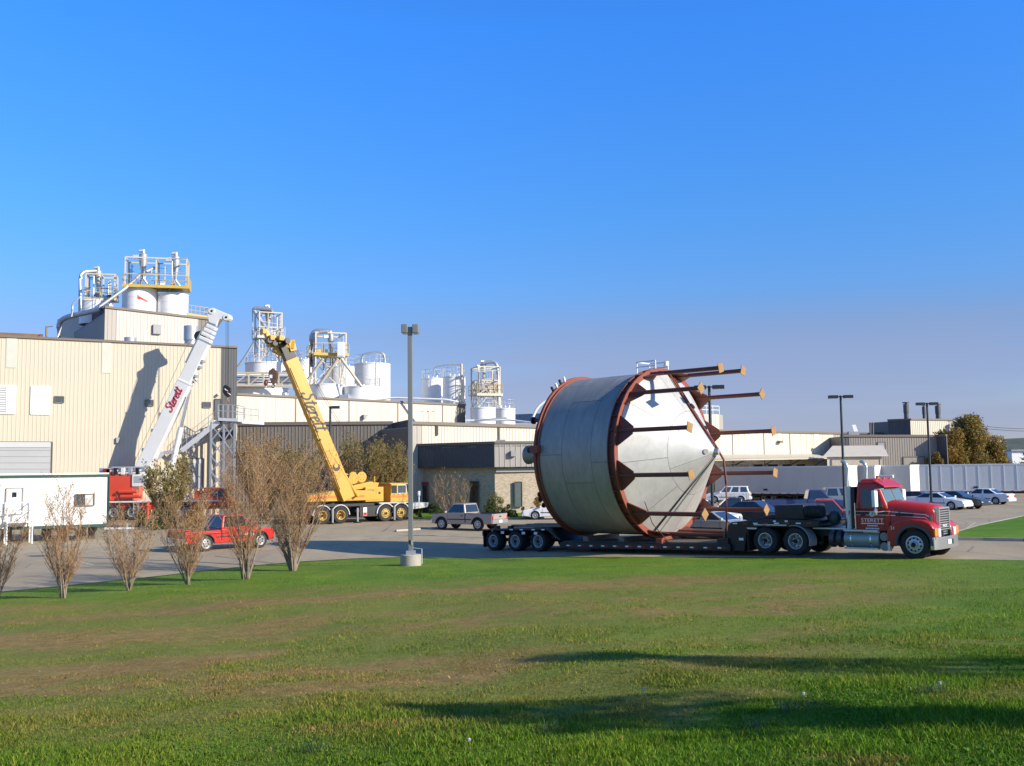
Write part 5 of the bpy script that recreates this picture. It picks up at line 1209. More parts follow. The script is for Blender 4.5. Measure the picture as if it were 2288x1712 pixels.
# ================================================================ steel vessel
RT, LEN, CH = 3.62, 4.45, 2.72
rc = CL+U*8.95+Vector((.28, 0, 0))
vs_ = thing('steel_vessel', 'huge stainless steel vessel lying on its side with rust-red leg stubs around its cone', 'vessel', (rc.x, rc.y, .66), -TH, None, R(-.3))
ZC = 3.74   # axis height above root
MB().lathe([(RT-.03, -LEN), (RT-.03, 0)], 72, 'x', (0, 0, ZC)).build('liner', mat('seam_liner', (.17,.165,.16), .5, .5, .1, 2), vs_, smooth=40)  # dark backing that shows through the plate joints
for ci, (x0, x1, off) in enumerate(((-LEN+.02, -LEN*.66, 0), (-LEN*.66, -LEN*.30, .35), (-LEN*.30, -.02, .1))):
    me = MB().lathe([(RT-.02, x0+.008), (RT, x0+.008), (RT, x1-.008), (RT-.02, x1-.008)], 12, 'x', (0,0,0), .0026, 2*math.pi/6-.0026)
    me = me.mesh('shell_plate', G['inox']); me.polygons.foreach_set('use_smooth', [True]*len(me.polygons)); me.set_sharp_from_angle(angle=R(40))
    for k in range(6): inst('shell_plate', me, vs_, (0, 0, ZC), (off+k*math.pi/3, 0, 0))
MB().lathe([(RT-.05, -LEN), (RT*.7, -LEN-.16), (.01, -LEN-.25)], 48, 'x', (0, 0, ZC)).build('head_plate', G['inox'], vs_, smooth=40)
# cone gores
def cone_plate(r0, r1, da, m):
    x0, x1 = CH*(1-r0/RT), CH*(1-r1/RT); mb = MB(); n = 10; g0, g1 = .008/r0, .008/max(r1, .3)
    for i in range(n+1):
        u = i/n
        for (r, x, g) in ((r0-.006, x0+.004, g0), (r1+.006, x1-.004, g1)):
            a = g+(da-2*g)*u; mb.v.append((x, r*math.cos(a), r*math.sin(a)))
    for i in range(n): mb.f.append((2*i, 2*i+2, 2*i+3, 2*i+1)); mb.mi.append(0)
    me = mb.mesh('cone_plate', m); me.polygons.foreach_set('use_smooth', [True]*n); return me
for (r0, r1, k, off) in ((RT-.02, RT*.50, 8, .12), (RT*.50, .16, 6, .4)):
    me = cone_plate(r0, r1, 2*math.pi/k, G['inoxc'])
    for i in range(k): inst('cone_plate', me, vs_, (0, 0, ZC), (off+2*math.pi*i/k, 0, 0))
MB().lathe([(RT-.04, -.01), (.12, CH-.10)], 72, 'x', (0, 0, ZC)).build('cone_liner', MATS['seam_liner'], vs_, smooth=40)
MB().cyl((CH-.14, 0, ZC), (CH+.06, 0, ZC), .17, .12, 16).build('cone_tip', G['chrome'], vs_, smooth=40)
# front ring: two flanges, web, stiffeners
OX, OX2 = G['oxide'], G['oxide2']
MB().lathe([(RT+.002, -.36), (RT+.16, -.36), (RT+.16, -.32), (RT+.002, -.32)], 72, 'x', (0,0,ZC), close=True).build('ring_flange', OX, vs_, smooth=30)
MB().lathe([(RT-.12, -.01), (RT+.18, -.01), (RT+.18, .05), (RT-.12, .05)], 72, 'x', (0,0,ZC), close=True).build('ring_flange', OX2, vs_, smooth=30)
MB().lathe([(RT+.03, -.33), (RT+.06, -.33), (RT+.06, 0), (RT+.03, 0)], 72, 'x', (0,0,ZC), close=True).build('ring_web', OX, vs_, smooth=30)
sm = MB().bx(-.33, 0, RT+.05, RT+.155, -.015, .015).mesh('ring_stiffener', OX)
for i in range(36): inst('ring_stiffener', sm, vs_, (0, 0, ZC), (R(5+10*i), 0, 0))
# rear ring
MB().lathe([(RT+.002, -LEN-.02), (RT+.13, -LEN-.02), (RT+.13, -LEN+.10), (RT+.002, -LEN+.10)], 72, 'x', (0,0,ZC), close=True).build('rear_ring', OX2, vs_, smooth=30)
MB().lathe([(RT+.002, -LEN+.20), (RT+.05, -LEN+.20), (RT+.05, -LEN+.24), (RT+.002, -LEN+.24)], 72, 'x', (0,0,ZC), close=True).build('rear_ring', OX2, vs_, smooth=30)
# legs
LG = 3.52; rl = RT-.02
pipem = MB().cyl((-.1, rl, 0), (LG, rl, 0), .092, None, 16).mesh('leg', OX); pipem.polygons.foreach_set('use_smooth', [True]*len(pipem.polygons)); pipem.set_sharp_from_angle(angle=R(50))
gus = MB(); gus.add([(x, rl+dy, z) for dy in (-.02, .02) for x, z in ((.05, -.66), (.05, .66), (.16, .62), (.80, .16), (.80, -.16), (.16, -.62))], [(5,4,3,2,1,0), (6,7,8,9,10,11)]+[(i, (i+1) % 6, (i+1) % 6+6, i+6) for i in range(6)])
gum = gus.mesh('gusset', OX)
plm = MB().box((LG+.015, rl, 0), (.03, .38, .38)).mesh('base_plate', G['ochre'])
bom = MB()
for sy in (-1, 1):
    for sz in (-1, 1): bom.cyl((LG+.03, rl+.16*sy, .16*sz), (LG+.036, rl+.16*sy, .16*sz), .03, None, 8)
bom = bom.mesh('bolt_hole', G['hole'])
for i in range(12):
    a = R(15+30*i); o = inst('leg', pipem, vs_, (0, 0, ZC), (a, 0, 0)); inst('gusset', gum, o); q = inst('base_plate', plm, o); inst('bolt_hole', bom, q) if False else None
# nozzles on the closed end and small fittings
def nozzle(ang, r, ln, rad, fl, m):
    y, z = r*math.cos(R(ang)), r*math.sin(R(ang)); o = MB().cyl((-LEN-ln, y, ZC+z), (-LEN+.05, y, ZC+z), rad, None, 20).build('nozzle', m, vs_, smooth=40)
    MB().cyl((-LEN-ln-.06, y, ZC+z), (-LEN-ln+.02, y, ZC+z), fl, None, 20).build('flange', m, o, smooth=40)
mb = MB(); y, z = -2.9, .05; mb.lathe([(.30, -LEN+.3), (.30, -LEN-.55), (.32, -LEN-.72), (.42, -LEN-.95), (.43, -LEN-1.05), (.36, -LEN-1.1), (.01, -LEN-.9)], 24, 'x', (0, y, ZC+z)); mb.build('manway', G['inox'], vs_, smooth=35)
nozzle(150, 3.25, .75, .09, .17, BK); nozzle(216, 3.0, .8, .05, .12, OX); nozzle(222, 2.95, .95, .07, .14, OX); nozzle(232, 2.9, 1.1, .05, .12, BK)
MB().bx(-LEN-.12, -LEN+.32, -RT-.25, -RT+.02, ZC+.10, ZC+.45).build('lifting_lug', OX2, vs_, bevel=.02); MB().cyl((-LEN-.3, -RT-.1, ZC+.25), (-LEN-.1, -RT-.1, ZC+.25), .13, None, 14).build('shackle', BK, vs_)
p = Vector((CH*(1-.5/RT), -.42, ZC+.02)); nn = Vector((RT, -CH, 0)).normalized(); MB().cyl(p-nn*.05, p+nn*.07, .07, None, 14).build('drain_nozzle', G['inoxc'], vs_, smooth=40); MB().cyl(p+nn*.07, p+nn*.09, .11, None, 16).build('drain_flange', G['inox'], vs_, smooth=40)
# white handrail frame and pipework on the crown
hr = MB(); x0, x1, zt_ = -1.0, .0, ZC+RT
for y in (-.5, .5):
    for x in (x0, x1): hr.tube([(x, y, zt_-.02), (x, y, zt_+.5)], .03, 6)
    hr.tube([(x0, y, zt_+.5), (x1, y, zt_+.5)], .03, 6); hr.tube([(x0, y, zt_+.28), (x1, y, zt_+.28)], .025, 6)
hr.tube([(x0, -.5, zt_+.5), (x0, .5, zt_+.5)], .03, 6); hr.build('crown_handrail', G['whitep'], vs_)
MB().cyl((.1, .2, zt_+.3), (.1, .2, zt_+.5), .12, None, 12).build('crown_valve', G['whitep'], vs_, smooth=40)
for k in range(4):
    a = R(205-k*7); MB().cyl((-LEN+.03, RT*1.0*math.sin(a)*-1 if False else -RT*abs(math.cos(R(52+k*5))), ZC+RT*math.sin(R(52+k*5))), (-LEN+.03, -(RT+.35)*abs(math.cos(R(52+k*5))), ZC+(RT+.35)*math.sin(R(52+k*5))), .06, None, 8).build('rim_fitting', G['whitep'] if k % 2 else BK, vs_)
# tie-down pipes and chains over the cone
def on_cone(r, ang, lift=.06): return Vector((CH*(1-r/RT)+lift*.8, (r+lift*.6)*math.cos(R(ang)), ZC+(r+lift*.6)*math.sin(R(ang))))
for d, m, rr_ in ((0, G['oxide2'], .045), (2.6, OX, .05)):
    pts = [on_cone(RT*u, 83-d+(1-u)*3, .07) for u in (1.0, .8, .6, .4, .2, .06)]+[Vector((CH+.2, .12, ZC-.35)), Vector((CH+.26, .14, ZC-1.4)), Vector((CH+.22, .15, ZC-3.0)), Vector((CH+.2, .15, -.15))]
    MB().tube(pts, rr_, 8).build('tie_down_strap', m, vs_, smooth=50)
MB().cyl(on_cone(RT*.55, 81, .02), on_cone(RT*.55, 81, .16), .14, None, 12).build('ratchet', BK, vs_); MB().cyl(on_cone(RT*.28, 80, .02), on_cone(RT*.28, 80, .14), .1, None, 12).build('ratchet', BK, vs_)
for dd in (0, .08):
    MB().tube([on_cone(.16, 250), on_cone(RT*.5, 251+dd*6, .04), on_cone(RT*.98, 251.5+dd*9, .05), Vector((.95, -1.32, -.1))], .02, 6).build('chain', BK, vs_)
MB().tube([Vector((.75, -3.06+.35, ZC-2.05)), Vector((.62, -2.0, .75)), Vector((1.0, -1.34, -.08))], .018, 6).build('chain', BK, vs_)
MB().bx(.4, .7, -1.45, -1.2, -.12, .08).build('chock', G['oxide2'], vs_)
for x in (-3.6, -1.6): MB().prism([(x-.15, -.17), (x+.15, -.17), (x+.15, .04), (x-.15, .04)], -1.2, 1.2).build('saddle_block', G['wood'], vs_)

# ================================================================ red tractor
tc_ = CL+U*20.55
tk = thing('truck_tractor', 'red conventional heavy-haul tractor with twin exhaust stacks and number 31', 'truck', (tc_.x, tc_.y, zr1), -TH, None, R(-.6))
RD = G['truck']; CHR = G['chrome']; AL = G['alu']
MB().bx(-6.7, .75, .33, .45, .72, 1.0).build('chassis_rail', BK, tk); MB().bx(-6.7, .75, -.45, -.33, .72, 1.0).build('chassis_rail', BK, tk)
MB().bx(-6.2, -4.4, -.5, .5, 1.0, 1.12).build('fifth_wheel', BK, tk); MB().bx(-4.0, -2.3, -.85, .85, 1.0, 1.05).build('deck_plate', AL, tk)
MB().bx(-2.4, .6, -.7, .7, .55, 1.15).build('engine_block', BK, tk)
tyrekw = dict(rimm=mat('alu_rim', (.62,.62,.62), .35, .55, .08, 4, .2, dirtc=(.15,.12,.1)))
for s in (-1, 1):
    wheel(tk, 0, s*1.02, .53, .30, .30, 'steer', s, tyrekw['rimm'])
    for x in (-4.57, -5.86): wheel(tk, x, s*.94, .525, .58, .298, 'dual', s, G['rim'])
for x in (-4.57, -5.86): MB().cyl((x, -.8, .525), (x, .8, .525), .13, None, 10).build('axle', BK, tk)
# bonnet
def hsec(x, hw, zb, zt): return [(x, -hw, zb), (x, hw, zb), (x, hw*1.0, zt-.26), (x, hw*.95, zt-.12), (x, hw*.80, zt-.03), (x, hw*.4, zt+.02), (x, 0, zt+.03), (x, -hw*.4, zt+.02), (x, -hw*.80, zt-.03), (x, -hw*.95, zt-.12), (x, -hw*1.0, zt-.26)]
mb = MB(); loft(mb, [hsec(-1.02, .97, 1.0, 2.07), hsec(-.6, .92, 1.0, 2.04), hsec(-.1, .80, 1.0, 1.98), hsec(.25, .72, 1.0, 1.94), hsec(.48, .66, 1.0, 1.88), hsec(.56, .61, 1.0, 1.82)]); mb.build('bonnet', RD, tk, smooth=50)
# front fenders
n = 12; ar = [(.62*math.cos(R(-8)+(R(196))*i/n), .55+.62*math.sin(R(-8)+(R(196))*i/n)) for i in range(n+1)]
outer = [(-.98, .42), (-.98, .95), (-.86, 1.20), (-.55, 1.36), (-.1, 1.42), (.3, 1.40), (.56, 1.31), (.70, 1.14), (.75, .80), (.73, .47)]
for s in (-1, 1):
    y0, y1 = sorted((s*.55, s*1.20))
    MB().prism(list(reversed(outer))+list(reversed(ar)) if False else outer+ar, y1, y0).build('fender', RD, tk, bevel=.07, seg=3, ang=50)
    tm_ = MB(); n2 = 14
    for i in range(n2):
        a0, a1 = R(-4+188*i/n2), R(-4+188*(i+1)/n2)
        p = [(r*math.cos(a), .55+r*math.sin(a)) for a, r in ((a0, .60), (a1, .60), (a1, .69), (a0, .69))]
        tm_.prism(p, *sorted((s*.9, s*1.225)))
    tm_.build('fender_lip', mat('grey_plastic', (.07,.075,.085), .6), tk)
    y0, y1 = sorted((s*.95, s*1.19)); MB().bx(.69, .77, y0, y1, .82, 1.12).build('turn_lamp', G['amber'], tk, bevel=.03)
    y0, y1 = sorted((s*.64, s*.90)); MB().bx(.66, .78, y0, y1, .80, 1.10).build('headlight', G['lamp'], tk, bevel=.02)
    y0, y1 = sorted((s*1.05, s*1.22)); MB().bx(-.95, -.86, y0, y1, .28, .62).build('mud_flap', AL, tk)
MB().bx(.22, .55, -.62, .62, .74, 1.1).build('nose_panel', RD, tk, bevel=.04)
# grille
gr = MB().bx(.52, .66, -.50, .50, .82, 1.78).build('grille', mat('grille_dark', (.03,.03,.035), .4, .3), tk)
for i in range(11): MB().bx(.655, .685, -.47, .47, .86+.082*i, .894+.082*i).build('grille_bar', CHR, gr)
for y in (-.5, .5): MB().bx(.50, .70, y-.035, y+.035, .80, 1.80).build('grille_frame', CHR, gr)
MB().bx(.50, .70, -.5, .5, 1.77, 1.83).build('grille_frame', CHR, gr)
text('grille_badge', 'MACK', .15, G['whitep'], gr, (.695, 0, 1.16), (0, 1, 0), (0, 0, 1), .006)
mb = MB(); mb.plate([(.82, -.90), (.82, .90), (.72, 1.22), (.58, 1.22), (.58, 1.18), (.70, 1.16), (.77, .86), (.77, -.86), (.70, -1.16), (.58, -1.18), (.58, -1.22), (.72, -1.22)][::-1], .36, .80)
mb.build('bumper', mat('bumper_chrome', (.62,.64,.66), .22, .85, .03, 2), tk, bevel=.02); MB().bx(.82, .84, -.17, .17, .52, .68).build('number_plate', G['plate'], tk)
MB().bx(.82, .835, .32, .40, .5, .68).build('tow_pin', BK, tk)
# cab
mb = MB(); mb.prism([(-.90, .96), (-.90, 1.74), (-2.22, 1.74), (-2.22, .96)], 1.03, -1.03); mb.build('cab', RD, tk, bevel=.06, seg=3)
q = [Vector(p) for p in ((-2.22, -1.028, 1.70), (-.90, -1.028, 1.70), (-.90, 1.028, 1.70), (-2.22, 1.028, 1.70), (-2.14, -.92, 2.80), (-1.36, -.92, 2.80), (-1.36, .92, 2.80), (-2.14, .92, 2.80))]
MB().hexa(q).build('cab_upper', RD, tk, bevel=.13, seg=5)
MB().hexa([Vector(p) for p in ((-2.1, -.86, 2.78), (-1.40, -.86, 2.78), (-1.40, .86, 2.78), (-2.1, .86, 2.78), (-2.0, -.7, 2.90), (-1.5, -.7, 2.90), (-1.5, .7, 2.90), (-2.0, .7, 2.90))]).build('roof_cap', RD, tk, bevel=.10, seg=4)
MB().slab((q[1], q[2], q[6], q[5]), .05, .485, .30, .92, .012, .02).build('windshield', G['glassl'], tk); MB().slab((q[1], q[2], q[6], q[5]), .515, .95, .30, .92, .012, .02).build('windshield', G['glassl'], tk)
for s in (-1, 1):
    face = (q[0], q[1], q[5], q[4]) if s < 0 else (q[2], q[3], q[7], q[6])
    u0, u1 = (.20, .86) if s < 0 else (.14, .80)
    MB().slab(face, u0+.03, u1-.02, .10, .74, .012, .02).build('side_window', G['glass'], tk)
    MB().bx(-1.10, -1.09, *sorted((s*1.02, s*1.037)), 1.0, 2.0).build('door_seam', BK, tk); MB().bx(-2.04, -2.03, *sorted((s*1.02, s*1.037)), 1.0, 2.0).build('door_seam', BK, tk)
    MB().bx(-1.98, -1.80, *sorted((s*1.03, s*1.06)), 1.52, 1.57).build('door_handle', BK, tk)
    MB().tube([(-2.16, s*1.10, 1.05), (-2.16, s*1.10, 2.0)], .022, 8).build('grab_rail', CHR, tk)
    m_ = MB().bx(-1.36, -1.22, *sorted((s*1.20, s*1.48)), 1.86, 2.46).build('mirror', G['whitep'], tk, bevel=.03); 
    MB().tube([(-1.1, s*.97, 2.52), (-1.28, s*1.34, 2.50), (-1.28, s*1.34, 1.66), (-1.1, s*1.02, 1.70)], .018, 6).build('mirror_bracket', CHR, tk)
    MB().cyl((-1.30, s*1.34, 1.70), (-1.25, s*1.34, 1.70), .12, None, 14).build('spot_mirror', CHR, tk)
    # visor half
mb = MB(); mb.hexa([Vector(p) for p in ((-1.40, -.93, 2.72), (-1.08, -.88, 2.56), (-1.08, .88, 2.56), (-1.40, .93, 2.72), (-1.42, -.93, 2.82), (-1.10, -.88, 2.62), (-1.10, .88, 2.62), (-1.42, .93, 2.82))]); mb.build('sun_visor', RD, tk, bevel=.015)
for y in (-.6, 0, .6): MB().bx(-1.50, -1.43, y-.03, y+.03, 2.88, 2.93).build('roof_lamp', G['amber'], tk)
MB().cyl((-1.75, .15, 2.9), (-1.75, .15, 3.0), .07, None, 12).build('beacon', G['amber'], tk); MB().cyl((-1.5, -.35, 2.97), (-.95, -.35, 2.97), .04, .06, 10).build('air_horn', G['whitep'], tk)
# stripes, emblem and lettering (near and far sides)
gsm = mat('dark_stripe', (.06,.02,.02), .5); wm = G['whitep']
for s in (-1, 1):
    MB().bx(-2.18, -.94, *sorted((s*1.03, s*1.037)), 1.685, 1.70).build('pinstripe', wm, tk); MB().bx(-2.18, -.94, *sorted((s*1.03, s*1.037)), 1.555, 1.57).build('pinstripe', wm, tk); MB().bx(-2.18, -.94, *sorted((s*1.03, s*1.034)), 1.575, 1.68).build('stripe', gsm, tk)
    for (z0, z1) in ((1.69, 1.58), (1.56, 1.47)):
        MB().bar((-.92, s*.985, z0), (.28, s*.715, z1), .012, .022).build('pinstripe', wm, tk)
    MB().bar((.28, s*.715, 1.58), (.44, s*.675, 1.46), .012, .022).build('pinstripe', wm, tk); MB().bar((.28, s*.715, 1.47), (.38, s*.69, 1.37), .012, .022).build('pinstripe', wm, tk)
    MB().bar((-.7, s*.955, 1.585), (-.1, s*.835, 1.56), .02, .10).build('bonnet_vent', BK, tk)
    MB().hexa([Vector(p) for p in ((.33, s*.715, 1.28), (.50, s*.655, 1.24), (.50, s*.66, 1.26), (.33, s*.72, 1.30), (.42, s*.70, 1.55), (.52, s*.655, 1.58), (.52, s*.66, 1.58), (.42, s*.705, 1.55))]).build('side_screen', mat('mesh_grey', (.14,.15,.15), .6), tk)
    x = (1, 0, 0) if s < 0 else (-1, 0, 0)
    text('door_lettering', 'STERETT', .19, wm, tk, (-1.55, s*1.038, 1.36), x, (0,0,1), .003, 0, wx=1.15)
    MB().cyl((-1.55, s*1.03, 1.60), (-1.55, s*1.043, 1.60), .10, None, 16).build('door_emblem', mat('emblem_grey', (.6,.62,.63), .4), tk)
    text('door_emblem', 'S', .17, MATS['dark_stripe'], tk, (-1.55, s*1.045, 1.60), x, (0,0,1), .003, .3)
    MB().bx(-1.98, -1.12, *sorted((s*1.036, s*1.041)), 1.235, 1.265).build('door_lettering', wm, tk)
    for z, hw in ((1.17, .20), (1.07, .26)):
        for i in range(9): xx = -1.55-hw+2*hw*i/9; MB().bx(xx, xx+hw*.16, *sorted((s*1.036, s*1.041)), z-.022, z+.022).build('door_lettering', wm, tk)
    text('fleet_number', '31', .17, wm, tk, (-.74, s*1.204, 1.10), x, (0,0,1), .003)
    MB().bx(-1.92, -1.3, *sorted((s*1.0, s*1.036)), .88, .97).build('sill_plate', AL, tk)
    # exhaust stacks
    MB().cyl((-2.50, s*.86, 1.0), (-2.50, s*.86, 2.62), .125, None, 18).build('muffler', AL, tk, smooth=40)
    MB().tube([(-2.50, s*.86, 2.6), (-2.50, s*.86, 3.30), (-2.52, s*.86, 3.44), (-2.60, s*.86, 3.54), (-2.70, s*.86, 3.58)], .07, 14).build('exhaust_stack', mat('stack_pipe', (.55,.60,.58), .3, .7), tk, smooth=50)
    # fuel tank, steps, air tanks
    MB().cyl((-2.62, s*.88, .66), (-1.30, s*.88, .66), .30, None, 24).build('fuel_tank', mat('fuel_tank_alu', (.34,.34,.33), .42, .35, .08, 2, .2), tk, smooth=40)
    for z in (.99, .34): MB().bx(-2.60, -1.30, *sorted((s*1.02, s*1.22)), z-.03, z+.03).build('step', AL, tk)
    for xx in (-2.35, -1.6): MB().lathe([(.302, -.03), (.312, -.03), (.312, .03), (.302, .03)], 24, 'x', (xx, s*.88, .66)).build('tank_band', CHR, tk)
    for z in (.78, .42): MB().cyl((-1.12, s*.62, z), (-1.12, s*1.10, z), .155, None, 18).build('air_tank', mat('air_tank_grey', (.22,.23,.23), .4, .3), tk, smooth=40)
    for xx in (-3.15, -2.86): MB().lathe([(.01, -.10), (.28, -.10), (.33, -.05), (.33, .05), (.28, .10), (.01, .10)], 22, 'x', (xx, s*.86, .66)).build('reservoir', mat('reservoir_dark', (.05,.055,.065), .35, .2), tk, smooth=40)
    # rear fenders
    for xx, a0, a1 in ((-4.57, -15, 110), (-5.86, 70, 105)):
        mbf = MB(); nseg = 10
        for i in range(nseg):
            b0, b1 = R(a0+(a1-a0)*i/nseg), R(a0+(a1-a0)*(i+1)/nseg)
            mbf.prism([(xx+r*math.cos(a), .525+r*math.sin(a)) for a, r in ((b0, .60), (b1, .60), (b1, .625), (b0, .625))], *sorted((s*.64, s*1.26)))
        mbf.build('rear_fender', mat('fender_grey', (.30,.31,.31), .5, .2), tk)
    MB().bx(-6.30, -4.9, *sorted((s*.62, s*1.24)), 1.12, 1.16).build('rear_fender', AL, tk); MB().bx(-6.62, -6.58, *sorted((s*.62, s*1.24)), .12, .98).build('mud_flap', G['rubber'], tk)
    MB().bx(-6.62, -6.2, *sorted((s*.62, s*1.24)), .96, 1.02).build('rear_fender', AL, tk)
MB().bx(-2.42, -2.24, -.9, .9, 1.05, 2.6).build('headache_rack', BK, tk)
mb = MB(); mb.lathe([(.01, -.28), (.2, -.22), (.28, 0), (.2, .22), (.01, .28)], 16, 'z', (-3.35, -.3, 1.42)); mb.build('air_bell', mat('bell_grey', (.05,.07,.07), .4, .2), tk, smooth=60)
for k in range(3): MB().tube([(-2.45, -.2+.15*k, 1.9), (-2.9, -.2+.2*k, 1.35), (-3.3, -.1+.1*k, 1.3), (-3.9, -.1+.1*k, 1.5)], .022, 6).build('air_hose', [BK, G['red_lamp'], BK][k], tk, smooth=60)
MB().bar((-2.6, -.95, 1.05), (-2.45, -.95, 1.7), .06).build('bracket', BK, tk)
# ================================================================ brush-script lettering
LET = {'S': (.62, [[(.58,.92),(.48,1.0),(.32,1.0),(.18,.88),(.2,.7),(.38,.55),(.48,.38),(.42,.15),(.22,.02),(.05,.06),(0,.2),(.08,.3)]]),
 't': (.36, [[(.2,.9),(.12,.35),(.14,.08),(.24,.0),(.38,.14)], [(-.04,.62),(.36,.68)]]),
 'e': (.42, [[(.06,.28),(.28,.34),(.36,.48),(.26,.58),(.12,.5),(.05,.28),(.1,.06),(.24,0),(.42,.14)]]),
 'r': (.40, [[(.04,.5),(.12,.58),(.1,.3),(.06,.0)], [(.1,.36),(.22,.56),(.34,.58),(.36,.48)]])}
def script(word, size, m, parent, origin, xd, yd, wdt=.12, shear=.28, th=.012, name='lettering'):
    xd, yd = Vector(xd).normalized(), Vector(yd).normalized(); nrm = xd.cross(yd); cx = 0
    tot = sum(LET[c][0] for c in word)
    for ch in word:
        adv, strokes = LET[ch]; mb = MB()
        for st_ in strokes:
            # smooth the stroke
            pts = [Vector((x, y, 0)) for x, y in st_]; fine = []
            for i in range(len(pts)-1):
                p0, p1, p2, p3 = pts[max(i-1, 0)], pts[i], pts[i+1], pts[min(i+2, len(pts)-1)]
                for k in range(4):
                    u = k/4; fine.append(.5*((2*p1)+(p2-p0)*u+(2*p0-5*p1+4*p2-p3)*u*u+(3*p1-p0-3*p2+p3)*u**3))
            fine.append(pts[-1]); vs = []; nf = len(fine)
            for i, p in enumerate(fine):
                d = (fine[min(i+1, nf-1)]-fine[max(i-1, 0)]).normalized(); s = Vector((-d.y, d.x, 0))*wdt/2*(.55+.75*abs(d.y))
                for q in (p-s, p+s):
                    X = cx+q.x+shear*q.y-tot/2; vs.append(origin+xd*(X*size)+yd*((q.y-.4)*size)+nrm*th)
            mb.add(vs, [(2*i, 2*i+2, 2*i+3, 2*i+1) for i in range(nf-1)])
        o = mb.build(name, m, parent); md = o.modifiers.new('solid', 'SOLIDIFY'); md.thickness = .008; md.offset = 0
        cx += adv
def boom_box(mb, a, b, w, h, side, taper=1.0):
    a, b = Vector(a), Vector(b); d = (b-a).normalized(); s = Vector(side).normalized(); u = s.cross(d).normalized()
    p = lambda c, k: [c-s*w/2*k-u*h/2*k, c+s*w/2*k-u*h/2*k, c+s*w/2*k+u*h/2*k, c-s*w/2*k+u*h/2*k]
    q0, q1 = p(a, 1), p(b, taper); mb.add(q0+q1, [(3,2,1,0),(4,5,6,7),(0,1,5,4),(1,2,6,5),(2,3,7,6),(3,0,4,7)]); return mb

# ================================================================ yellow crane
CY_ = G['cyel']
a, b_ = on_lot(896, 1163.8), on_lot(760, 1170); rz = math.atan2(a.y-b_.y, a.x-b_.x); WB_ = (a-b_).length
c0 = a+Vector((-math.sin(rz), math.cos(rz), 0))*1.2
yc = thing('mobile_crane', 'yellow truck crane with raised boom lettered Sterett beside the brick office', 'crane', c0, rz, 'truck cranes in the yard')
IY = yc.matrix_world.inverted(); lw = lambda px, py, Y: IY @ at(px, py, Y)
cg, dk = mat('carrier_grey', (.44,.44,.43), .5, 0, .06, 1.5, .3, dirtc=(.3,.28,.25)), G['black']
yrim = mat('yellow_rim', (.55,.36,.08), .6, 0, .1, 3, .3)
for s in (-1, 1):
    for x in (0, -1.35, -WB_, -WB_-1.45): wheel(yc, x, s*1.05, .62, .42 if x > -2 else .62, .34, 'steer' if x > -2 else 'dual', s, yrim)
MB().bx(-WB_-2.9, 1.2, -.5, .5, .75, 1.3).build('chassis', dk, yc); MB().bx(-WB_-2.6, -2.3, -1.22, 1.22, 1.22, 1.42).build('carrier_deck', dk, yc)
MB().prism([(.95, .82), (2.35, .95), (2.45, 1.32), (.95, 1.32)], -1.25, 1.25).build('front_deck', cg, yc, bevel=.03)
n = 12
for s in (-1, 1):
    ar = [( .0+.74*math.cos(R(180)*i/n), .62+.74*math.sin(R(180)*i/n)) for i in range(n+1)]
    y0, y1 = sorted((s*.8, s*1.28))
    for cx in (0, -1.35):
        fb = MB()
        for i in range(n):
            p = [(cx+r*math.cos(R(180*j/n)), .62+r*math.sin(R(180*j/n))) for j, r in ((i, .70), (i+1, .70), (i+1, .78), (i, .78))]; fb.prism(p, y0, y1)
        fb.build('fender', cg, yc)
    for cx in (-WB_, -WB_-1.45):
        fb = MB()
        for i in range(n):
            p = [(cx+r*math.cos(R(180*j/n)), .62+r*math.sin(R(180*j/n))) for j, r in ((i, .70), (i+1, .70), (i+1, .77), (i, .77))]; fb.prism(p, y0, y1)
        fb.build('fender', cg, yc)
    MB().bx(-3.5, -1.95, *sorted((s*.7, s*1.15)), .42, 1.2).build('tool_box', dk, yc, bevel=.02)
    MB().bx(-3.2, -2.9, *sorted((s*1.15, s*1.17)), .5, 1.1).build('warning_plate', G['whitep'], yc); MB().bx(-3.18, -2.92, *sorted((s*1.165, s*1.18)), .52, .74).build('warning_plate', G['red_lamp'], yc)
    for x in (-.70, -WB_-.72-.0, -WB_+1.3):
        o = MB().cyl((x, s*1.42, .1), (x, s*1.42, 1.1), .075, None, 10).build('outrigger_jack', G['grey'], yc); MB().cyl((x, s*1.42, .02), (x, s*1.42, .1), .3, None, 14).build('jack_pad', dk, o)
        MB().bx(x-.13, x+.13, *sorted((s*.6, s*1.45)), .78, 1.0).build('outrigger_beam', dk, yc)
MB().bx(-1.9, .95, -1.26, 1.26, 1.34, 1.42).build('cab_floor', cg, yc)
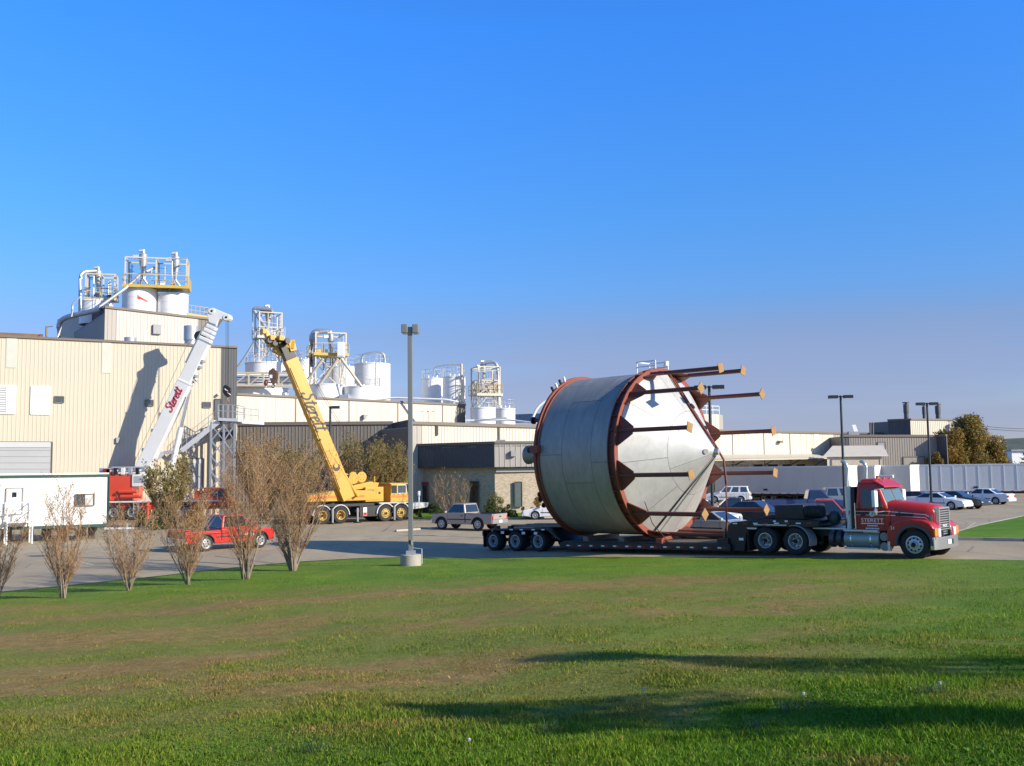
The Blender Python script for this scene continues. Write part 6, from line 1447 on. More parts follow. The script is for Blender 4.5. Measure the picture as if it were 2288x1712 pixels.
# carrier cab
cb = MB(); cb.prism([(.85, 1.42), (.88, 2.02), (.62, 2.05), (.45, 2.78), (-.85, 2.80), (-.92, 1.42)], 1.2, -1.2); cb.build('carrier_cab', CY_, yc, bevel=.05)
MB().bx(-.98, .62, -1.22, 1.22, 2.78, 2.86).build('cab_roof', CY_, yc, bevel=.03)
for s in (-1, 1):
    MB().bx(-.30, .42, *sorted((s*1.2, s*1.215)), 2.1, 2.68).build('cab_window', G['glassb'], yc); MB().bx(-.82, -.38, *sorted((s*1.2, s*1.215)), 2.1, 2.68).build('cab_window', G['glass'], yc)
    for (x0, x1, z0, z1) in ((-.34, .46, 2.06, 2.10), (-.34, .46, 2.68, 2.72), (-.34, -.30, 2.06, 2.72), (.42, .46, 2.06, 2.72)): MB().bx(x0, x1, *sorted((s*1.2, s*1.235)), z0, z1).build('window_frame', AL, yc)
    MB().bx(-.92, .86, *sorted((s*1.2, s*1.21)), 1.78, 1.93).build('stripe', G['stripe'], yc)
    for x in (-.6, -.2, .2, .6): MB().bx(x-.02, x+.02, *sorted((s*1.2, s*1.22)), 1.95, 2.04).build('vent', dk, yc)
fq = [Vector(p) for p in ((.62, -1.1, 2.08), (.62, 1.1, 2.08), (.47, 1.1, 2.7), (.47, -1.1, 2.7))]; MB().slab(fq, .03, .97, .05, .95, .02, .02).build('windshield', G['glassb'], yc)
MB().cyl((1.9, -.7, 1.32), (1.9, -.7, 1.9), .05, None, 8).build('marker_post', G['whitep'], yc); MB().cyl((1.9, -.7, 1.85), (1.9, -.7, 2.2), .11, None, 10).build('marker_post', G['whitep'], yc)
MB().bx(1.3, 1.7, -.4, .3, 1.32, 1.5).build('deck_gear', dk, yc)
# upper works
ux = -WB_-.3
MB().cyl((ux, 0, 1.42), (ux, 0, 1.62), .95, None, 28).build('slew_ring', dk, yc)
mb = MB(); mb.prism([(ux-2.3, 1.62), (ux+3.55, 1.62), (ux+3.55, 2.0), (ux+3.0, 2.35), (ux+1.0, 2.4), (ux-.5, 2.35), (ux-2.3, 2.1)], -1.2, 1.2); mb.build('upper_frame', CY_, yc, bevel=.04)
for s in (-1, 1): MB().bx(ux-2.1, ux+2.3, *sorted((s*1.2, s*1.212)), 1.86, 2.02).build('stripe', G['stripe'], yc)
MB().bx(ux+2.4, ux+3.95, -1.15, 1.15, 1.5, 2.6).build('counterweight', CY_, yc, bevel=.04)
for s in (-1, 1):
    MB().bx(ux+2.55, ux+3.1, *sorted((s*1.15, s*1.165)), 1.75, 2.4).build('engine_grille', dk, yc); MB().bx(ux+3.3, ux+3.85, *sorted((s*1.15, s*1.17)), 1.65, 2.5).build('access_panel', CY_, yc); MB().cyl((ux+3.58, s*1.16, 2.15), (ux+3.58, s*1.18, 2.15), .1, None, 10).build('panel_badge', dk, yc)
mb = MB(); mb.prism([(ux+1.2, 2.35), (ux+3.6, 2.6), (ux+3.7, 2.9), (ux+3.0, 3.0), (ux+1.6, 2.75)], -.9, .9); mb.build('winch_frame', CY_, yc, bevel=.03)
for x, z in ((lw(824, 1068, 74).x, 3.25), (lw(850, 1066, 74).x, 3.35)):
    for s in (-1, 1):
        MB().cyl((x, s*.62, z), (x, s*.72, z), .40, None, 20).build('winch_flange', CY_, yc, smooth=40)
        for k in range(6): aa = R(60*k); MB().cyl((x+.22*math.cos(aa), s*.715, z+.22*math.sin(aa)), (x+.22*math.cos(aa), s*.73, z+.22*math.sin(aa)), .03, None, 6).build('bolt', dk, yc)
    MB().cyl((x, -.62, z), (x, .62, z), .28, None, 18).build('winch_drum', dk, yc, smooth=40)
MB().cyl((ux+3.3, -.9, 2.9), (ux+3.3, -.9, 3.4), .06, None, 8).build('exhaust_pipe', CY_, yc)
# boom
B0, B1_ = lw(772, 1104, 74.8), lw(648, 803, 72.6)
dd = (B1_-B0).normalized(); sd = Vector((0, 1, 0)); sd = (sd-dd*sd.dot(dd)).normalized(); up = sd.cross(dd)
boom_box(MB(), B0-dd*.4, B1_, .62, .98, sd).build('boom', CY_, yc, bevel=.03)
Lb = (B1_-B0).length
for u in (.28, .44, .62, .80, .985): boom_box(MB(), B0.lerp(B1_, u-.006), B0.lerp(B1_, u+.006), .65, 1.01, sd).build('boom_collar', CY_, yc)
boom_box(MB(), B1_, B1_+dd*1.5, .52, .84, sd).build('inner_boom', dk, yc, bevel=.02)
hl, hr_ = lw(600, 764, 72.3), lw(654, 772, 72.6)
mb = MB(); boom_box(mb, hl, hr_, .72, .62, sd); mb.build('boom_head', CY_, yc, bevel=.04)
boom_box(MB(), lw(646, 762, 72.6), lw(652, 786, 72.7), .78, .5, sd).build('head_block', CY_, yc, bevel=.03)
boom_box(MB(), lw(603, 762, 72.3), lw(592, 737, 72.1), .5, .42, sd, .6).build('head_sheave_arm', CY_, yc, bevel=.03)
boom_box(MB(), lw(612, 780, 72.4), lw(632, 790, 72.6), .6, .4, sd).build('head_bracket', CY_, yc, bevel=.03)
for p in (lw(600, 762, 72), lw(612, 768, 72), lw(640, 764, 72)): MB().cyl(p-sd*.3, p+sd*.3, .19, None, 16).build('sheave', dk, yc, smooth=40)
for p in (lw(589, 742, 72), lw(606, 756, 72), lw(626, 757, 72)): MB().bx(p.x-.18, p.x+.18, p.y-.3, p.y+.3, p.z-.15, p.z+.2).build('head_bracket', CY_, yc, bevel=.02)
sc_o = B0.lerp(B1_, .62)-sd*.315
script('Sterett', 1.02, dk, yc, sc_o, -dd, up if up.x > 0 else -up, .12, .28, .015)
o_ = B0.lerp(B1_, .20)-sd*.32; MB().cyl(o_, o_-sd*.02, .28, None, 16).build('boom_opening', dk, yc); MB().cyl(o_-sd*.015+dd*.12, o_-sd*.05+dd*.12, .16, None, 12).build('boom_pin', CY_, yc)
for i in range(3): p = B0.lerp(B1_, .42+.16*i)-sd*.31-up*.38; MB().cyl(p, p-sd*.1, .07, None, 8).build('boom_lug', dk, yc)
for k in (-.2, .2): MB().cyl(B0+up*.4*0+sd*k+Vector((.9, 0, -.2)), B0.lerp(B1_, .33)+sd*k, .14, None, 12).build('lift_cylinder', CY_, yc)
# hoist lines and hooks
for k in (-.15, .15): MB().tube([lw(826, 1062, 74.2)+sd*k, lw(657, 774, 72.7)+sd*k], .014, 5).build('hoist_rope', dk, yc)
for k in range(5):
    p = B0.lerp(B1_, .1+.2*k)+(up if up.x > 0 else -up)*.5; MB().bx(p.x-.06, p.x+.06, p.y-.25, p.y+.25, p.z-.06, p.z+.06).build('rope_guide', dk, yc)
MB().tube([B0.lerp(B1_, u)-sd*.33-(up if up.x > 0 else -up)*(.40+.03*math.sin(u*20)) for u in (.05, .2, .35, .5, .65, .8, .95)], .02, 5).build('boom_hose', dk, yc)
for k, (x, y) in enumerate(((604, 772), (616, 772))): MB().tube([lw(x, y, 72), lw(608+6*k, 826, 72)], .012, 5).build('hoist_rope', dk, yc)
hb = thing('hook_block', 'dark brown pear-shaped hook block hanging from the yellow boom head', 'hook block', at(611, 858, 72), 0); hz = lambda px, py: at(px, py, 72)-hb.location
bm = mat('rusty_block', (.10,.055,.035), .6, 0, .2, 4)
pl = [(hz(x, y).x, hz(x, y).z) for x, y in ((611, 823), (621, 832), (620, 846), (613, 858), (608, 857), (601, 840), (602, 829))]; MB().prism(pl, -.22, .22).build('cheek_plate', bm, hb, bevel=.03)
p = hz(607, 842); MB().bx(p.x-.1, p.x+.1, -.235, -.22, p.z-.12, p.z+.12).build('tag_plate', G['whitep'], hb)
MB().tube([hz(610, 855), hz(610, 858), hz(613, 861), hz(612, 866), hz(608, 866), hz(607, 862)], .075, 8, .03).build('hook', dk, hb, smooth=60)
h2b = thing('small_hook', 'small red overhaul hook hanging left of the big hook block', 'hook', at(594, 864, 72), 0, None)
o = h2b.location; MB().tube([at(597, 772, 72)-o, at(594, 850, 72)-o], .012, 5).build('rope', dk, h2b); MB().lathe([(.01, .28), (.12, .2), (.15, 0), (.1, -.15), (.01, -.2)], 12, 'z', at(594, 857, 72)-o).build('ball', mat('ball_red', (.2,.04,.035), .5), h2b, smooth=60)
MB().tube([at(594, 861, 72)-o, at(595, 865, 72)-o, at(595.5, 869, 72)-o, at(593, 870, 72)-o, at(592, 867, 72)-o], .04, 6, .02).build('hook_point', G['galv'], h2b)

# ================================================================ white and red crane
Yw = 85.0
w0 = at(235, 1160, Yw); wc = thing('mobile_crane', 'red truck crane with tall white telescopic boom lettered Sterett in red', 'crane', (w0.x, w0.y, 0), 0, "truck cranes in the yard")
IW = wc.matrix_world.inverted(); ww = lambda px, py, dY=0: IW @ at(px, py, Yw+dY)
RDc, WH = G['red'], mat('boom_white', (.70,.70,.68), .4, 0, .04, 1, .15, dirtc=(.56,.56,.54))
x1 = ww(516, 1100).x
MB().bx(.2, x1, -1.0, 1.0, .85, 1.45).build('chassis', RDc, wc, bevel=.03); MB().bx(.1, x1-.4, -1.3, 1.3, 1.46, 1.58).build('carrier_deck', WH, wc)
MB().bx(x1-1.9, x1, -1.25, 1.25, 1.2, 2.6).build('carrier_cab', RDc, wc, bevel=.08); MB().bx(x1-1.2, x1-.3, -1.27, -1.25, 1.85, 2.45).build('cab_window', G['glassb'], wc); MB().bx(x1-.01, x1+.02, -1.1, 1.1, 1.8, 2.45).build('windshield', G['glassb'], wc)
MB().bx(x1-2.7, x1-1.95, -1.2, 1.2, 1.58, 2.35).build('engine_hood', RDc, wc, bevel=.04)
for x in (1.2, 2.7, 5.6, 7.1):
    for s in (-1, 1): wheel(wc, x, s*1.1, .65, .5, .36, 'dual', s, G['rim'])
for x in (.5, 4.1):
    for s in (-1, 1):
        MB().bx(x-.2, x+.2, *sorted((s*.5, s*1.6)), .9, 1.25).build('outrigger_beam', RDc, wc); o = MB().cyl((x, s*1.6, .1), (x, s*1.6, 1.5), .12, None, 12).build('outrigger_jack', RDc, wc); MB().cyl((x, s*1.6, 0.02), (x, s*1.6, .1), .32, None, 14).build('jack_pad', G['rubber'], o)
# ladder on the side
lx0 = ww(318, 1110).x
for s in (-.2, .2): MB().bx(lx0+s-.025, lx0+s+.025, -1.42, -1.36, .5, 1.5).build('ladder_rail', AL, wc)
for i in range(4): MB().bx(lx0-.2, lx0+.2, -1.41, -1.37, .6+.25*i, .64+.25*i).build('ladder_rung', AL, wc)
# superstructure
u0, u1 = ww(243, 1100).x, ww(308, 1100).x
MB().bx(u0+.1, u1, -1.2, 1.2, 1.62, 3.7).build('upper_frame', RDc, wc, bevel=.05); MB().bx(u0-.0, u0+.55, -1.3, 1.3, 2.1, 4.25).build('counterweight', mat('deep_red', (.22,.02,.025), .45), wc, bevel=.03)
MB().bx(u0-.45, u0-.02, -1.0, 1.0, 3.3, 4.3).build('winch_guard', G['galv'], wc, bevel=.03)
MB().bx(ww(307, 1080).x, ww(341, 1080).x, -1.3, -.3, 2.75, 3.75).build('operator_cab', WH, wc, bevel=.06); MB().bx(ww(312, 1080).x, ww(338, 1080).x, -1.315, -1.3, 3.05, 3.6).build('cab_window', mat('pale_glass', (.35,.38,.40), .15, spec=.9), wc)
for k, (xa, xb, z) in enumerate(((255, 345, 4.05), (258, 340, 4.3), (262, 330, 3.85))): MB().cyl((ww(xa, 1050).x, -1.1+.3*k, z), (ww(xb, 1050).x, -1.0+.3*k, z), .10, None, 8).build('hydraulic_line', [WH, G['galv'], WH][k], wc)
MB().bar((ww(335, 1046).x, -1.2, 4.2), (ww(362, 1050).x, -1.2, 4.0), .12).build('hydraulic_line', WH, wc)
for k in range(5): x = ww(255+16*k, 1050).x; MB().bx(x-.12, x+.12, -1.3, -1.0, 3.75, 4.3).build('valve_block', [G['galv'], dk, WH][k % 3], wc)
for z, xa, xb in ((1.85, 246, 262), (1.95, 284, 330), (2.35, 280, 320)): MB().cyl((ww(xa, 1090).x, -1.35, z), (ww(xb, 1090).x, -1.35, z), .16, None, 10).build('hose_reel', RDc, wc)
# boom
C0, C1 = ww(318, 1052), ww(477, 724); dd = (C1-C0).normalized(); sd = Vector((0, 1, 0)); up = sd.cross(dd)
if up.x > 0: up = -up
u58, u84 = C0.lerp(C1, .60), C0.lerp(C1, .88)
boom_box(MB(), C0-dd*.3, u58, .95, 1.14, sd).build('boom', WH, wc, bevel=.06, seg=3)
boom_box(MB(), u58, u84, .86, 1.04, sd).build('boom_section', WH, wc, bevel=.06, seg=3)
for i in range(5):
    a_, b2_ = C0.lerp(C1, .88+.028*i), C0.lerp(C1, .88+.028*(i+1)-.006); k = 1.02-.05*i; boom_box(MB(), a_, b2_, .84-.03*i, k, sd).build('boom_section', WH, wc, bevel=.05)
boom_box(MB(), u58-dd*.08, u58+dd*.08, .99, 1.20, sd).build('boom_collar', WH, wc, bevel=.02); boom_box(MB(), u84-dd*.06, u84+dd*.06, .90, 1.12, sd).build('boom_collar', G['galv'], wc)
# head
hp = [ww(x, y) for x, y in ((466, 704), (474, 690), (480, 690), (516, 705), (517, 713), (512, 718), (494, 715), (486, 728), (470, 722))]
MB().prism([(p.x, p.z) for p in hp][::-1], -.45+hp[0].y, .45+hp[0].y).build('boom_head', WH, wc, bevel=.04)
for x, y in ((477, 697), (509, 711)): p = ww(x, y); MB().cyl(p+Vector((0,-.5,0)), p+Vector((0,.5,0)), .26, None, 18).build('sheave', WH, wc, smooth=40); MB().cyl(p+Vector((0,-.52,0)), p+Vector((0,-.5,0)), .1, None, 10).build('sheave_pin', dk, wc)
p = ww(447, 752); MB().cyl(p+Vector((0,-.35,0)), p+Vector((0,.35,0)), .42, None, 18).build('cable_reel', dk, wc, smooth=40)
script('Sterett', .70, G['script_red'], wc, C0.lerp(C1, .475)-sd*.485+up*.03, dd, up, .13, .25, .015)
for (u, off) in ((.66, .74), (.72, .74), (.76, .74)): p = C0.lerp(C1, u)-up*(off-.2); MB().bx(p.x-.14, p.x+.14, -.4+p.y, .4+p.y, p.z-.1, p.z+.1).build('boom_bracket', G['galv'], wc)
for u in (.12, .25, .36): p = C0.lerp(C1, u)+up*.62; MB().bx(p.x-.12, p.x+.12, -.3+p.y, .3+p.y, p.z-.14, p.z+.14).build('boom_bracket', WH, wc)
# outside linkage
a_, b2_ = C0.lerp(C1, .71)+up*.60, C0.lerp(C1, .95)+up*.56; MB().cyl(a_-sd*.3, b2_-sd*.3, .08, None, 8).build('hose_guide', G['galv'], wc)
a_, b2_, c_ = ww(384, 1045), ww(404, 955), ww(424, 868)
MB().cyl(a_, b2_, .23, None, 16).build('lift_cylinder', WH, wc, smooth=40); MB().cyl(b2_, c_, .15, None, 14).build('lift_ram', G['chrome'], wc, smooth=40)
p = C0.lerp(C1, .52)-up*.56; MB().bar(p, c_, .3, .3).build('ram_lug', WH, wc)
for k in range(6): MB().tube([ww(425+3*k, 855-k), ww(428+3*k, 848+4*(k % 3)), ww(418+3*k, 843)], .05, 5).build('hose', G['galv'] if k % 2 else dk, wc)
MB().tube([C0+up*.9, C0.lerp(C1, .8)+up*1.25, C1+up*.5], .015, 5).build('hoist_rope', dk, wc)
for k, x in enumerate((505, 508, 511)): MB().tube([ww(x, 716), ww(x, 868)], .014, 5).build('hoist_rope', dk, wc)
hk = thing('hook_block', 'small hook block with red and white stripes hanging at the charcoal wall', 'hook block', at(508, 902, Yw), 0); hz = lambda px, py: at(px, py, Yw)-hk.location
pl = [(hz(x, y).x, hz(x, y).z) for x, y in ((500, 864), (505, 860), (516, 868), (516, 882), (510, 888), (503, 884), (499, 876))]; MB().prism(pl[::-1], -.2, .2).build('cheek_plate', dk, hk, bevel=.02)
for i in range(3): p = hz(507+3.2*i, 872+4*i); MB().bar((p.x-.12, -.215, p.z+.1), (p.x+.14, -.215, p.z-.12), .02, .08).build('warning_stripe', [G['whitep'], G['red_lamp'], G['whitep']][i], hk)
MB().tube([hz(508, 886), hz(508, 893), hz(511, 897), hz(509, 901), hz(505, 899)], .07, 8, .03).build('hook', G['ochre'], hk, smooth=60)
# ================================================================ lamp posts
def lamp_post(label, base, htop, heads, m, square=False, w=.16, plinth=(.42, .6), twin=1.35, rz=0.0, group=None, hs_=(.62, .34, .20)):
    t = thing('lamp_post', label, 'lamp post', base, rz, group); pr_, ph_ = plinth
    if pr_: MB().lathe([(.01, -.15), (pr_, -.15), (pr_, ph_-.03), (pr_-.03, ph_), (.01, ph_)], 28).build('plinth', G['conc'], t, smooth=40)
    if square: MB().bx(-w/2, w/2, -w/2, w/2, ph_, htop).build('pole', m, t, bevel=.012)
    else: MB().cyl((0,0,ph_), (0,0,htop), w/2, w/2*.8, 14).build('pole', m, t, smooth=40)
    MB().bx(-w*.95, w*.95, -w*.95, w*.95, ph_, ph_+.14).build('base_cover', G['galv'] if square else m, t)
    for (x, y, a) in heads:
        MB().box((x, y, htop-.08), hs_, a).build('lamp_head', m, t, bevel=.02); MB().box((x, y, htop-.08-hs_[2]/2-.01), (hs_[0]*.8, hs_[1]*.8, .02), a).build('lens', G['lamp'], t)
        if abs(x) > .4: MB().bx(min(0, x), max(0, x), -.03, .03, htop-.1, htop-.04).build('arm', m, t)
    return t
b0 = on_lawn(918, 1266); ht = at(916, 731, b0.y).z-b0.z
lp = lamp_post('tall grey square lamp post on a round concrete plinth in the lawn', b0, ht, [(-.20, 0, 0), (.22, .05, 0)], mat('grey_pole', (.20,.205,.20), .4, .2, .05, 1), True, .175, (.40, .46), hs_=(.24, .5, .33))
MB().bx(-.06, .02, -.10, -.085, .85, 1.0).build('hand_hole', G['black'], lp); MB().bx(.02, .08, -.11, -.085, .82, 1.0).build('switch_box', G['galv'], lp)
MB().tube([(.09, 0, .70), (.42, 0, .66), (.43, 0, .1)], .018, 6).build('conduit', G['galv'], lp)
LPG = 'dark twin-head lamp posts in the lot'
p = on_lot(1594, 1196); lamp_post('dark twin-head lamp post on a plinth just behind the vessel cone', p, at(1588, 862, p.y).z-p.z, [(-.47, 0, 0), (.47, 0, 0)], G['poled'], False, .18, (.40, .62), rz=R(-8), group=LPG)
for px, yt, Y, lab in ((1878, 884, 66, 'dark twin-head lamp post rising behind the tractor exhaust'), (2071, 900, 75, 'dark twin-head lamp post in front of the taupe block')):
    q = at(px, yt, Y); z = float(lot_z(q.x, q.y)); lamp_post(lab, (q.x+.0, q.y, z), q.z-z, [(-.47, 0, 0), (.47, 0, 0)], G['poled'], False, .18, rz=R(-8), group=LPG)
q = at(738, 908, 80); lamp_post('single-head dark lamp post beside the yellow boom', (q.x, q.y, 0), q.z, [(.42, 0, 0)], G['poled'], False, .22)

# ================================================================ plants
def noise_mat(name, stops, scale, rough=.8, trans=0.0):
    m = bpy.data.materials.new(name); m.use_nodes = True; tr = m.node_tree; bb = tr.nodes['Principled BSDF']; tr.nodes.new('ShaderNodeTexCoord')
    c = _ramp(_noise(scale, 4, tree=tr).outputs[0], stops, tr); tr.links.new(c, bb.inputs[0]); bb.inputs['Roughness'].default_value = rough; bb.inputs['Specular IOR Level'].default_value = .2
    if trans:
        ts = tr.nodes.new('ShaderNodeBsdfTranslucent'); tr.links.new(c, ts.inputs[0]); ms = tr.nodes.new('ShaderNodeMixShader'); ms.inputs[0].default_value = trans
        out = [n for n in tr.nodes if n.type == 'OUTPUT_MATERIAL'][0]; tr.links.new(bb.outputs[0], ms.inputs[1]); tr.links.new(ts.outputs[0], ms.inputs[2]); tr.links.new(ms.outputs[0], out.inputs[0])
    return m
bark = noise_mat('grey_bark', [(.3, (.17,.135,.10)), (.7, (.30,.24,.18))], 8)
twig = noise_mat('tan_twig', [(.3, (.24,.135,.075)), (.7, (.43,.27,.155))], 1.5)
leafb = noise_mat('brown_leaf', [(.3, (.26,.16,.06)), (.7, (.42,.28,.12))], 2, .7, .25)
leafo = noise_mat('olive_leaf', [(.25, (.13,.13,.03)), (.5, (.22,.20,.055)), (.75, (.32,.25,.09))], 1.2, .7, .3)
leafg = noise_mat('green_leaf', [(.3, (.035,.06,.015)), (.7, (.085,.11,.03))], 2, .6, .25)
leafr = noise_mat('russet_leaf', [(.25, (.13,.11,.03)), (.5, (.27,.15,.035)), (.75, (.36,.18,.05))], .7, .7, .25)
leafy = noise_mat('yellow_leaf', [(.3, (.30,.20,.03)), (.7, (.45,.30,.05))], 2, .7, .3)
pine = noise_mat('pine_needle', [(.3, (.012,.028,.02)), (.7, (.03,.05,.035))], 2, .7)
def leaf_mesh(name, P, size, m, seed, mats=None):
    r = np.random.RandomState(seed); n = len(P); s = size*(.6+.8*r.rand(n))[:, None]
    a = r.randn(n, 3); a /= np.linalg.norm(a, axis=1)[:, None]; b = np.cross(a, r.randn(n, 3)); b /= np.linalg.norm(b, axis=1)[:, None]
    V = np.stack([P-a*s, P+b*s*.45, P+a*s, P-b*s*.45], 1).reshape(-1, 3); o = np.arange(n)*4; Q = np.stack([o, o+1, o+2, o+3], 1)
    me = bpy.data.meshes.new(name); me.vertices.add(len(V)); me.vertices.foreach_set('co', V.astype(np.float32).ravel()); me.loops.add(n*4); me.loops.foreach_set('vertex_index', Q.astype(np.int32).ravel())
    me.polygons.add(n); me.polygons.foreach_set('loop_start', np.arange(0, n*4, 4, dtype=np.int32)); me.polygons.foreach_set('loop_total', np.full(n, 4, np.int32))
    for q in (mats or [m]): me.materials.append(q)
    if mats: me.polygons.foreach_set('material_index', r.choice(len(mats), n, p=[.6, .4] if len(mats) == 2 else None).astype(np.int32))
    me.update(calc_edges=True); return me
def add_mesh(name, me, parent): o = bpy.data.objects.new(name, me); col.objects.link(o); o.parent = parent; return o
def vase_shrub(label, base, H, W, seed, stems=11, sub=15, ter=5, leaves=1500, group='bare shrubs along the lot edge', m2=None, name='shrub', wide=.62, leafm=None, thick=1.0, tuft=0.0):
    """many-stemmed bare shrub: stems fan out of one foot, twigs rise along them"""
    r = random.Random(seed); t = thing(name, label, 'shrub' if name == 'shrub' else 'tree', base, r.random()*6, group); tk_, tw = MB(), MB(); tips = []
    prof = lambda u: (W/2)*(.07+.93*math.sin(math.pi/2*min(1.0, u/wide))**1.35)*(1.0 if u < wide else max(.3, math.sqrt(max(0, 1-((u-wide)/(1.06-wide))**2))))
    for i in range(stems):
        a = 2*math.pi*(i+r.random()*.7)/stems; rad = math.sqrt(r.random()*.9+.05); hh = H*(.78+.22*r.random())*(1-.18*rad); pts = []
        ph0 = r.random()*6
        for k in range(8):
            u = k/7; rr = rad*prof(u*hh/H)*(.9 if k else .5); w_ = .07*H*.25*math.sin(5*u+ph0)
            pts.append(Vector((rr*math.cos(a+.25*u)+w_, rr*math.sin(a+.25*u)+w_*.5, u*hh-.05)))
        tk_.tube(pts[:5], .030*H/4*thick*(.7+.6*r.random()), 5, .012*thick); tw.tube(pts[4:], .012*thick, 4, .004)
        for j in range(sub):
            u = .10+.88*r.random(); k = min(6, int(u*7)); p = pts[k].lerp(pts[k+1], u*7-k); L = H*(.13+.20*r.random())*(1.1-.5*u)
            b = a+r.uniform(-1.3, 1.3); sp = .22+.75*r.random(); d = Vector((math.cos(b)*sp, math.sin(b)*sp, 1)).normalized(); m_ = p+d*L*.5+Vector((r.uniform(-.03, .03), r.uniform(-.03, .03), 0)); e = p+d*L+Vector((0, 0, .04*L))
            if e.z > H*1.03: e.z = H*1.03
            tw.tube([p, m_, e], .0065*thick, 3, .0025)
            for q in range(ter):
                v = r.random(); s0 = (p.lerp(m_, v*2) if v < .5 else m_.lerp(e, v*2-1)); c = r.random()*6.3; d2 = Vector((math.cos(c)*.75, math.sin(c)*.75, 1)).normalized(); e2 = s0+d2*L*(.25+.35*r.random())
                tw.tube([s0, e2], .0045*thick, 3, .0025); tips += [s0.lerp(e2, .5), e2]
    tk_.build('trunk', bark, t, smooth=60); tw.build('crown', m2 or twig, t)
    if leaves:
        rs = np.random.RandomState(seed); T = np.array([tuple(x) for x in tips]); P = T[rs.randint(0, len(T), leaves)]+rs.randn(leaves, 3)*.03
        o = add_mesh('leaves', leaf_mesh('leaves', P, .028 if not tuft else tuft, leafm or leafb, seed), t); o['kind'] = 'stuff'
    return t
shr = [(-8, 1338, 1112, 100, 'bare tan shrub at the lawn edge in front of the cabin steps'), (141, 1340, 1066, 92, 'bare tan shrub standing in front of the white cabin wall'), (287, 1322, 1096, 96, 'bare brown shrub in front of the cabin tow bar'),
       (421, 1309, 1072, 98, 'bare brown shrub in front of the red pickup tailgate'), (549, 1297, 985, 100, 'tall slim brown shrub in front of the red pickup bonnet'), (655, 1278, 968, 150, 'widest and leafiest brown shrub in front of the yellow crane rear wheels')]
for i, (px, pb, pt_, wpx, lab) in enumerate(shr):
    b0 = on_lawn(px, pb); H = (pb-pt_)/F*b0.y*1.0; W = wpx/F*b0.y*[1.15, 1.25, 1.2, 1.3, 1.1, 1.25][i]
    vase_shrub(lab, b0, H, W, 40+i, stems=[9, 11, 10, 12, 11, 15][i], sub=[14, 15, 15, 17, 19, 21][i], ter=6, leaves=[1100, 1300, 1500, 2000, 3200, 5200][i], leafm=leafb, wide=[.7, .62, .68, .58, .66, .72][i], thick=[.95, 1.0, .9, 1.0, 1.0, 1.1][i])
# rough olive bushes by the cranes
def bush(label, px, pb, pt_, wpx, Y, seed, n=9000, m=None, name='bush', size=.09, cat='bush', group=None, lumps=16, mats=None, stems=True, oval=1.0, zbase=None):
    b = at(px, pb, Y); zg = float(lot_z(b.x, b.y)) if zbase is None else zbase; H = at(px, pt_, Y).z-zg; W = wpx/F*Y
    t = thing(name, label, cat, (b.x, b.y, zg), 0, group); rs = np.random.RandomState(seed); P = []
    for i in range(lumps):
        u = .12+.80*rs.rand(); w_ = W/2*math.sqrt(max(.05, 1-((u-.42)/.62)**2))*oval; a = rs.rand()*2*np.pi; q = math.sqrt(rs.rand())*.78
        c = np.array([w_*q*math.cos(a), w_*q*math.sin(a), u*H]); rr = (.16+.16*rs.rand())*min(W, H)*.75; k = n//lumps
        d = rs.randn(k, 3); d /= np.linalg.norm(d, axis=1)[:, None]; rad = rr*(.45+.55*rs.rand(k)**.5)*(1+.25*rs.randn(k)*.6)
        P.append(c+d*rad[:, None]*np.array([1, 1, 1.25]))
    P = np.concatenate(P); P[:, 2] = np.clip(P[:, 2], .03, H*1.04)
    o = add_mesh('crown', leaf_mesh('crown', P, size, m, seed, mats), t)
    if stems:
        mb = MB(); r = random.Random(seed)
        for i in range(14):
            e = P[r.randrange(len(P))]; mb.tube([(r.uniform(-.1, .1), r.uniform(-.1, .1), -.05), (e[0]*.35, e[1]*.35, e[2]*.5), tuple(e)], .05*H/5, 4, .008)
        mb.build('trunk', bark, t)
    return t
BG = 'olive bushes in front of the low hall'
for k, (px, pt_, wpx, Y, lab) in enumerate(((812, 962, 100, 83, 'tall olive-green feathery bush behind the crane winches'), (874, 984, 78, 84, 'rounded olive-brown feathery bush right of the crane winches'), (664, 985, 100, 80, 'olive feathery bush between the stair tower and the yellow boom'), (590, 968, 100, 81, 'brownish feathery bush against the taupe wall beside the stair tower'), (378, 1020, 92, 72, 'loose willow-like bush in front of the red crane'), (850, 1000, 60, 86, 'thin olive bush between its two fuller neighbours by the low hall'))):
    q = at(px, 1100, Y); H = at(px, pt_, Y).z
    vase_shrub(lab, (q.x, q.y, 0), H, wpx/F*Y*1.15, 140+k, stems=20, sub=17, ter=6, leaves=9000, group=None, name='bush', leafm=leafo if k not in (3,) else leafb, wide=.55, thick=1.7, tuft=.075)
bush('low green weeds along the bank behind the red pickup', 345, 1168, 1140, 120, 70, 16, 4000, leafg, size=.08, lumps=14, stems=False)
bush('low brown weeds beside the blue barrel', 430, 1166, 1120, 70, 71, 17, 4000, leafb, size=.08, lumps=12, stems=False)
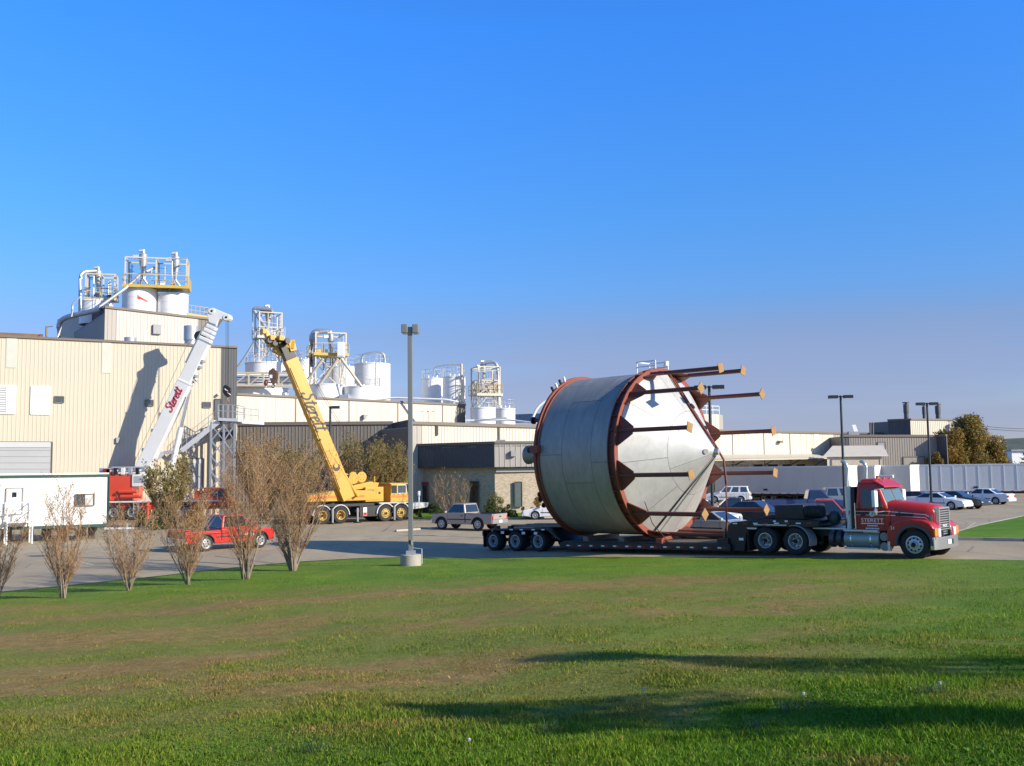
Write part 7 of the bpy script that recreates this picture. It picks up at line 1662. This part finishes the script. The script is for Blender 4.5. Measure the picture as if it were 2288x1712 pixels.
# office plants
q = at(1010, 1152, 77.5); vase_shrub('bare spreading tree by the office entrance', (q.x, q.y, .1), 3.7, 3.6, 77, stems=14, sub=13, ter=5, leaves=250, group=None, m2=noise_mat('grey_twig', [(.3, (.16,.11,.08)), (.7, (.26,.19,.13))], 2), name='bare_tree', leafm=leafy, wide=.5, thick=1.5, tuft=.06)
bush('small golden-leaved shoot beside the bare office tree', 1034, 1146, 1090, 18, 78, 21, 500, leafy, size=.05, lumps=6)
bush('airy yellow-green shrub at the office corner', 1110, 1150, 1103, 44, 80, 22, 3200, leafo, size=.05, lumps=14, mats=[leafo, leafg])
bush('clipped green hedge left of the office window', 1092, 1152, 1128, 26, 79.5, 23, 3000, leafg, size=.045, lumps=12, stems=False)
bush('clipped green hedge under the pale office window', 1140, 1152, 1128, 44, 79.5, 24, 4500, leafg, size=.045, lumps=14, stems=False)
bush('small russet shrub beside the hedge', 1172, 1150, 1130, 16, 79, 25, 900, leafr, size=.04, lumps=6)
bush('orange-leaved bush behind the white sedan', 1198, 1150, 1110, 28, 79, 26, 1800, leafr, size=.05, lumps=8)
bush('dark hedge beside the office door', 972, 1152, 1126, 38, 80, 27, 3200, leafg, size=.045, lumps=12, stems=False)
bush('low dark hedge left of the office door', 930, 1152, 1132, 30, 80, 28, 2600, leafg, size=.045, lumps=10, stems=False)
# russet trees behind the ribbed trailer
RG = None
bush('tallest russet oval tree behind the ribbed trailer', 2172, 1120, 926, 96, 133, 31, 22000, leafr, 'leafy_tree', .15, 'tree', RG, 40, [leafo, leafr])
bush('broad orange-brown tree beside the taupe block', 2122, 1120, 962, 84, 130, 32, 16000, leafr, 'leafy_tree', .15, 'tree', RG, 32, [leafr, leafo])
bush('yellow-green russet tree nearest the white shed', 2226, 1120, 972, 72, 136, 33, 13000, leafo, 'leafy_tree', .15, 'tree', RG, 30, [leafo, leafr])
bush('low russet bush at the foot of the taupe block', 2092, 1120, 1000, 44, 126, 34, 6000, leafr, 'leafy_tree', .14, 'tree', RG, 16, [leafr, leafo])
# pine at the right edge
q = at(2312, 1060, 128); t = thing('pine_tree', 'dark pine at the right edge in front of the white shed', 'tree', (q.x, q.y, -.1)); zt_ = at(2300, 968, 128).z
MB().cyl((0,0,0), (0,0,zt_), .16, .03, 8).build('trunk', bark, t); rs = np.random.RandomState(5); P = []
for k in range(9):
    z = zt_*(.25+.08*k); L = 2.6*(1-k/10)
    for j in range(9):
        a = j*.7+k; m_ = 90; u = rs.rand(m_); P.append(np.stack([L*u*math.cos(a)+rs.randn(m_)*.10, L*u*math.sin(a)+rs.randn(m_)*.10, z+.25*u*L*.5+rs.randn(m_)*.10], 1))
add_mesh('crown', leaf_mesh('crown', np.concatenate(P), .10, pine, 3), t)
# columnar trees beside the photographer: their shadows reach across the lawn
def column_tree(label, tip_px, H, W, seed, n=9000, lo=.1):
    s = on_lawn(*tip_px); d = (H+.2)/math.tan(SUN_EL); x, y = s.x+SUN_DIR.x*d, s.y+SUN_DIR.y*d; z = float(lawn_z(np.array(x), np.array(y))); H2 = H+s.z-z
    t = thing('columnar_tree', label, 'tree', (x, y, z)); rs = np.random.RandomState(seed); u = rs.rand(n); rr = W/2*np.sqrt(np.clip(1-((u-.35)/.68)**2, .02, 1))*(.35+1.1*vnoise(u*11, u*0+seed)); a = rs.rand(n)*2*np.pi; q = np.sqrt(rs.rand(n))
    P = np.stack([rr*q*np.cos(a), rr*q*np.sin(a), H2*(lo+(1-lo)*u)], 1)
    add_mesh('crown', leaf_mesh('crown', P, .10, leafg, seed), t); MB().cyl((0,0,-.1), (0,0,H2*.9), .14, .03, 8).build('trunk', bark, t)
column_tree('tall columnar tree right of the viewpoint, thinner of the pair', (1120, 1480), 8.5, 1.6, 61, 2100)
column_tree('tall columnar tree right of the viewpoint, fuller of the pair', (820, 1580), 8.0, 2.4, 62, 3000)
# dandelion clocks
for k, (hx, hy, fx_, fy_, lab) in enumerate(((1436, 1540, 1458, 1588, 'leaning dandelion clock standing out of the shaded grass'), (1795, 1550, 1797, 1590, 'dandelion clock over a long grass tuft'), (2100, 1526, 2106, 1560, 'faint dandelion clock in the sunny grass'), (1048, 1653, 1052, 1690, 'low dandelion clock in the near grass'))):
    f = on_lawn(fx_, fy_); h = at(hx, hy, f.y); t = thing('dandelion', lab, 'dandelion', f); e = h-f
    MB().tube([(0,0,-.02), e*.5+Vector((.004,0,0)), e], .0022, 5, .0018).build('stem', noise_mat('stem_%d' % k, [(.3, (.25,.20,.07)), (.7, (.32,.26,.1))], 5), t)
    rs = np.random.RandomState(k); d = rs.randn(260, 3); d /= np.linalg.norm(d, axis=1)[:, None]; P = d*.014+np.array(tuple(e))
    me = leaf_mesh('seed_head', P, .005, mat('dandelion_fluff', (.62,.62,.60), .9), k); o = add_mesh('seed_head', me, t)
# tufts of coarse grass
for k, (px, py) in enumerate(((1765, 1600), (1690, 1640), (700, 1690), (1230, 1650), (2080, 1560))):
    f = on_lawn(px, py); rs = random.Random(k); mb = MB()
    for i in range(46):
        a = rs.random()*6.28; L = .10+.16*rs.random(); s = .3+.8*rs.random(); p = Vector((rs.gauss(0, .06), rs.gauss(0, .06), -.01)); d = Vector((math.cos(a)*s, math.sin(a)*s, 1)).normalized(); e = Vector((-math.sin(a), math.cos(a), 0))*.0035
        m_ = p+d*L*.6+Vector((0,0,.02)); q = p+Vector((d.x*L*1.25, d.y*L*1.25, d.z*L*.85)); o_ = len(mb.v)
        mb.add([p-e, p+e, m_-e*.8, m_+e*.8, q], [(0, 1, 3, 2), (2, 3, 4)])
    o = mb.build('grass_tuft', noise_mat('tuft_%d' % k, [(.3, (.05,.10,.04)), (.7, (.11,.17,.08))], 9, .5, .25), None); o.location = f
    tag(o, ['coarse blue-green grass tuft below the middle dandelion clock', 'coarse grass tuft in the shaded strip edge', 'coarse grass tuft at the near left of the lawn', 'coarse grass tuft between the shadow strip and lower dandelion', 'coarse grass tuft in the lit grass near the faint dandelion'][k], 'grass tuft')
# ---------------------------------------------------------------- move roots built in world coordinates to their base
bpy.context.view_layer.update()
def tree_of(o):
    yield o
    for c in o.children: yield from tree_of(c)
for o in list(bpy.data.objects):
    if o.parent is None and o.type == 'EMPTY' and o.location.length < 1e-6 and o.children:
        lo = Vector((1e9,)*3); hi = Vector((-1e9,)*3)
        for c in tree_of(o):
            if c.type == 'MESH':
                for k in c.bound_box:
                    p = c.matrix_world @ Vector(k); lo = Vector(map(min, lo, p)); hi = Vector(map(max, hi, p))
        base = Vector(((lo.x+hi.x)/2, (lo.y+hi.y)/2, lo.z)); o.location = base
        for c in o.children: c.matrix_parent_inverse = Matrix.Translation(-base)
